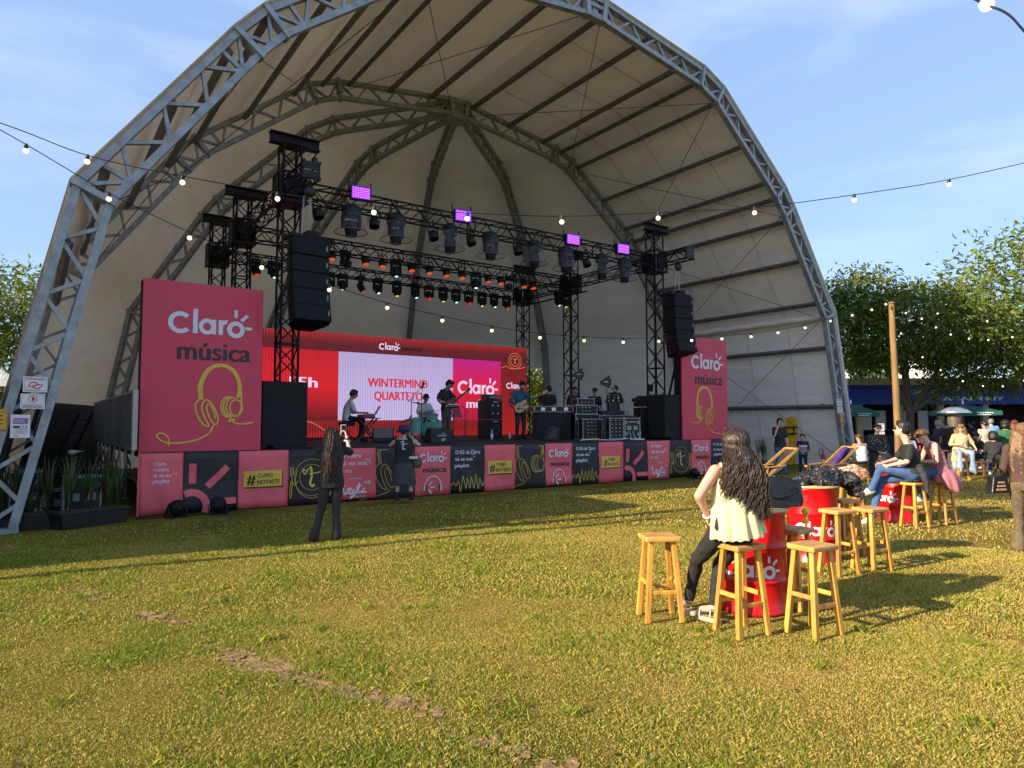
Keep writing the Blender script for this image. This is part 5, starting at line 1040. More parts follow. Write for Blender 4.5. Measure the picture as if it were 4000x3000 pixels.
# ---------------------------------------------------------------- soft things
def blob(name,label,cat,loc,rz,m,rx,ry,h,seed,drop=0,nu=52,nv=26,fold=.05,parts=None):
    g=random.Random(seed); ph=[g.uniform(0,6.28) for _ in range(12)]; mb=MB(); P=[]
    for j in range(nv+1):
        v=j/nv; row=[]
        for i in range(nu+1):
            a=2*math.pi*(i%nu)/nu; e_=1+.13*math.sin(2*a+ph[0])+.09*math.sin(3*a+ph[1])+.06*math.sin(5*a+ph[2])+.03*math.sin(9*a+ph[9])
            k=math.sin(v*math.pi/2); x=rx*e_*k*math.cos(a); y=ry*e_*k*math.sin(a)
            f=fold*(abs(math.sin(3*a+6*v+ph[3]+1.2*math.sin(5*v+ph[4])))-.5+.7*(abs(math.sin(5*a-7*v+ph[5]))-.5)+.45*math.sin(11*a+9*v*math.sin(2*a+ph[6])))*math.sin(min(1,v*1.5)*math.pi*.5+.25)
            z=h*(math.cos(v*math.pi/2)**.75)*(1+.25*math.sin(a+ph[7]))+f*(1-.5*v)
            if v>.75 and drop: z-=drop*(v-.75)*4*max(0,math.cos(a-.2))
            row.append((x,y,max(z,.004 if not(drop and math.cos(a-.2)>0 and v>.7) else -9)))
        P.append(row)
    mb.grid(P); o=mb.build(name,m,None,(0,0,0)); o.location=loc; o.rotation_euler.z=rz; tag(o,label,cat); q=o.modifiers.new('s','SUBSURF'); q.levels=q.render_levels=1; return o
def heap(label,loc,rz,m,rx,ry,h,seed,over=False):
    g=random.Random(seed); B=Sol(); B.ell((0,0,h*.30),(rx*.9,ry*.9,h*.42))
    for k in range(26):
        a=g.uniform(0,6.283); r0=g.uniform(.05,.5); r1=g.uniform(.75,1.12); z0=h*g.uniform(.55,.95); p=[]
        for i in range(5): u=i/4; r=r0+(r1-r0)*u; aa=a+.5*(u-.5)*g.uniform(-1,1.6); p.append(Vector((rx*r*math.cos(aa),ry*r*math.sin(aa),max(.022,z0*(1-u**1.7)+.03*g.uniform(-1,1)))))
        B.chain(p,[g.uniform(.022,.045) for _ in p])
    if over:
        B.ell((rx*.95,-.01,.05),(.13,.17,.09)); B.ell((rx*1.12,-.02,-.04),(.07,.15,.10)); B.cap((rx*1.15,-.10,-.04),(rx*1.2,-.13,-.15),.045,.03); B.cap((rx*1.15,.06,-.04),(rx*1.18,.08,-.11),.05,.035)
    o=B.build('jacket',m,None,.010,12,.02); o.location=loc; o.rotation_euler.z=rz; tag(o,label,'jacket'); tx=bpy.data.textures.get('crease') or bpy.data.textures.new('crease','MARBLE'); tx.noise_scale=.10; tx.turbulence=9; tx.marble_type='SHARP'; q=o.modifiers.new('crease','DISPLACE'); q.texture=tx; q.strength=.045; q.mid_level=.6; return o
nyl=mat('black_nylon',(.014,.014,.016),.5,0,.2,10,.5,18); leather=mat('black_leather',(.006,.006,.008),.42,0,.2,20,.3,25)
heap('crumpled black jacket heaped on the middle red drum',(7.86,4.55,.914),R(-35.5),nyl,.37,.22,.20,3,True)
heap('rust red jacket heaped beside the farthest red drum',(12.5,5.62,.88),R(20),mat('rust_cloth',(.38,.045,.015),.85,0,.15,8,.5,10),.22,.17,.26,8)
heap('small black jacket bundled left of the rust red one',(12.45,5.95,.88),R(0),nyl,.17,.15,.2,12)
m=bpy.data.materials.new('floral'); m.use_nodes=True; tt=m.node_tree; vo=tt.nodes.new('ShaderNodeTexVoronoi'); vo.inputs['Scale'].default_value=26; rp=tt.nodes.new('ShaderNodeValToRGB'); e=rp.color_ramp.elements; rp.color_ramp.interpolation='CONSTANT'
e[0].color=(.62,.50,.32,1); e[1].position=.34; e[1].color=(.06,.03,.02,1)
for p,c in((.5,(.65,.28,.08)),(.62,(.70,.58,.42)),(.8,(.55,.18,.22)),(.9,(.10,.05,.03))): q=e.new(p); q.color=(*c,1)
sx_=tt.nodes.new('ShaderNodeSeparateColor'); tt.links.new(vo.outputs['Color'],sx_.inputs[0]); tt.links.new(sx_.outputs[0],rp.inputs[0]); tt.links.new(rp.outputs[0],tt.nodes['Principled BSDF'].inputs['Base Color'])
blob('patterned_bag','flower patterned cloth bag lying on a bar stool','bag',(11.82,6.25,.71),R(-30),m,.30,.17,.17,21,fold=.035)
t=thing('handbag','black leather handbag with a yellow charm on the nearest red drum','handbag',(5.47,3.63,.914),R(-40)); mb=MB(); P=[]
for j in range(13):
    v=j/12; row=[]
    for i in range(33):
        a=2*math.pi*i/32; ca,sa=math.cos(a),math.sin(a); w=.27*(1-.05*v)*(1+.03*math.sin(5*v+a)); d=(.12*(1-.75*v**1.6)+.012); row.append((math.copysign(abs(ca)**.7,ca)*w+.02*v,math.copysign(abs(sa)**.8,sa)*d*(1+.10*math.sin(4*a+5*v)),.01+.235*v*(1-.10*math.cos(2*a))-.03*math.sin(v*3)*abs(ca)))
    P.append(row)
mb.grid(P); b=mb.build('bag_body',leather,t); q=b.modifiers.new('s','SUBSURF'); q.levels=q.render_levels=1
mb=MB(); mb.tube(catmull([(-.15,0,.22),(-.2,-.10,.20),(0,-.16,.10),(.2,-.12,.16),(.17,0,.22)],8),.012,6); mb.build('strap',leather,t); mb=MB(); mb.box((0,0,.235),(.4,.02,.012)); mb.build('zip',chrome,t)
t=thing('bag_charm','yellow pompom charm with a tassel hanging from the black handbag','charm',(5.72,3.45,.93),R(-35)); mb=MB(); mb.tube([(.018*math.cos(a),0,.06+.018*math.sin(a)) for a in[k*.6283 for k in range(10)]],.003,5,close=True); mb.cyl((0,0,.04),(0,0,-.03),.003,n=5); mb.build('ring',chrome,t); yel=mat('yellow_felt',(.75,.58,.02),.8,0,.1,30); mb=MB(); mb.ball((0,0,-.06),.034,14,10); mb.build('pompom',yel,t); mb=MB(); mb.lathe([(.012,-.10),(.024,-.15),(.034,-.165)],12); mb.build('tassel',yel,t); mb=MB(); mb.cyl((0,0,-.095),(0,0,-.11),.016,n=10); mb.build('bead',mat('pink_bead',(.7,.35,.4),.4),t)
bottle((11.83,5.42,.914),'water bottle with a blue cap, left of two on the farthest drum',.27,mat('blue_cap',(.05,.05,.35),.4),None,c_white); bottle((11.93,5.36,.914),'water bottle with a blue cap, right of two on the farthest drum',.27,mat('blue_cap',(.05,.05,.35),.4),None,c_white)
t=thing('drink_can','slim black drink can beside the water bottles on the farthest drum','can',(12.0,5.31,.914)); mb=MB(); mb.lathe([(.024,0),(.028,.012),(.028,.135),(.022,.152),(0,.15)],16); mb.build('can_body',mat('can_black',(.02,.02,.02),.3,.5),t); mb=MB(); mb.cyl((0,0,.04),(0,0,.07),.0285,n=16,cap=False); mb.build('band',mat('can_green',(.3,.4,.05),.4),t)
t=thing('cap','cream baseball cap lying on the rust red jacket','cap',(12.45,5.6,1.16),R(150)); mb=MB(); mb.lathe([(.10,0),(.098,.05),(.07,.09),(0,.11)],20); mb.build('crown',c_cream,t); mb=MB(); mb.ball((0,.13,.005),(.085,.10,.012),16,6); mb.build('peak',c_cream,t)
# ---------------------------------------------------------------- curly haired woman at the nearest drum
yw=(4.62,3.42,0); yz=R(-35.5)
sanm=mat('sandal_cream',(.40,.34,.25),.6,0,.05)
YJ=dict(pel=(0,-.02,.835),waist=(.015,.02,.99),chest=(.035,.03,1.15),neck=(.05,.045,1.355),head=(.065,.085,1.485),shL=(-.125,.02,1.285),shR=(.205,.02,1.295),elL=(-.285,-.07,1.09),wrL=(-.195,.03,.925),hdL=(-.15,.10,.86),elR=(.27,.22,1.11),wrR=(.20,.42,.97),hipL=(-.095,0,.805),hipR=(.095,0,.80),knL=(-.21,.31,.50),anL=(-.235,.50,.115),toeL=(-.315,.58,.075),knR=(-.02,.30,.47),anR=(-.09,.27,.115),toeR=(-.165,.36,.075),pnL=(.5,-.6,0))
t,j,H3=person('person with long curly dark hair and cream top leaning on a bar stool',yw,yz,1.62,YJ,(.25,.95,-.15),.0085,mat('skin_rosy',(.60,.34,.25),.5,0,.05,12),('bald',None),None,('slim',c_black),None,fat=1.06,fingers=1.0,armr=1.08,noface=True)
# loose cream top with a ruffled hem
mb=MB(); P=[]; n=72
for k,(z,cx,cy,rx,ry,ruf) in enumerate(((1.235,.035,.02,.155,.105,0),(1.20,.035,.015,.172,.118,0),(1.12,.03,.015,.180,.128,.003),(1.02,.025,.005,.186,.140,.006),(.94,.022,-.005,.192,.150,.010),(.87,.025,-.015,.200,.158,.014),(.81,.03,-.02,.208,.163,.017),(.775,.033,-.022,.212,.165,.019))):
    row=[]
    for i in range(n+1):
        a=2*math.pi*i/n; w=1+ruf/.2*(math.sin(9*a+z*4)+.6*math.sin(17*a+1)); dip=-.10*max(0,math.sin(a*1+.1))**2*0; V_=-.07*max(0,-math.sin(a))**3 if k==0 else 0
        hem=(.035*math.cos(a+2.4)+.010*math.sin(21*a)) if k>=6 else 0; row.append((cx+rx*w*math.cos(a),cy+ry*w*math.sin(a),z+V_-hem))
    P.append(row)
mb.grid(P); o=mb.build('top',mat('cloth_cream_crinkle',(.80,.70,.42),.8,0,.04,30,.6,60,stretch=(9,9,1)),t); o.modifiers.new('s','SOLIDIFY').thickness=.004; q=o.modifiers.new('u','SUBSURF'); q.levels=q.render_levels=1
for sg,shx in((-1,-.085),(1,.155)): mb=MB(); mb.tube(catmull([(shx+.0,-.075,1.18),(shx,-.06,1.27),(shx,-.0,1.345),(shx,.08,1.30),(shx,.12,1.22)],6),.007,5); mb.build('strap',c_cream,t)
# hair: a head cap and many wavy locks
B=Sol(); B.ell(H3(0,-.028,.035),(.094,.112,.098),None); B.ell((.07,-.055,1.33),(.085,.05,.14)); B.build('hair',hair_b if False else mat('hair_dark_brown',(.034,.019,.011),.38,0,.6,40,.5,70,stretch=(1,1,.12)),t,.010,3)
hm=MATS['hair_dark_brown']; mb=MB(); g=random.Random(11); hc=H3(0,-.02,.035)
for k in range(820):
    a=g.uniform(-1.75,1.75)-math.pi/2; sd=math.cos(a); ln=g.uniform(.42,.60)*(1.0 if sd>-.35 else .70); wv=g.uniform(.006,.019); fq=g.uniform(2.2,4.2); p0=g.uniform(0,6.28); pts=[]; rs2=[]; e0=g.uniform(.35,1.5); lay=g.uniform(1.03,1.15)
    for i in range(6):                    # over the skull first
        el=e0+(-.35-e0)*i/5; pts.append((hc.x+math.cos(a)*math.cos(el)*.096*lay,hc.y+math.sin(a)*math.cos(el)*.115*lay,hc.z+math.sin(el)*.102*lay)); rs2.append(.0044)
    x0,y0,z0=pts[-1]; tx_=.075+sd*(.105+.05*g.random())+g.uniform(-.035,.035); ty_=-.105-.035*g.random()+.10*max(0,math.sin(a)+.35)
    for i in range(1,16):                 # then down the back, waving more towards the ends
        u=i/15; q=1-(1-u)**2.0; w=wv*min(1,u*1.8); pts.append((x0+(tx_-x0)*q+w*math.sin(fq*u*6.28+p0)+.02*sd*u,y0+(ty_-y0)*min(1,q*1.5)+w*.8*math.cos(fq*u*6.28+p0),z0-ln*u)); rs2.append(.0043*(1-.78*u**1.5)+.0006)
    mb.tube(pts,rs2,5,cap=False)
for k in range(40):                       # flyaways
    a=g.uniform(0,6.28); pts=[]; x0,y0,z0=.07+.13*math.cos(a),-.08+.07*math.sin(a),g.uniform(1.15,1.5); p0=g.uniform(0,6.28)
    for i in range(9): u=i/8; pts.append((x0+.05*u*math.cos(a)+.02*math.sin(7*u+p0),y0+.02*math.cos(6*u+p0),z0-.22*u))
    mb.tube(pts,.0018,4,cap=False)
mb.build('hair_locks',hm,t)
for sd in'LR':
    an,to=j['an'+sd],j['toe'+sd]; d=Vector((to.x-an.x,to.y-an.y,0)).normalized(); c=an+d*.045; sdv=Vector((-d.y,d.x,0)); mb=MB()
    q=Matrix((sdv,d,Vector((0,0,1)))).transposed(); P2=[]
    for k in range(24):
        a=k*2*math.pi/24; P2.append(q@Vector((.042*math.copysign(abs(math.cos(a))**.7,math.cos(a)),.125*math.copysign(abs(math.sin(a))**.8,math.sin(a)),0))+Vector((c.x,c.y,.002)))
    mb.prism(P2,(0,0,1),.04); s_=mb.build('sandal',sanm,t,bevel=.008); mb=MB()
    for off,hh in((.085,.05),(.06,.065),(-.045,.10)): mb.tube([Vector((c.x,c.y,.045))+d*off+sdv*(.045*math.cos(a))+Vector((0,0,hh*math.sin(a))) for a in[k*math.pi/8 for k in range(9)]],.007,5)
    mb.tube([Vector((an.x,an.y,.125))+Vector((.044*math.cos(a),.044*math.sin(a),0)) for a in[k*.6283 for k in range(10)]],.008,5,close=True); mb.build('sandal_strap',mat('strap_white',(.46,.43,.38),.5),s_)
mb=MB(); w_=Vector(YJ['wrL']); dd=(Vector(YJ['hdL'])-w_).normalized(); a_,b_=frame_of(dd); mb.tube([w_+a_*.031*math.cos(k*.6283)+b_*.031*math.sin(k*.6283) for k in range(10)],.008,5,close=True); mb.build('watch_band',c_white,t)
# ---------------------------------------------------------------- woman filming with a phone
pw=(3.5,9.35,0); pz=R(-17)
t,j,H3=person('person in black with long brown hair filming the stage on a phone',pw,pz,1.60,dict(elR=(.27,.20,1.24),wrR=(.235,.36,1.45),hdR=(.215,.40,1.53),elL=(-.10,.30,1.20),wrL=(.12,.38,1.44),hdL=(.155,.41,1.53),anL=(-.23,.0,.05),toeL=(-.27,.09,.02),anR=(.085,0,.05),toeR=(.11,.10,.02),knL=(-.13,.02,.46),knR=(.07,.02,.46),pnR=(-1,0,0),pnL=(1,0,0)),(.15,1,.05),.013,skin3,('long',mat('hair_phone',(.030,.016,.009),.6,0,.5,50,.4,70,stretch=(1,1,.12)),.62),(c_black,'elbow',-.10,1.06),('flare',mat('ribbed_black',(.020,.021,.024),.8,0,.5,55,.3,60,stretch=(1,1,.02))),shoe_k)
hm=MATS['hair_phone']; mb=MB(); g=random.Random(3); hc=H3(0,-.02,.03)
for k in range(170):
    a=g.uniform(math.pi*1.02,math.pi*1.98); s0=hc+Vector((math.cos(a)*.085,math.sin(a)*.10,g.uniform(-.02,.07))); ln=g.uniform(.45,.68); p0=g.uniform(0,6.28); pts=[];rs2=[]
    for i in range(12): u=i/11; pts.append((s0.x*(1+.25*u)+.018*u*math.sin(9*u+p0)-.03*u,s0.y-.05*min(1,u*2)+.012*math.cos(8*u+p0),s0.z-ln*u)); rs2.append(.010*(1-.7*u))
    mb.tube(pts,rs2,5,cap=False)
mb.build('hair_locks',hm,t)
def child_of_hand(name,label,cat,loc,rz): return thing(name,label,cat,loc,rz)
t=thing('phone','phone with a white rim held up by the woman in black','phone',pw,pz); mb=MB(); mb.box((.19,.415,1.56),(.082,.012,.165)); mb.build('phone_case',c_white,t,bevel=.006); mb=MB(); mb.box((.19,.407,1.56),(.07,.004,.15)); mb.build('phone_screen',lens_d,t)
t=thing('wristwatch','black watch and white band on the right wrist of the filming woman','watch',pw,pz); 
for z,m_ in((1.43,c_black),(1.405,c_white)):
    mb=MB(); mb.tube([(.237+.034*math.cos(k*.6283),.345+.034*math.sin(k*.6283),z) for k in range(10)],.014,5,close=True); mb.build('band',m_,t)
# ---------------------------------------------------------------- photographer in bucket hat
hw=(6.3,12.72,0); hz=R(-24)
t,j,H3=person('person in a navy bucket hat, black vest and long grey skirt photographing the stage',hw,hz,1.58,dict(elR=(.33,.10,1.20),wrR=(.13,.24,1.40),elL=(-.27,.12,1.19),wrL=(-.05,.26,1.38),anL=(-.13,0,.05),toeL=(-.14,.09,.02),anR=(.17,0,.05),toeR=(.26,.07,.02),knL=(-.11,.01,.43),knR=(.14,.01,.43)),(.1,1,0),.016,skin3,('bun',mat('hair_red_brown',(.08,.03,.015),.5,0,.3,40)),(c_black,'none',-.03,1.04),('skirt',mat('cloth_slate',(.045,.047,.05),.85,bump=.4),1.12,.95),mat('shoe_orange',(.30,.09,.03),.6,0,.3,15),fat=1.22)
mb=MB(); c=H3(0,-.01,.06); mb.lathe([(.145,-.045),(.15,-.05),(.112,.03),(.105,.09),(.06,.105),(0,.107)],22,c); mb.build('bucket_hat',mat('cloth_hat_navy',(.014,.02,.07),.85,0,.2,30),t)
for sx in(-.13,.17): mb=MB(); mb.lathe([(.047,.06),(.05,.14),(.054,.24),(.052,.245)],12,(sx,-.012,0)); mb.build('sock',c_black,t)
B=Sol(); B.ell((.27,.0,.86),(.12,.07,.11)); B.ell((.29,-.04,.80),(.09,.06,.08)); 
t2=thing('belt_bag','olive green camera pouch on the belt of the photographer','bag',hw,hz); B.build('pouch',mat('cloth_olive',(.075,.085,.035),.85,bump=.4),t2,.014); mb=MB(); mb.box((.2,-.13,.95),(.18,.015,.05)); mb.build('white_strap',c_white,t2)
t2=thing('camera','camera with a pale lens held by the photographer','camera',hw,hz); mb=MB(); mb.box((.04,.24,1.45),(.15,.09,.10)); mb.build('camera_body',blkp,t2,bevel=.01); mb=MB(); mb.cyl((.06,.28,1.45),(.12,.46,1.47),.042,.05,14); mb.build('lens',c_white,t2)
pr=Print((-.09,-.158,1.17),(1,0,0),(0,.12,1),.01); pr.spline([(.06,.10),(.075,.12),(.075,.03),(.06,-.03),(.09,-.05),(.11,-.03)],.022); pr.line([(.03,.055),(.12,.06),(.16,.075)],.012); pr.line([(.02,.09),(.04,.11)],.015); pr.text('SÃO PAULO',0,.15,.035,0,.02,.17); pr.build('vest_print',[c_white],t)
# ---------------------------------------------------------------- couple at the farthest drum
ml=(11.52,5.10,0); mz=R(38)
t,j,H3=person('person in a black t-shirt and jeans sitting cross-legged on a bar stool in profile',ml,mz,1.78,seat(.72,.06,.1,.42,knL=(-.06,.46,.93),anL=(-.02,.60,.58),toeL=(.0,.70,.50),knR=(.10,.42,.72),anR=(.06,.60,.10),toeR=(.08,.72,.03),hipL=(-.09,.02,.84),elL=(-.27,.13,1.05),wrL=(-.14,.36,.98),elR=(.25,.16,1.06),wrR=(.12,.40,1.0),head=(.0,.13,1.555),neck=(0,.07,1.40)),(.25,.95,.12),.014,skin3,('quiff',hair_k),(c_black,'short',-.0,1.05),('trousers',c_jean),mat('shoe_cream',(.52,.48,.42),.6,0,.15,12),glasses='dark')
pr=Print((.06,-.112,1.10),(.0,0,1),(-1,0,.0),.014); pr.rect(-.02,-.0,.20,.10,0); pr.d=.018; pr.text('VANS',.0,.02,.085,1,.02,.16); pr.build('back_print',[mat('print_red',(.55,.04,.05),.6),c_white],t)
B=Sol(); B.loft([((-.07,-.19,.56),.13,.035,(1,-.2,0)),((-.05,-.17,.72),.165,.05,(1,-.1,0)),((-.01,-.11,.88),.185,.09,(1,0,0)),((0,-.03,.98),.175,.125,(1,0,0)),((0,-.02,1.02),.165,.12,(1,0,0))]); B.cap((.1,.10,.95),(-.1,.10,.93),.04); B.build('tied_overshirt',mat('cloth_charcoal_denim',(.035,.038,.042),.85,0,.25,20,.4),t,.014,3,.04)
ql=(12.26,4.97,0); qz=R(40)
t,j,H3=person('person in a pink tank dress with gathered hair sitting on a bar stool, looking down',ql,qz,1.66,seat(.75,.16,.10,.40,knL=(-.10,.38,.80),anL=(-.02,.30,.42),toeL=(0,.40,.36),knR=(.10,.40,.80),anR=(.06,.22,.42),toeR=(.07,.33,.36),head=(0,.27,1.42),neck=(0,.19,1.31),elL=(-.24,.14,1.03),wrL=(-.12,.36,1.02),elR=(.24,.22,1.03),wrR=(.12,.38,1.02)),(.1,.7,-.7),.014,skin3,('bun',mat('hair_chestnut',(.11,.05,.02),.45,0,.4,40,.5,50)),(mat('cloth_dusty_pink',(.42,.16,.19),.85,0,.12,30,.5,40,stretch=(6,6,1)),'none',0,1.0),('trousers',c_jean),mat('shoe_cream',(.52,.48,.42),.6),glasses='clear')
mb=MB(); P=[]
for k,(z,ry,y0) in enumerate(((.90,.155,0),(.82,.20,-.01),(.74,.22,-.03),(.62,.215,-.055),(.56,.22,-.06))):
    P.append([(ry*1.05*math.cos(a)*(1+.03*k*math.sin(9*a)),y0+ry*math.sin(a)*(1+.03*k*math.sin(9*a+1)),z+.02*math.sin(3*a)*k/4+.16*max(0,math.sin(a))*(k/4)) for a in[i*2*math.pi/48 for i in range(49)]])
mb.grid(P); o=mb.build('skirt',MATS['cloth_dusty_pink'],t); o.modifiers.new('s','SOLIDIFY').thickness=.006
mb=MB(); mb.tube([(-.085,.24,1.40),(-.085,.25,1.37)],.012,6); mb.build('earring',mat('pearl',(.6,.55,.45),.3),t)
# ---------------------------------------------------------------- walking woman at the right edge
person('person walking at the right edge, long fair hair, brown top, patterned trousers',(10.42,3.25,0),R(-62),1.66,dict(anR=(.06,-.16,.06),toeR=(.07,-.04,.02),anL=(-.06,.16,.05),toeL=(-.06,.28,.03),knR=(.06,-.02,.46),knL=(-.06,.10,.47),elL=(-.23,-.02,1.05),wrL=(-.22,.10,.86)),(0,1,0),.012,skin3,('long',mat('hair_blonde',(.17,.09,.04),.42,0,.4,50,.5,70,stretch=(1,1,.12)),.55),(c_brown,'long',.02),('wide',mat('leopard',(.13,.095,.055),.8,0,.55,55,.1)),shoe_k)
t=thing('handbag','small black handbag with striped front carried by the walking woman','handbag',(10.15,3.42,0),R(-20)); mb=MB(); mb.prism([(-.15,0,.76),(.15,0,.76),(.11,0,.98),(-.11,0,.98)],(0,1,0),.1); mb.build('bag_body',leather,t,bevel=.012); mb=MB()
for k in range(3): mb.box((0,-.004,.81+.045*k),(.16-.03*k,.006,.022))
mb.build('stripe',mat('bag_stripe',(.55,.30,.2),.6),t); mb=MB(); mb.tube(catmull([(-.09,.05,.97),(-.06,.05,1.06),(.06,.05,1.06),(.09,.05,.97)],6),.008,5); mb.build('handle',leather,t)
# ---------------------------------------------------------------- by the right foot of the dome
t,j,H3=person('person in a black t-shirt and jeans talking on a phone beside a boy',(19.45,12.55,0),R(158),1.80,dict(elR=(.24,.06,1.22),wrR=(.115,.13,1.58),hdR=(.095,.10,1.66),head=(.0,.04,1.665),elL=(-.25,0,1.14),wrL=(-.26,.06,.88),anL=(-.09,.12,.05),toeL=(-.10,.24,.02),pnR=(-1,0,0)),(.1,1,-.12),.018,skin3,('short',hair_k),(c_black,'short',-.08),('trousers',c_jean),shoe_k,glasses='clear')
t2=thing('phone','dark phone at the ear of the man by the dome wall','phone',(19.45,12.55,0),R(158)); mb=MB(); mb.box((.10,.06,1.64),(.015,.07,.14)); mb.build('phone_case',lens_d,t2)
t2=thing('toy','pink soft toy in the hand of the man on the phone','toy',(19.6,12.45,.0),R(158)); B=Sol(); B.ell((-.12,.12,.80),(.06,.05,.10)); B.ell((-.12,.12,.70),(.07,.05,.06)); B.ell((-.12,.14,.90),(.05,.045,.05)); B.build('plush',mat('pink_plush',(.62,.25,.33),.9,0,.1,20),t2,.014)
t,j,H3=person('boy in a navy and white striped shirt standing beside the man on the phone',(20.0,12.1,0),R(120),1.28,dict(elR=(.17,.02,.80),wrR=(.13,.18,.86),elL=(-.17,-.02,.80),wrL=(-.12,.14,.78)),(.2,1,0),.016,skin3,('quiff',hair_k),(c_navy,'long',-.02),('trousers',c_navy),shoe_w); mb=MB()
for k in range(6): z=.66+.035*k; mb.lathe([(.133,z),(.133,z+.013)],20,(0,-.005,0))
mb.lathe([(.137,.87),(.139,.94)],20,(0,-.005,0)); o=mb.build('stripe',c_white,t); o.scale=(1,.76,1)
# ---------------------------------------------------------------- trees
bark=mat('bark',(.10,.075,.05),.9,0,.3,9,.6,25)
def leafmat(name,dk,lt,tl=.35):
    m=bpy.data.materials.new(name); m.use_nodes=True; t=m.node_tree; b=t.nodes['Principled BSDF']; b.inputs['Roughness'].default_value=.5; b.inputs['Specular IOR Level'].default_value=.3
    a=t.nodes.new('ShaderNodeAttribute'); a.attribute_name='tone'; r=t.nodes.new('ShaderNodeValToRGB'); e=r.color_ramp.elements; e[0].color=(*dk,1); e[1].color=(*lt,1); t.links.new(a.outputs['Fac'],r.inputs[0]); t.links.new(r.outputs[0],b.inputs['Base Color'])
    tr=t.nodes.new('ShaderNodeBsdfTranslucent'); t.links.new(r.outputs[0],tr.inputs[0]); ms=t.nodes.new('ShaderNodeMixShader'); ms.inputs[0].default_value=tl; t.links.new(b.outputs[0],ms.inputs[1]); t.links.new(tr.outputs[0],ms.inputs[2]); t.links.new(ms.outputs[0],t.nodes['Material Output'].inputs[0]); return m
lm_a=leafmat('leaf_dark',(.026,.055,.010),(.20,.245,.030)); lm_b=leafmat('leaf_light',(.055,.10,.016),(.26,.31,.045)); 
def leaves(centers,per,spread,size,seed,droop=.5,asp=.36):
    g=np.random.default_rng(seed); C_=np.repeat(np.array(centers),per,axis=0); n=len(C_); off=g.normal(0,1,(n,3))*np.array([spread,spread,spread*.62]); P=C_+off
    d=off/np.maximum(np.linalg.norm(off,axis=1,keepdims=True),1e-6)+g.normal(0,.55,(n,3)); d[:,2]-=droop; d/=np.linalg.norm(d,axis=1,keepdims=True)
    s=np.cross(d,g.normal(0,1,(n,3))+np.array([0,0,1.2])); s/=np.linalg.norm(s,axis=1,keepdims=True)
    l=size*(.6+.8*g.random(n))[:,None]; w=l*asp/2; up_=np.cross(s,d)
    V=np.stack([P,P+d*l*.45+s*w+up_*w*.4,P+d*l-up_*l*.12,P+d*l*.45-s*w+up_*w*.4],1)
    tone=np.repeat(np.clip(g.random(n)*.65+np.repeat(g.random(len(centers)),per)*.35,0,1),4); return V,tone
def leafobj(name,V,tone,m,parent,org):
    k=len(V); me=bpy.data.meshes.new(name); me.vertices.add(k*4); me.vertices.foreach_set('co',(V.reshape(-1,3)-np.array(org)).reshape(-1).astype(np.float32)); b=np.arange(k)*4
    me.loops.add(k*6); me.loops.foreach_set('vertex_index',np.stack([b,b+1,b+2,b,b+2,b+3],1).reshape(-1).astype(np.int32)); me.polygons.add(k*2); me.polygons.foreach_set('loop_start',(np.arange(k*2)*3).astype(np.int32))
    a=me.attributes.new('tone','FLOAT','POINT'); a.data.foreach_set('value',tone.astype(np.float32)); me.update(calc_edges=True); me.materials.append(m); o=bpy.data.objects.new(name,me); COL.objects.link(o); o.parent=parent; return o
def tree(label,loc,blobs,ncl,per,spread,size,lm,seed,trunk_r=.18,fork=1.6,name='tree',droop=.5,grp=None,asp=.36):
    t=thing(name,label,'tree',loc,0,grp); g=random.Random(seed); L0=Vector(loc); cs=[]; tot=sum(b[1][0]*b[1][1]*b[1][2] for b in blobs)
    for c,r in blobs:
        k=max(3,int(ncl*r[0]*r[1]*r[2]/tot))
        for _ in range(k):
            while True:
                v=Vector((g.uniform(-1,1),g.uniform(-1,1),g.uniform(-1,1)))
                if .25<v.length<1: break
            v=v.normalized()*(v.length**.45); cs.append(tuple(L0+Vector(c)+Vector((v.x*r[0],v.y*r[1],v.z*r[2]))))
    V,tn=leaves(cs,per,spread,size,seed,droop,asp); leafobj('crown',V,tn,lm,t,loc)
    mb=MB(); top=Vector(blobs[0][0]); mb.tube(catmull([(0,0,-.1),(.08,.05,fork*.5),(top.x*.15,top.y*.15,fork)],5),[trunk_r*(1-.03*i) for i in range(11)],9); mb.build('trunk',bark,t)
    mb=MB(); st_=Vector((top.x*.15,top.y*.15,fork))
    for c,r in blobs:
        c=Vector(c); mid=st_.lerp(c,.5)+Vector((g.uniform(-.3,.3),g.uniform(-.3,.3),.3)); ps=catmull([st_-Vector((0,0,.15)),mid,c],6); mb.tube(ps,[trunk_r*.6*(1-.065*i) for i in range(len(ps))],6)
        for q in range(6):
            e_=Vector(g.choice(cs))-L0; 
            if (e_-c).length<max(r)*1.2: ps=catmull([mid.lerp(c,g.random()),mid.lerp(e_,.6)+Vector((0,0,.15)),e_],5); mb.tube(ps,[trunk_r*.25*(1-.07*i) for i in range(len(ps))],5)
    mb.build('limb',bark,t); return t
A0=(30.9,13.7,0)
tree('dark leafy tree standing just right of the dome, hanging over the blue stand',A0,[((-.4,-.4,5.7),(3.0,2.8,1.7)),((-2.2,1.6,5.5),(1.9,1.9,1.9)),((-.8,1.1,7.2),(1.9,1.8,1.1)),((1.9,-1.5,5.2),(2.0,2.0,1.9)),((2.8,-2.8,4.2),(1.5,1.5,1.1)),((1.5,-1.1,3.2),(1.6,1.3,.6)),((-2.6,2.2,7.0),(1.1,1.1,.9))],500,46,.36,.24,lm_a,4,.22,2.2,grp='trees around the festival lawn')
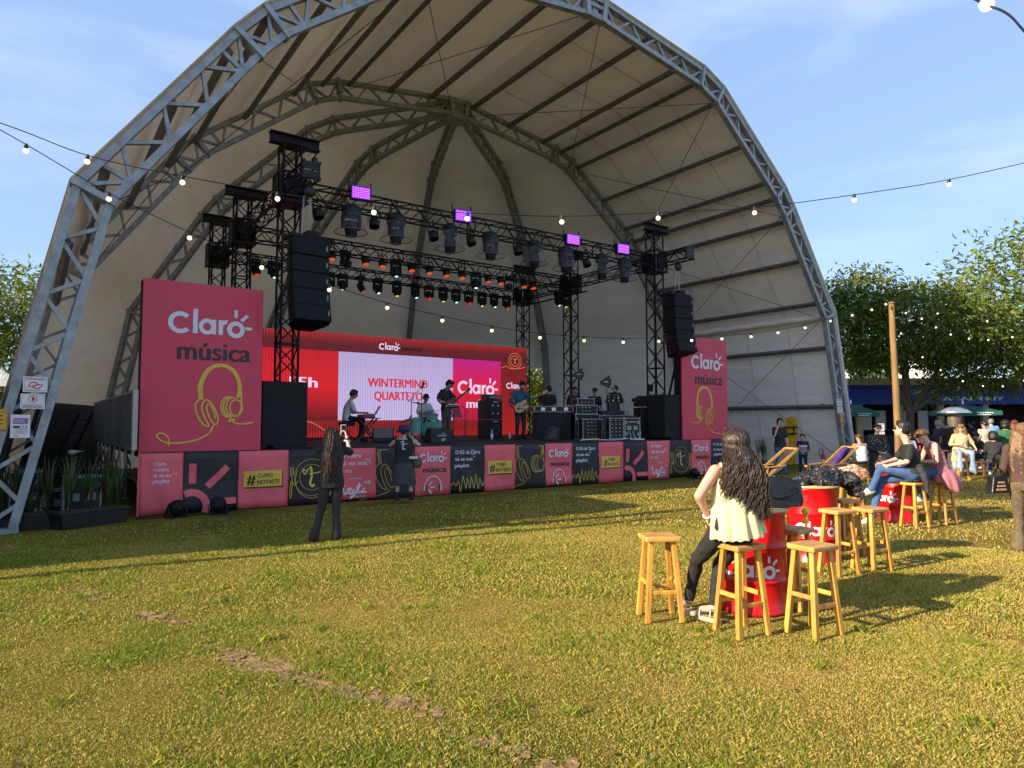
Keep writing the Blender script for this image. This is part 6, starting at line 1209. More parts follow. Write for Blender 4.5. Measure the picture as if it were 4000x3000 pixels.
tree('tall light green tree at the right edge behind the blue stand',(38.5,11.5,0),[((0,0,8.0),(3.6,3.6,2.6)),((-2.2,1.4,6.4),(2.4,2.4,1.7)),((2.4,-2.2,9.2),(3.0,3.0,2.2)),((2.6,-2.5,6),(3,3,2.2)),((1.0,-.9,5.4),(3.0,3.0,1.2))],380,42,.62,.30,lm_b,9,.35,3,droop=.1,grp='trees around the festival lawn')
tree('leafy tree beyond the dome seen at the left edge of the picture',(-1.5,40,0),[((0,0,6.8),(2.6,2.6,2.2)),((-2,0,5.6),(2.2,2.2,2.0)),((1.8,.5,7.2),(1.8,1.8,1.6)),((1,0,4.4),(2.4,2.4,1.8))],300,40,.5,.3,lm_b,14,.3,2.5,grp='trees around the festival lawn')
tree('tree glimpsed through the doorway behind the LED screen',(25.2,33.5,0),[((0,0,4.6),(2.6,2.6,2.4)),((-.8,.3,2.6),(1.8,1.6,1.2))],240,40,.4,.26,lm_a,17,.22,1.6,grp='trees around the festival lawn')
for k,(x,y,h,lab) in enumerate(((47,24,6.5,'dark tree behind the white pavilion roofs'),(53,13,7.5,'dark tree far behind the blue stand'),(58,2,8,'dark tree far behind the crowd at the right edge'),(33,40,6,'dark tree far behind the dome doorway'),(-6,52,7,'pale tree farther off at the left edge'))):
    tree(lab,(x,y,0),[((0,0,h*.62),(h*.45,h*.45,h*.36)),((h*.3,0,h*.4),(h*.3,h*.3,h*.25)),((-h*.3,0,h*.42),(h*.3,h*.3,h*.25))],190,34,.6,.42,lm_a,30+k,.3,2,grp='trees around the festival lawn')
# palm at the left edge
t=thing('palm','palm fronds at the left edge beside the white tent','palm tree',(-2.0,33,0)); mb=MB(); mb.tube([(0,0,0),(.1,0,2),(.05,0,4.0)],[.2,.17,.14],8); mb.build('trunk',bark,t); mb=MB(); g=random.Random(2)
for k in range(15):
    a=k*6.283/15+g.uniform(-.2,.2); r=g.uniform(1.5,2.0); P=[Vector((r*u*math.cos(a),r*u*math.sin(a),4.0+.9*u-1.6*u*u)) for u in[i/9 for i in range(10)]]
    for i in range(1,9):
        d=(P[i+1]-P[i]).normalized(); s=Vector((-math.sin(a),math.cos(a),0))
        for q in(-1,1):
            for w in(0,.5): p=P[i].lerp(P[i+1],w); e_=p+(s*q*.8+d*.5+Vector((0,0,-.35))).normalized()*.5*(1-.05*i); mb.add([p-d*.015,p+d*.015,e_],[(0,1,2)])
mb.build('frond',mat('palm_leaf',(.10,.16,.03),.5,0,.3,5),t)
# ---------------------------------------------------------------- tents
tentw=mat('tent_white',(.78,.77,.74),.7,0,.04,2,.2,4)
def tent(name,label,loc,rz,w,d,h,rise,walls=False,grp='white tents'):
    t=thing(name,label,'tent',loc,rz,grp); mb=MB(); n=8; P=[]
    for j in range(n+1):
        v=j/n; k=1-v; P.append([(sx*w/2*k,sy*d/2*k,h+rise*(v**1.5)) for sx,sy in((-1,-1),(0,-1),(1,-1),(1,0),(1,1),(0,1),(-1,1),(-1,0),(-1,-1))])
    mb.grid(P,sm=False); mb.grid([[(sx*w/2,sy*d/2,z) for sx,sy in((-1,-1),(1,-1),(1,1),(-1,1),(-1,-1))] for z in(h-.3,h)],sm=False); mb.build('roof',tentw,t)
    for sx in(-1,1):
        for sy in(-1,1): mb=MB(); mb.cyl((sx*w/2*.98,sy*d/2*.98,0),(sx*w/2*.98,sy*d/2*.98,h),.05,n=8); mb.build('pole',alu,t)
    if walls:
        mb=MB()
        for a,b in(((-1,1),(1,1)),((-1,-1),(-1,1)),((1,-1),(1,1))): mb.bar((a[0]*w/2*.97,a[1]*d/2*.97,h/2),(b[0]*w/2*.97,b[1]*d/2*.97,h/2),.03,h-.3,upv=(0,0,1))
        mb.build('wall',tentw,t)
    return t
tent('white_tent','white peaked tent beyond the dome at the left edge',(-3.4,36,0),0,6,6,3.4,3.6)
tent('white_tent','white peaked pavilion roof behind the dark tree, left of the pole',(40,22.5,0),R(-20),6,6,3.3,2.2); tent('white_tent','white peaked pavilion roof behind the dark tree, right of the pole',(43.5,18.8,0),R(-20),6,6,3.3,2.0)
tent('white_tent','unseen big white tent added left of the dome to shade the lawn',(-5.6,13.85,0),0,7.4,6.2,5.0,1.2,True)  # out of view, added to cast the shade in front of the stage
t=thing('wooden_pole','plain wooden post out of the picture on the left, ending the string lights','pole',(-3,9.46,0)); mb=MB(); mb.cyl((0,0,0),(0,0,5.0),.08,.07,10); mb.build('post',bark,t)
tree('unseen tall slender tree added left of the lawn to cast shade',(-7.5,10.6,0),[((0,0,10.6),(1.3,1.5,1.5)),((.5,.3,9.0),(1.0,1.1,.9))],110,40,.35,.26,lm_b,51,.16,7.5,grp='trees around the festival lawn')  # unseen tree put in so its crown shades the grass far right
# ---------------------------------------------------------------- left corner of the stage
t=thing('crowd_barrier','grey slatted barrier panel along the left side of the stage','barrier',(1.46,13.75,1.2)); gp=mat('barrier_grey',(.20,.20,.20),.5,.4,.2,8); mb=MB()
for z in(.0,1.03): mb.bar((0,-.3,z),(0,9.4,z),.05,.05)
mb.bar((0,-.3,0),(0,-.3,1.05),.08,.07); mb.build('rail',mat('barrier_pale',(.42,.40,.36),.5,.3),t); g=random.Random(4)
mb=MB(); y=-.22
while y<9.3: mb.box((random.uniform(-.01,.01),y,.515),(.012,.06,.99)); y+=.085
mb.build('slats',gp,t); mb=MB()
for k in range(8): mb=MB(); mb.box((.02,.1+1.1*k,-.18),(.04,.10,.34)); mb.build('bracket',mat('bracket_white',(.45,.43,.40),.6),t)
def sword(name,label,loc,rz,w,d,hb,hp,n,seed,m_):
    t=thing(name,label,'planter',loc,rz,'planters with sword-leaved plants'); mb=MB(); mb.box((0,0,hb/2),(w*.9,d*.8,hb),taper=1.1); mb.box((0,0,hb-.015),(w*1.02,d*.92,.03)); mb.build('planter_box',mat('planter_black',(.010,.010,.011),.5,0,.2,6),t,bevel=.01)
    mb=MB(); mb.box((0,0,hb-.02),(w*.9,d*.75,.06)); mb.build('soil',mat('soil',(.05,.035,.02),1,0,.4,20,.5),t); g=random.Random(seed); mb=MB()
    tufts=[(g.uniform(-w*.42,w*.42),g.uniform(-d*.25,d*.25)) for _ in range(max(3,int(w*9)))]
    for k in range(n):
        x,y=g.choice(tufts); a=g.uniform(0,6.283); l=hp*g.uniform(.45,1.05); ln=g.uniform(.04,.30)*l; p=[]; 
        for i in range(6): u=i/5; wd=.011*(1-u**2.2)+.001; c=Vector((x+g.uniform(-.005,.005)+math.cos(a)*ln*u*u,y+math.sin(a)*ln*u*u,hb+l*u-.2*ln*u**3)); s=Vector((-math.sin(a+.8),math.cos(a+.8),0))*wd; p.append((c-s,c+s))
        x+=0; mb.grid([[q[0],q[1]] for q in p],sm=False)
    mb.build('plant_leaves',m_,t)
pl=mat('sword_leaf',(.045,.075,.018),.5,0,.5,3); 
sword('planter','long black planter of sword-leaved plants at the left end of the skirt banner',(.82,13.05,0),R(28),1.15,.42,.26,.95,260,1,pl); sword('planter','black planter of sword-leaved plants at the left edge under the dome leg',(-.25,13.2,0),R(-8),1.3,.42,.24,.95,240,2,pl)
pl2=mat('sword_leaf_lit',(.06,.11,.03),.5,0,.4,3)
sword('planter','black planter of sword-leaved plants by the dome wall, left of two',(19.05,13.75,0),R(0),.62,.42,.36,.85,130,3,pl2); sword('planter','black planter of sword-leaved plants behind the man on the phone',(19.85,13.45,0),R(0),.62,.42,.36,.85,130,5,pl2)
for (x,y,w,h,lab) in((-.06,14.3,.42,.84,'small upright road case behind the left planter'),(.75,14.3,.55,.72,'low road case with bright edges behind the long planter'),(.33,14.9,.4,.45,'low road case standing farther back between two others')): rack((x,y,0),0,lab,w,h,.5)
t=thing('ladder_truss','black ladder frame leaning against the stage side beneath the dome wall','ladder',(.55,15.6,0)); mb=MB()
for sx in(-.11,.11): mb.bar((-.45+sx,-.5,.0),(.30+sx,.2,1.85),.04,.04)
for k in range(8): u=k/7.5; mb.bar((-.45+.75*u-.11,-.5+.7*u,1.85*u),(-.45+.75*u+.11,-.5+.7*u,1.85*u),.03,.03)
mb.build('ladder_frame',blk,t)
B=Sol(); B.ell((0,0,0),(.07,.05,.05)); B.cap((0,0,0),(.2,0,.02),.03,.012); o=B.build('rag',c_white,None,.014,3,.03); o.location=(.62,15.1,1.12); tag(o,'white rag hung on the leaning black ladder frame','rag')
# ground flood lights
for k,((x,y),rz,lab) in enumerate((((2.12,13.22),20,'black floor flood light at the foot of the skirt banner, left of two'),((2.82,13.25),-10,'black floor flood light at the foot of the skirt banner, right of two'),((16.05,13.2),-15,'black floor flood light at the right end of the skirt banner'))):
    t=thing('flood_light',lab,'flood light',(x,y,0),R(rz),'floor flood lights'); q=Matrix.Rotation(R(38),3,'X'); mb=MB(); ax=q@Vector((0,1,0)); c=Vector((0,0,.17)); mb.lathe([(.05,-.12),(.11,-.09),(.125,-.02),(.14,.06),(.132,.065),(.12,.05),(0,.05)],20,c,axis=ax)
    for a in range(12): mb.bar(c-ax*.09+(q@Vector((math.cos(a*.5236),0,math.sin(a*.5236))))*.11,c+ax*.04+(q@Vector((math.cos(a*.5236),0,math.sin(a*.5236))))*.135,.012,.03)
    mb.build('lamp_body',dgrey,t); mb=MB()
    for sx in(-1,1): mb.bar((sx*.16,0,.17),(sx*.15,.10,.01),.02,.04); mb.bar((sx*.16,0,.17),(sx*.15,-.12,.01),.02,.04)
    mb.bar((-.15,.1,.012),(.15,.1,.012),.04,.02); mb.bar((-.15,-.12,.012),(.15,-.12,.012),.04,.02); mb.build('bracket',dgrey,t)
mb=MB(); mb.tube(catmull([(1.5,13.3,.02),(1.9,13.15,.03),(2.3,13.3,.02),(2.7,13.2,.03),(3.1,13.45,.02)],8),.012,5); tag(mb.build('cable',blk,None,(1.5,13.3,0)),'black cable on the grass between the two floor flood lights','cable')
# signs on the dome legs
def sign(name,label,o,r,w,h,mbase,draw,grp=None,u=(0,0,1)):
    t=thing(name,label,'sign',o,0,grp); r=Vector(r).normalized(); u=Vector(u); n=r.cross(u); mb=MB(); mb.prism([r*a+u*b for a,b in((0,0),(w,0),(w,h),(0,h))],n,.006); mb.build('board',mbase,t); pr=Print(n*.006,r,u,.003); draw(pr,w,h); pr.build('printing',[mat('sign_red',(.62,.03,.04),.5),mat('sign_ink',(.06,.06,.07),.6),mat('sign_purple',(.32,.10,.42),.5),mat('sign_white',(.75,.75,.76),.5),mat('sign_grey',(.35,.35,.36),.6)],t); return t
sw=mat('sign_white',(.75,.75,.76),.5); sy_=mat('sign_orange',(.75,.36,.02),.5)
def d1(p,w,h):
    p.line([(.02,.02),(w-.02,.02),(w-.02,h-.02),(.02,h-.02)],.004,1,True); p.text('É proibido fumar neste local.',w*.12,h*.80,.035,1,.02,w*.76); P=[(.2,.38),(.34,.62),(.52,.62),(.60,.50),(.82,.46),(.66,.24),(.48,.24),(.40,.36)]; p.line([(a*w,b*h) for a,b in P],.018,0,True); p.line([(.40*w,.36*h),(.60*w,.50*h)],.018,0); p.line([(.1*w,.13*h),(.9*w,.13*h)],.006,4)
def d2(p,w,h):
    p.line([(.02,.02),(w-.02,.02),(w-.02,h-.02),(.02,h-.02)],.004,1,True); p.arc(w*.5,h*.64,.055,.055,0,360,.008,0); p.rect(w*.46,h*.52,w*.55,h*.66,0)
    for k in range(4): p.line([(w*(.465+.025*k),h*.64),(w*(.455+.032*k),h*.78)],.009,0)
    p.line([(w*.56,h*.58),(w*.60,h*.67)],.009,0); 
    for k in range(4): p.line([(.1*w,h*(.27-.05*k)),(.9*w,h*(.27-.05*k))],.006,4)
def d3(p,w,h):
    p.rect(w*.14,h*.60,w*.88,h*.85,2); p.rect(w*.14,h*.42,w*.84,h*.52,1); p.d+=.002; p.text('MAIS',w*.2,h*.73,.03,3,.02,w*.5); p.text('PROTEÇÃO',w*.2,h*.65,.028,3,.02,w*.55); p.arc(w*.55,h*.47,.012,.012,0,360,.012,3); p.arc(w*.72,h*.47,.012,.012,0,360,.012,3); p.rect(w*.2,h*.08,w*.4,h*.11,0)
    for k in range(3): p.line([(.2*w,h*(.36-.07*k)),(.85*w,h*(.36-.07*k))],.007,4)
def d4(p,w,h):
    p.line([(.015,.015),(w-.015,.015),(w-.015,h-.015),(.015,h-.015)],.004,1,True)
    for k in range(3): p.rect(w*.2,h*(.25+.2*k),w*.75,h*(.31+.2*k),1)
    p.line([(w*.15,h*.85),(w*.8,h*.85)],.008,1)
sign('notice','white no smoking notice with a red map outline on the left dome leg',(-.14,12.755,2.15),(1,0,0),.31,.24,sw,d1,'notices on the left dome leg'); sign('notice','white notice with a red hand in a circle on the left dome leg',(-.165,12.75,1.89),(1,0,0),.31,.235,sw,d2,'notices on the left dome leg'); sign('notice','white and purple notice, lowest on the left dome leg',(-.275,12.75,1.445),(1,0,0),.245,.355,sw,d3,'notices on the left dome leg'); sign('notice','orange notice cut by the left edge of the picture',(-.53,12.755,1.575),(1,0,0),.215,.31,sy_,d4,'notices on the left dome leg')
sign('notice','white no smoking notice, topmost on the right dome leg',(23.30,12.755,2.24),(1,-.06,0),.31,.24,sw,d1,'notices on the right dome leg'); sign('notice','white hand notice in the middle on the right dome leg',(23.32,12.75,1.98),(1,-.06,0),.31,.235,sw,d2,'notices on the right dome leg'); sign('notice','orange notice, lowest on the right dome leg',(23.48,12.75,1.67),(1,-.06,0),.21,.29,sy_,d4,'notices on the right dome leg')
sign('extinguisher_sign','small red extinguisher sign on the canvas wall of the dome',(24.16,13.86,2.15),(0,-1,0),.2,.2,mat('sign_red',(.62,.03,.04),.5),lambda p,w,h:(p.rect(w*.36,h*.18,w*.60,h*.66,3),p.rect(w*.42,h*.66,w*.54,h*.76,3),p.line([(w*.42,h*.78),(w*.66,h*.84)],.012,3)),None,(-.18,0,1))
# stretcher board, extinguisher
t=thing('spine_board','yellow rescue spine board with black straps leaning on the dome wall','spine board',(23.95,15.05,.02),R(90)); mb=MB(); P=[]
for x,z in((-.10,0),(.10,0),(.16,.15),(.20,.6),(.24,1.3),(.23,1.7),(.17,1.86),(-.17,1.86),(-.23,1.7),(-.24,1.3),(-.20,.6),(-.16,.15)): P.append((x,-.0-.09*z,z))
mb.prism(P,(0,-1,-.09),.05); mb.build('board',mat('rescue_yellow',(.72,.45,.01),.4,0,.1,5),t,bevel=.012); mb=MB()
for z in(1.2,1.45): mb.box((.0,.025-.09*z+.0,z),(.5,.16,.05))
mb.box((-.14,.03-.13,1.35),(.05,.02,.28)); mb.box((.02,-.2,1.78),(.05,.06,.16)); mb.build('strap',blkp,t)
t=thing('fire_extinguisher','red fire extinguisher with a black hose standing at the dome wall','fire extinguisher',(23.7,13.55,0)); mb=MB(); mb.lathe([(.07,.0),(.078,.02),(.078,.42),(.05,.50),(.025,.53),(.025,.56)],16); mb.build('cylinder',mat('ext_red',(.55,.02,.02),.3),t); mb=MB(); mb.bar((-.08,0,.60),(.06,0,.58),.02,.02); mb.bar((-.06,0,.64),(.05,0,.60),.02,.02); mb.tube(catmull([(.02,0,.58),(-.12,0,.72),(-.26,0,.64),(-.24,0,.48),(-.16,0,.42)],6),.014,6); mb.build('hose',blkp,t); mb=MB(); mb.lathe([(.0795,.14),(.0795,.30)],16); mb.build('label',white,t)
# ---------------------------------------------------------------- deck chairs
wood2=mat('deckchair_wood',(.50,.26,.06),.5,0,.2,5,stretch=(3,3,.6))
def deckchair(loc,rz,label,fab,purple_=False):
    t=thing('deck_chair',label,'deck chair',loc,rz,'wooden deck chairs by the dome')
    for sx in(-.28,.28):
        mb=MB(); mb.bar((sx,-.55,.06),(sx,.62,.98),.035,.06); mb.build('back_rail',wood2,t); mb=MB(); mb.bar((sx*.9,.60,.03),(sx*.9,-.62,.46),.035,.055); mb.build('seat_rail',wood2,t); mb=MB(); mb.bar((sx*1.05,-.45,.50),(sx*1.05,.25,.56),.07,.025); mb.bar((sx*1.05,-.35,.10),(sx*1.05,-.25,.5),.03,.04); mb.build('armrest',wood2,t)
    mb=MB(); mb.bar((-.3,.62,.98),(.3,.62,.98),.04,.05); mb.bar((-.28,-.62,.46),(.28,-.62,.46),.04,.05); mb.bar((-.28,.60,.04),(.28,.60,.04),.04,.05); mb.bar((-.28,-.55,.07),(.28,-.55,.07),.04,.05); mb.build('crossbar',wood2,t)
    mb=MB(); mb.grid([[(x,*yz) for x in(-.24,-.08,.08,.24)] for yz in catmull([(.62,.96),(.35,.62),(.05,.32),(-.25,.28),(-.60,.44)],5)]); o=mb.build('fabric_sling',fab,t); o.modifiers.new('s','SOLIDIFY').thickness=.006
    return t
deckchair((15.75,10.45,0),R(-115),'deck chair with a dark sling, nearest the man on the phone',mat('sling_dark',(.03,.025,.03),.8)); deckchair((17.9,10.0,0),R(-112),'deck chair with a purple cloth over its back, by the fire extinguisher',mat('sling_navy',(.02,.025,.08),.8))
B=Sol(); B.chain([(0,0,.28),(0,.10,.5),(0,.32,.78),(.0,.46,.93),(.02,.50,.80)],[.10,.11,.10,.07,.04]); o=B.build('purple_cloth',mat('cloth_purple',(.085,.04,.22),.7,0,.15,6,.4,8),None,.016,3,.03); o.location=(17.9,10.0,.0); o.rotation_euler.z=R(-112); tag(o,'purple cloth hung over the right deck chair','cloth')
# ---------------------------------------------------------------- string lights
bulbm=mat('bulb_glow',(.9,.7,.5),.3,emit=(1,.66,.42),estr=1.0); sock=mat('bulb_socket',(.012,.012,.012),.5)
def string(label,pts,bulbs,r=.006,br=.032):
    t=thing('string_lights',label,'string lights',pts[0],0,'strings of festoon bulbs'); o=Vector(pts[0]); mb=MB(); mb.tube([Vector(p)-o for p in catmull(pts,8)],r,4); mb.build('cable',blk,t)
    for p in bulbs:
        p=Vector(p)-o; mb=MB(); mb.lathe([(br*.75,-.012),(br*.7,-.04),(br*.6,-.055)],10,p); mb.cyl(p+Vector((0,0,-.015)),p+Vector((0,0,.01)),br*.5,n=8); s=mb.build('bulb_holder',sock,t); mb=MB(); mb.ball(p+Vector((0,0,-.05-br*.85)),br,12,8); mb.build('bulb',bulbm,s)
    return t
SA=[(.43,9.32,4.86),(1.39,8.85,4.67),(2.39,8.37,4.53),(3.45,7.86,4.42),(4.52,7.34,4.40),(5.66,6.79,4.42),(6.88,6.2,4.54),(8.17,5.58,4.69),(9.58,4.9,4.96),(11.0,4.21,5.28)]
string('long string of lit bulbs crossing in front of the dome from left to right',[(-3,9.46,5.4),(-.6,9.5,5.13)]+SA+[(12.6,3.45,5.75),(14.5,2.5,6.4)],SA)
SB=[(-.17,9.83,5.02),(.70,9.83,4.60),(1.65,9.83,4.25),(2.6,9.82,3.97),(3.6,9.82,3.76),(4.55,9.81,3.58),(5.55,9.8,3.46),(6.55,9.8,3.37),(7.62,9.79,3.32),(8.7,9.78,3.34),(9.75,9.77,3.38),(10.8,9.76,3.47),(11.85,9.75,3.56),(12.9,9.74,3.67),(14.0,9.73,3.8),(15.1,9.72,3.98),(16.3,9.71,4.2),(17.5,9.69,4.48),(18.65,9.69,4.74),(19.75,9.69,5.0),(20.6,9.69,5.25)]
string('string of lit bulbs sagging past the stage front to the wooden post',[(-3,9.6,6.4),(-1.3,9.83,5.55)]+SB+[(20.9,9.68,5.32)],SB)
SD=[(21.2,9.4,5.0),(21.75,9.2,4.85),(22.2,9.0,4.6),(22.7,8.8,4.4),(23.2,8.5,4.28),(23.8,8.2,4.25),(24.5,7.8,4.35),(25.1,7.3,4.6)]
string('string of lit bulbs from the wooden post across the dark tree to the right',[(20.95,9.6,5.3)]+SD+[(26,6.6,5.1)],SD,br=.026)
SE=[(22.4,10.1,4.55),(23.6,10.0,3.85),(24.4,9.8,3.45),(25.3,9.5,3.1),(26.1,9.2,2.95),(26.9,8.9,2.95),(27.6,8.5,3.15),(28.1,8.0,3.5),(28.5,7.5,3.95)]
string('low string of bulbs sagging under the dark tree',[(20.96,9.75,5.25)]+SE+[(29,7,4.5)],SE,br=.026)
SG=[(22.1,8.9,5.0),(23.2,8.0,4.75),(24.3,7.0,4.6),(25.2,6.2,4.7)]
string('short upper string of bulbs right of the wooden post',[(20.95,9.6,5.32)]+SG+[(26.2,5.4,5.0)],SG,br=.024)
string('nearest string with one large bulb in the top right corner',[(4.3,1.9,4.6),(3.98,1.38,3.92),(3.7,1.15,3.62),(3.43,1.0,3.36),(3.1,.8,3.0)],[(3.87,1.28,3.87)],.006,.034)
t=thing('wooden_post','tall weathered wooden post carrying the string lights, right of the dome','post',(20.96,9.69,0)); mb=MB(); mb.tube([(.06,-.04,0),(.05,-.03,1.5),(.03,-.02,3.0),(.0,0,4.4),(-.01,0,5.28)],[.105,.098,.092,.085,.08],12); mb.build('post',mat('weathered_pole',(.235,.145,.05),.8,0,.35,3,.5,14,stretch=(3,3,.4)),t); mb=MB(); mb.tube([(.09*math.cos(k*.6283),.09*math.sin(k*.6283),5.22) for k in range(10)],.012,5,close=True); mb.build('wire_loop',cable,t)
for k,(z,dr) in enumerate(((1.95,d1),(1.7,d2),(1.2,d1))): sign('notice',('white no smoking notice on the panel left of the wooden post','white hand notice on the panel left of the wooden post','lower white notice on the panel left of the wooden post')[k],(21.45,10.45,z-.55),(.81,-.58,0),.2,.22,sw,dr,'notices beside the wooden post')
# ---------------------------------------------------------------- blue stand, umbrellas, heater, benches
cr=Vector((.814,-.58,0))
pv=thing('blue_stand','long dark blue food stand with a beige fascia board at the right','stand',(36.85,14.3,0),R(-35.49)); navy_=mat('stand_blue',(.012,.055,.42),.5,0,.08,1.2); beige_=mat('stand_beige',(.46,.34,.21),.7,0,.1,2); darkin=mat('stand_dark',(.012,.012,.022),.8)
mb=MB(); mb.box((1.3,.0,3.0),(13,.3,.95)); mb.build('fascia',navy_,pv); mb=MB(); mb.box((1.3,-.05,3.64),(13.2,.5,.33)); mb.build('top_board',beige_,pv); mb=MB(); mb.box((1.3,2.6,1.6),(13,.15,3.2)); mb.box((1.3,1.3,3.4),(13,2.6,.12)); mb.box((-5.2,1.3,1.6),(.15,2.6,3.2)); mb.box((7.8,1.3,1.6),(.15,2.6,3.2)); mb.build('back_wall',darkin,pv); mb=MB(); mb.box((1.3,1.2,.5),(12.6,.6,1.0)); mb.build('counter',mat('counter_navy',(.012,.02,.07),.6),pv)
for x in(-4.6,-2.6,-.6,1.6): mb=MB(); mb.box((x,.1,1.27),(.28,.2,2.5)); mb.build('column',beige_,pv)
mb=MB()
for x in(-4.1,-3.4,-2.0,-1.3): mb.box((x,.35,1.75),(.5,.03,.95))
mb.box((5.6,-.5,2.35),(.02,.3,.3)); mb.build('white_panel',mat('panel_white',(.45,.46,.48),.6),pv)
mb=MB(); mb.bar((6.3,-.2,2.6),(7.4,-.2,1.2),.16,.16); mb.bar((6.9,-.2,3.4),(6.9,-.2,1.0),.14,.14); mb.build('blue_brace',mat('brace_blue',(.02,.05,.4),.4),pv)
pr=Print((0,-.15,0),(1,0,0),(0,0,1),.01); pr.text('PORTO FERI ACADEMY'[11:],-.6,2.72,.26,0,.03,3.0); pr.text('PORTO',-2.4,3.05,.26,0,.03,1.6); pr.build('lettering',[white],pv)
gr=mat('umbrella_green',(.006,.075,.052),.7,0,.1,6)
def umbrella(loc,rz,label,w,ze,zt):
    t=thing('parasol',label,'parasol',loc,rz,'green market parasols'); mb=MB(); h=w/2; P=[]
    ring=[(-1,-1),(0,-1.0),(1,-1),(1,0),(1,1),(0,1),(-1,1),(-1,0),(-1,-1)]
    for v in(0,.33,.66,1): P.append([(a*h*(1-v),b*h*(1-v),ze+(zt-ze)*(v**.9)-(.04 if (i%2==1 and v<.9) else 0)) for i,(a,b) in enumerate(ring)])
    mb.grid(P,sm=False); mb.grid([[(a*h,b*h,z-(.03 if i%2 else 0)) for i,(a,b) in enumerate(ring)] for z in(ze-.14,ze)],sm=False); o=mb.build('canopy',gr,t); o.modifiers.new('s','SOLIDIFY').thickness=.008; mb=MB(); mb.cyl((0,0,0),(0,0,zt),.028,n=8); mb.build('pole',mat('parasol_wood',(.35,.2,.09),.6),t)
    mb=MB(); 
    for a,b in ring[:8]: mb.bar((0,0,zt-.05),(a*h*.98,b*h*.98,ze),.02,.02)
    mb.build('rib',MATS['parasol_wood'],t); pr=Print((-h,-h,ze-.14),(1,0,0),(0,0,1),.015); pr.text('Localiza',w*.62,.07,.08,0,.02,w*.24); pr.text('meoo',w*.62,.0,.08,0,.02,w*.2); pr.text('taste',w*.12,.02,.10,0,.02,w*.2); pr.build('lettering',[white],t); mb=MB(); mb.cyl((0,0,zt),(0,0,zt+.16),.04,.02,8); mb.build('finial',white,t)
umbrella((26.8,14.1,0),R(-60),'green parasol beside the right dome leg',1.9,2.04,2.40); umbrella((29.2,11.0,0),R(-58),'green parasol in front of the blue stand, behind the patio heater',2.05,2.06,2.36)
t=thing('patio_heater','tall patio heater with a wide silver reflector among the crowd','heater',(23.5,9.1,0)); mb=MB(); mb.lathe([(.0,2.14),(.2,2.12),(.40,2.03),(.475,1.95),(.47,1.945),(.3,1.98),(0,2.02)],30); mb.build('reflector',mat('heater_reflector',(.55,.58,.60),.3,.8),t); mb=MB(); mb.lathe([(.20,1.92),(.18,1.55),(.16,1.50),(0,1.5)],22); mb.build('burner',mat('heater_mesh',(.20,.17,.14),.5,.5,.4,40),t); mb=MB(); mb.cyl((0,0,.7),(0,0,1.5),.035,n=8); mb.lathe([(.22,0),(.23,.02),(.22,.68),(.08,.74)],18); mb.build('heater_stand',mat('heater_steel',(.18,.16,.15),.4,.6),t)
brw=mat('bench_wood',(.13,.055,.025),.6,0,.25,5,stretch=(1,5,5))
def bench(loc,rz,label,l=.9):
    t=thing('bench',label,'bench',loc,rz,'low brown wooden benches'); mb=MB()
    for k in range(3): mb.box((0,-.12+.12*k,.43),(l,.11,.035))
    mb.build('seat',brw,t)
    for sx in(-1,1):
        mb=MB(); mb.bar((sx*(l/2-.08),-.12,.41),(sx*(l/2-.03),-.19,0),.05,.05); mb.bar((sx*(l/2-.08),.12,.41),(sx*(l/2-.03),.19,0),.05,.05); mb.bar((sx*(l/2-.07),-.15,.15),(sx*(l/2-.07),.15,.15),.04,.03); mb.build('trestle',brw,t)
bench((24.1,8.35,0),R(-30),'brown bench under the person in the black hoodie'); bench((24.6,9.2,0),R(-30),'brown bench under the girl in the pale blue skirt'); bench((19.7,10.1,0),R(-30),'brown bench under the woman in the white tank top'); bench((26.6,7.2,0),R(-35),'brown bench nearest the right edge')
def table(loc,rz,label):
    t=thing('picnic_table',label,'table',loc,rz,'brown picnic tables'); mb=MB()
    for k in range(5): mb.box((0,-.3+.15*k,.74),(1.5,.14,.04))
    mb.build('table_top',brw,t)
    for sx in(-1,1): mb=MB(); mb.bar((sx*.6,-.28,.72),(sx*.65,.28,0),.06,.06); mb.bar((sx*.6,.28,.72),(sx*.65,-.28,0),.06,.06); mb.build('trestle',brw,t)
table((23.6,10.0,0),R(-30),'brown picnic table behind the woman with the paper cup'); table((25.4,8.1,0),R(-30),'brown picnic table beside the person in the black hoodie')
# ---------------------------------------------------------------- the crowd on the right
F_=R(144.5); G='people gathered by the blue stand'
t,j,H3=person('person with sunglasses and a black top with white dots standing behind a round stool',(17.65,8.62,0),F_,1.62,dict(elR=(.25,.02,1.0),wrR=(.09,.22,.92),elL=(-.25,.02,1.0),wrL=(-.09,.22,.92)),(0,1,.05),.017,skin3,('bun',hair_k),(c_black,'long',-.10,1.05),('skirt',c_black,1.5,.9),shoe_k,glasses='dark',fat=1.12,group=G); mb=MB(); g=random.Random(6)
for k in range(46): a=g.uniform(.2,2.95); z=g.uniform(.85,1.27); mb.ball((.205*math.cos(a),.148*math.sin(a)*1.02,z),.008,6,4)
mb.build('dots',c_white,t)
t=thing('phone','phone held at waist height by the woman in the dotted top','phone',(17.65,8.62,0),F_); mb=MB(); mb.box((0,.26,.92),(.14,.07,.012)); mb.build('phone_case',lens_d,t)
person('person in a white tank top sitting on a bench right of the dome leg',(19.65,10.05,0),R(-30),1.6,seat(.46,.1),(0,1,-.1),.02,skin2,('bun',hair_b),(c_white,'strap',-.02),('trousers',c_black),shoe_k,group=G)
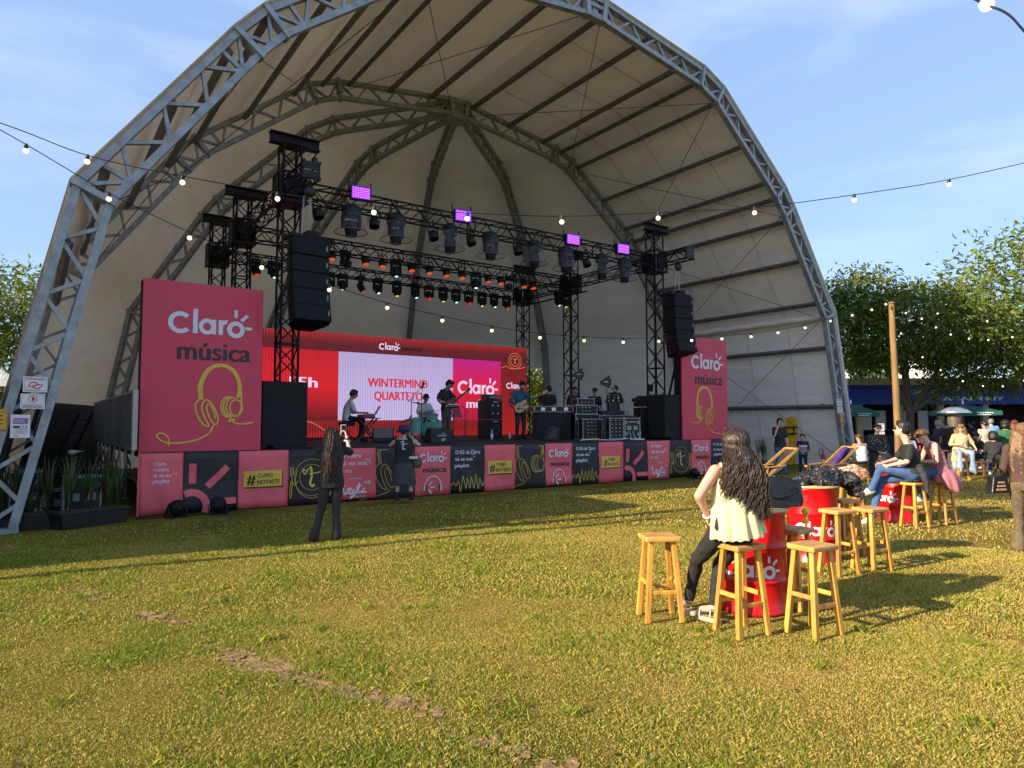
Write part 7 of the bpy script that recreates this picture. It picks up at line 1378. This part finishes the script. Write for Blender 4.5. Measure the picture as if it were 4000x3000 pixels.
t,j,H3=person('person with curly fair hair and beige shirt sitting on a round stool',(21.9,8.33,0),R(132),1.66,seat(.73,.0,.16,.30,anR=(.17,.30,.38),toeR=(.18,.42,.30),anL=(-.2,.20,.30),toeL=(-.22,.32,.22),elR=(.28,.02,1.02),wrR=(.12,.26,1.02),wrL=(-.30,.16,.93),elL=(-.30,-.02,1.06)),(.55,.8,-.2),.016,skin3,('long',mat('hair_curly_fair',(.22,.11,.04),.5,0,.5,30,.6,40),.34),(c_beige,'elbow',-.06,1.12),('wide',c_pale),mat('shoe_grey',(.30,.31,.34),.6),group=G); B=Sol()
B.loft([((0,-.06,.52),.25,.06,(1,0,0)),((0,-.08,.75),.22,.08,(1,0,0)),((0,-.06,.92),.2,.12,(1,0,0))]); B.cap((-.2,.05,.90),(.2,.05,.90),.06); B.build('tied_jacket',c_beige,t,.018,3,.03)
t=thing('paper_cup','cup of pink drink in the hand of the woman in beige','cup',(21.9,8.33,0),R(132)); mb=MB(); mb.lathe([(.03,.98),(.042,1.10),(.042,1.105)],14,(.11,.34,0)); mb.build('cup',mat('cup_clear',(.7,.6,.58),.2,alpha=.6),t); mb=MB(); mb.lathe([(.031,.99),(.037,1.05),(0,1.05)],14,(.11,.34,0)); mb.build('drink',mat('pink_drink',(.7,.25,.15),.2),t)
cg=cl('green',(.02,.11,.045)); cb=cl('light_blue',(.16,.33,.55)); cs=cl('sand',(.52,.42,.34)); cw=cl('burgundy',(.06,.012,.015)); cd=cl('dark_grey',(.03,.03,.032)); csk=cl('skirt_blue',(.20,.33,.52))
hr=mat('hair_red',(.16,.045,.012),.5,0,.4,40)
person('grey haired person in a dark jacket standing far left in the crowd',(27.45,11.19,0),R(-20),1.72,None,(-.3,1,0),.028,skin2,('short',hair_g),(cd,'long'),('trousers',c_black),shoe_k,group=G)
person('person in a black t-shirt with back turned behind the fair curly woman',(26.6,10.56,0),R(-40),1.74,None,(-.2,1,0),.028,skin2,('short',hair_k),(c_black,'short'),('trousers',c_black),shoe_k,group=G)
person('person in sunglasses and a white shirt sitting at the picnic table',(23.7,10.6,0),F_,1.72,seat(.46,.05),(0,1,0),.024,skin2,('short',hair_k),(c_white,'short'),('trousers',c_jean),shoe_w,glasses='dark',group=G)
person('person in a black t-shirt and black cap standing under the second parasol',(29.6,10.89,0),R(-30),1.72,None,(-.6,.8,0),.03,skin2,('short',hair_k),(c_black,'short'),('trousers',c_black),shoe_k,group=G)
person('person in a sand coloured shirt with back turned in the crowd',(27.6,9.75,0),R(-35),1.70,None,(0,1,0),.028,skin2,('bun',hair_k),(cs,'short'),('trousers',c_jean),shoe_w,group=G)
person('tall person in a light blue shirt behind the sand coloured shirt',(29.0,10.02,0),R(-45),1.82,None,(.3,1,0),.03,skin3,('short',hair_g),(cb,'short'),('trousers',c_navy),shoe_k,group=G)
person('person in a green top with curly black hair standing in the crowd',(25.9,8.55,0),R(-70),1.70,None,(.2,1,0),.026,skin2,('afro',hair_k),(cg,'long'),('trousers',c_black),shoe_k,group=G)
person('red haired person standing behind the green top',(27.5,8.8,0),R(-50),1.74,None,(.3,1,0),.03,skin3,('long',hr,.3),(cd,'long'),('trousers',c_black),shoe_k,group=G)
person('person in a burgundy top drinking, near the right edge of the crowd',(26.8,8.3,0),R(-80),1.66,None,(.5,1,.1),.03,skin2,('long',hair_k,.4),(cw,'short'),('trousers',c_black),shoe_k,group=G)
person('person in a black top and pale blue skirt sitting on a bench, back turned',(24.5,9.2,0),R(-60),1.64,seat(.46,.16,elL=(-.26,.02,.72),wrL=(-.22,.0,.50)),(-.5,.9,-.1),.022,skin2,('long',hair_k,.34),(c_black,'short',-.02),('skirt',csk,1.05,1.0),shoe_w,group=G)
person('person in a dark shirt bending over the picnic table',(25.5,8.95,0),R(40),1.70,seat(.46,.24),(0,.9,-.5),.024,skin2,('short',hair_k),(cd,'short'),('trousers',c_black),shoe_k,group=G)
person('person in a black hoodie and jeans sitting on a bench with an olive bag',(24.0,8.25,0),R(-75),1.68,seat(.46,.16),(.3,.9,-.2),.022,skin2,('afro',hair_k),(c_black,'long',-.04,1.08),('trousers',c_jean),shoe_w,group=G)
person('grey haired person in a dark speckled top sitting near the right edge',(25.0,7.75,0),R(10),1.62,seat(.46,.12),(-.5,.8,0),.024,skin3,('bun',hair_g),(cd,'long',-.02,1.1),('trousers',c_navy),shoe_k,group=G)
person('person holding up a white plate at the right edge of the crowd',(26.7,8.05,0),R(120),1.78,dict(elR=(.28,.1,1.25),wrR=(.2,.32,1.45)),(0,1,0),.03,skin3,('short',hr),(cw,'short'),('trousers',c_black),shoe_k,group=G)
B=Sol(); B.ell((0,0,.12),(.13,.08,.12)); B.ell((0,-.05,.1),(.1,.05,.08)); o=B.build('olive_bag',mat('cloth_khaki',(.20,.17,.075),.85,0,.15,8,.4),None,.018); o.location=(23.72,8.05,.46); tag(o,'khaki bag resting on the bench beside the black hoodie','bag')
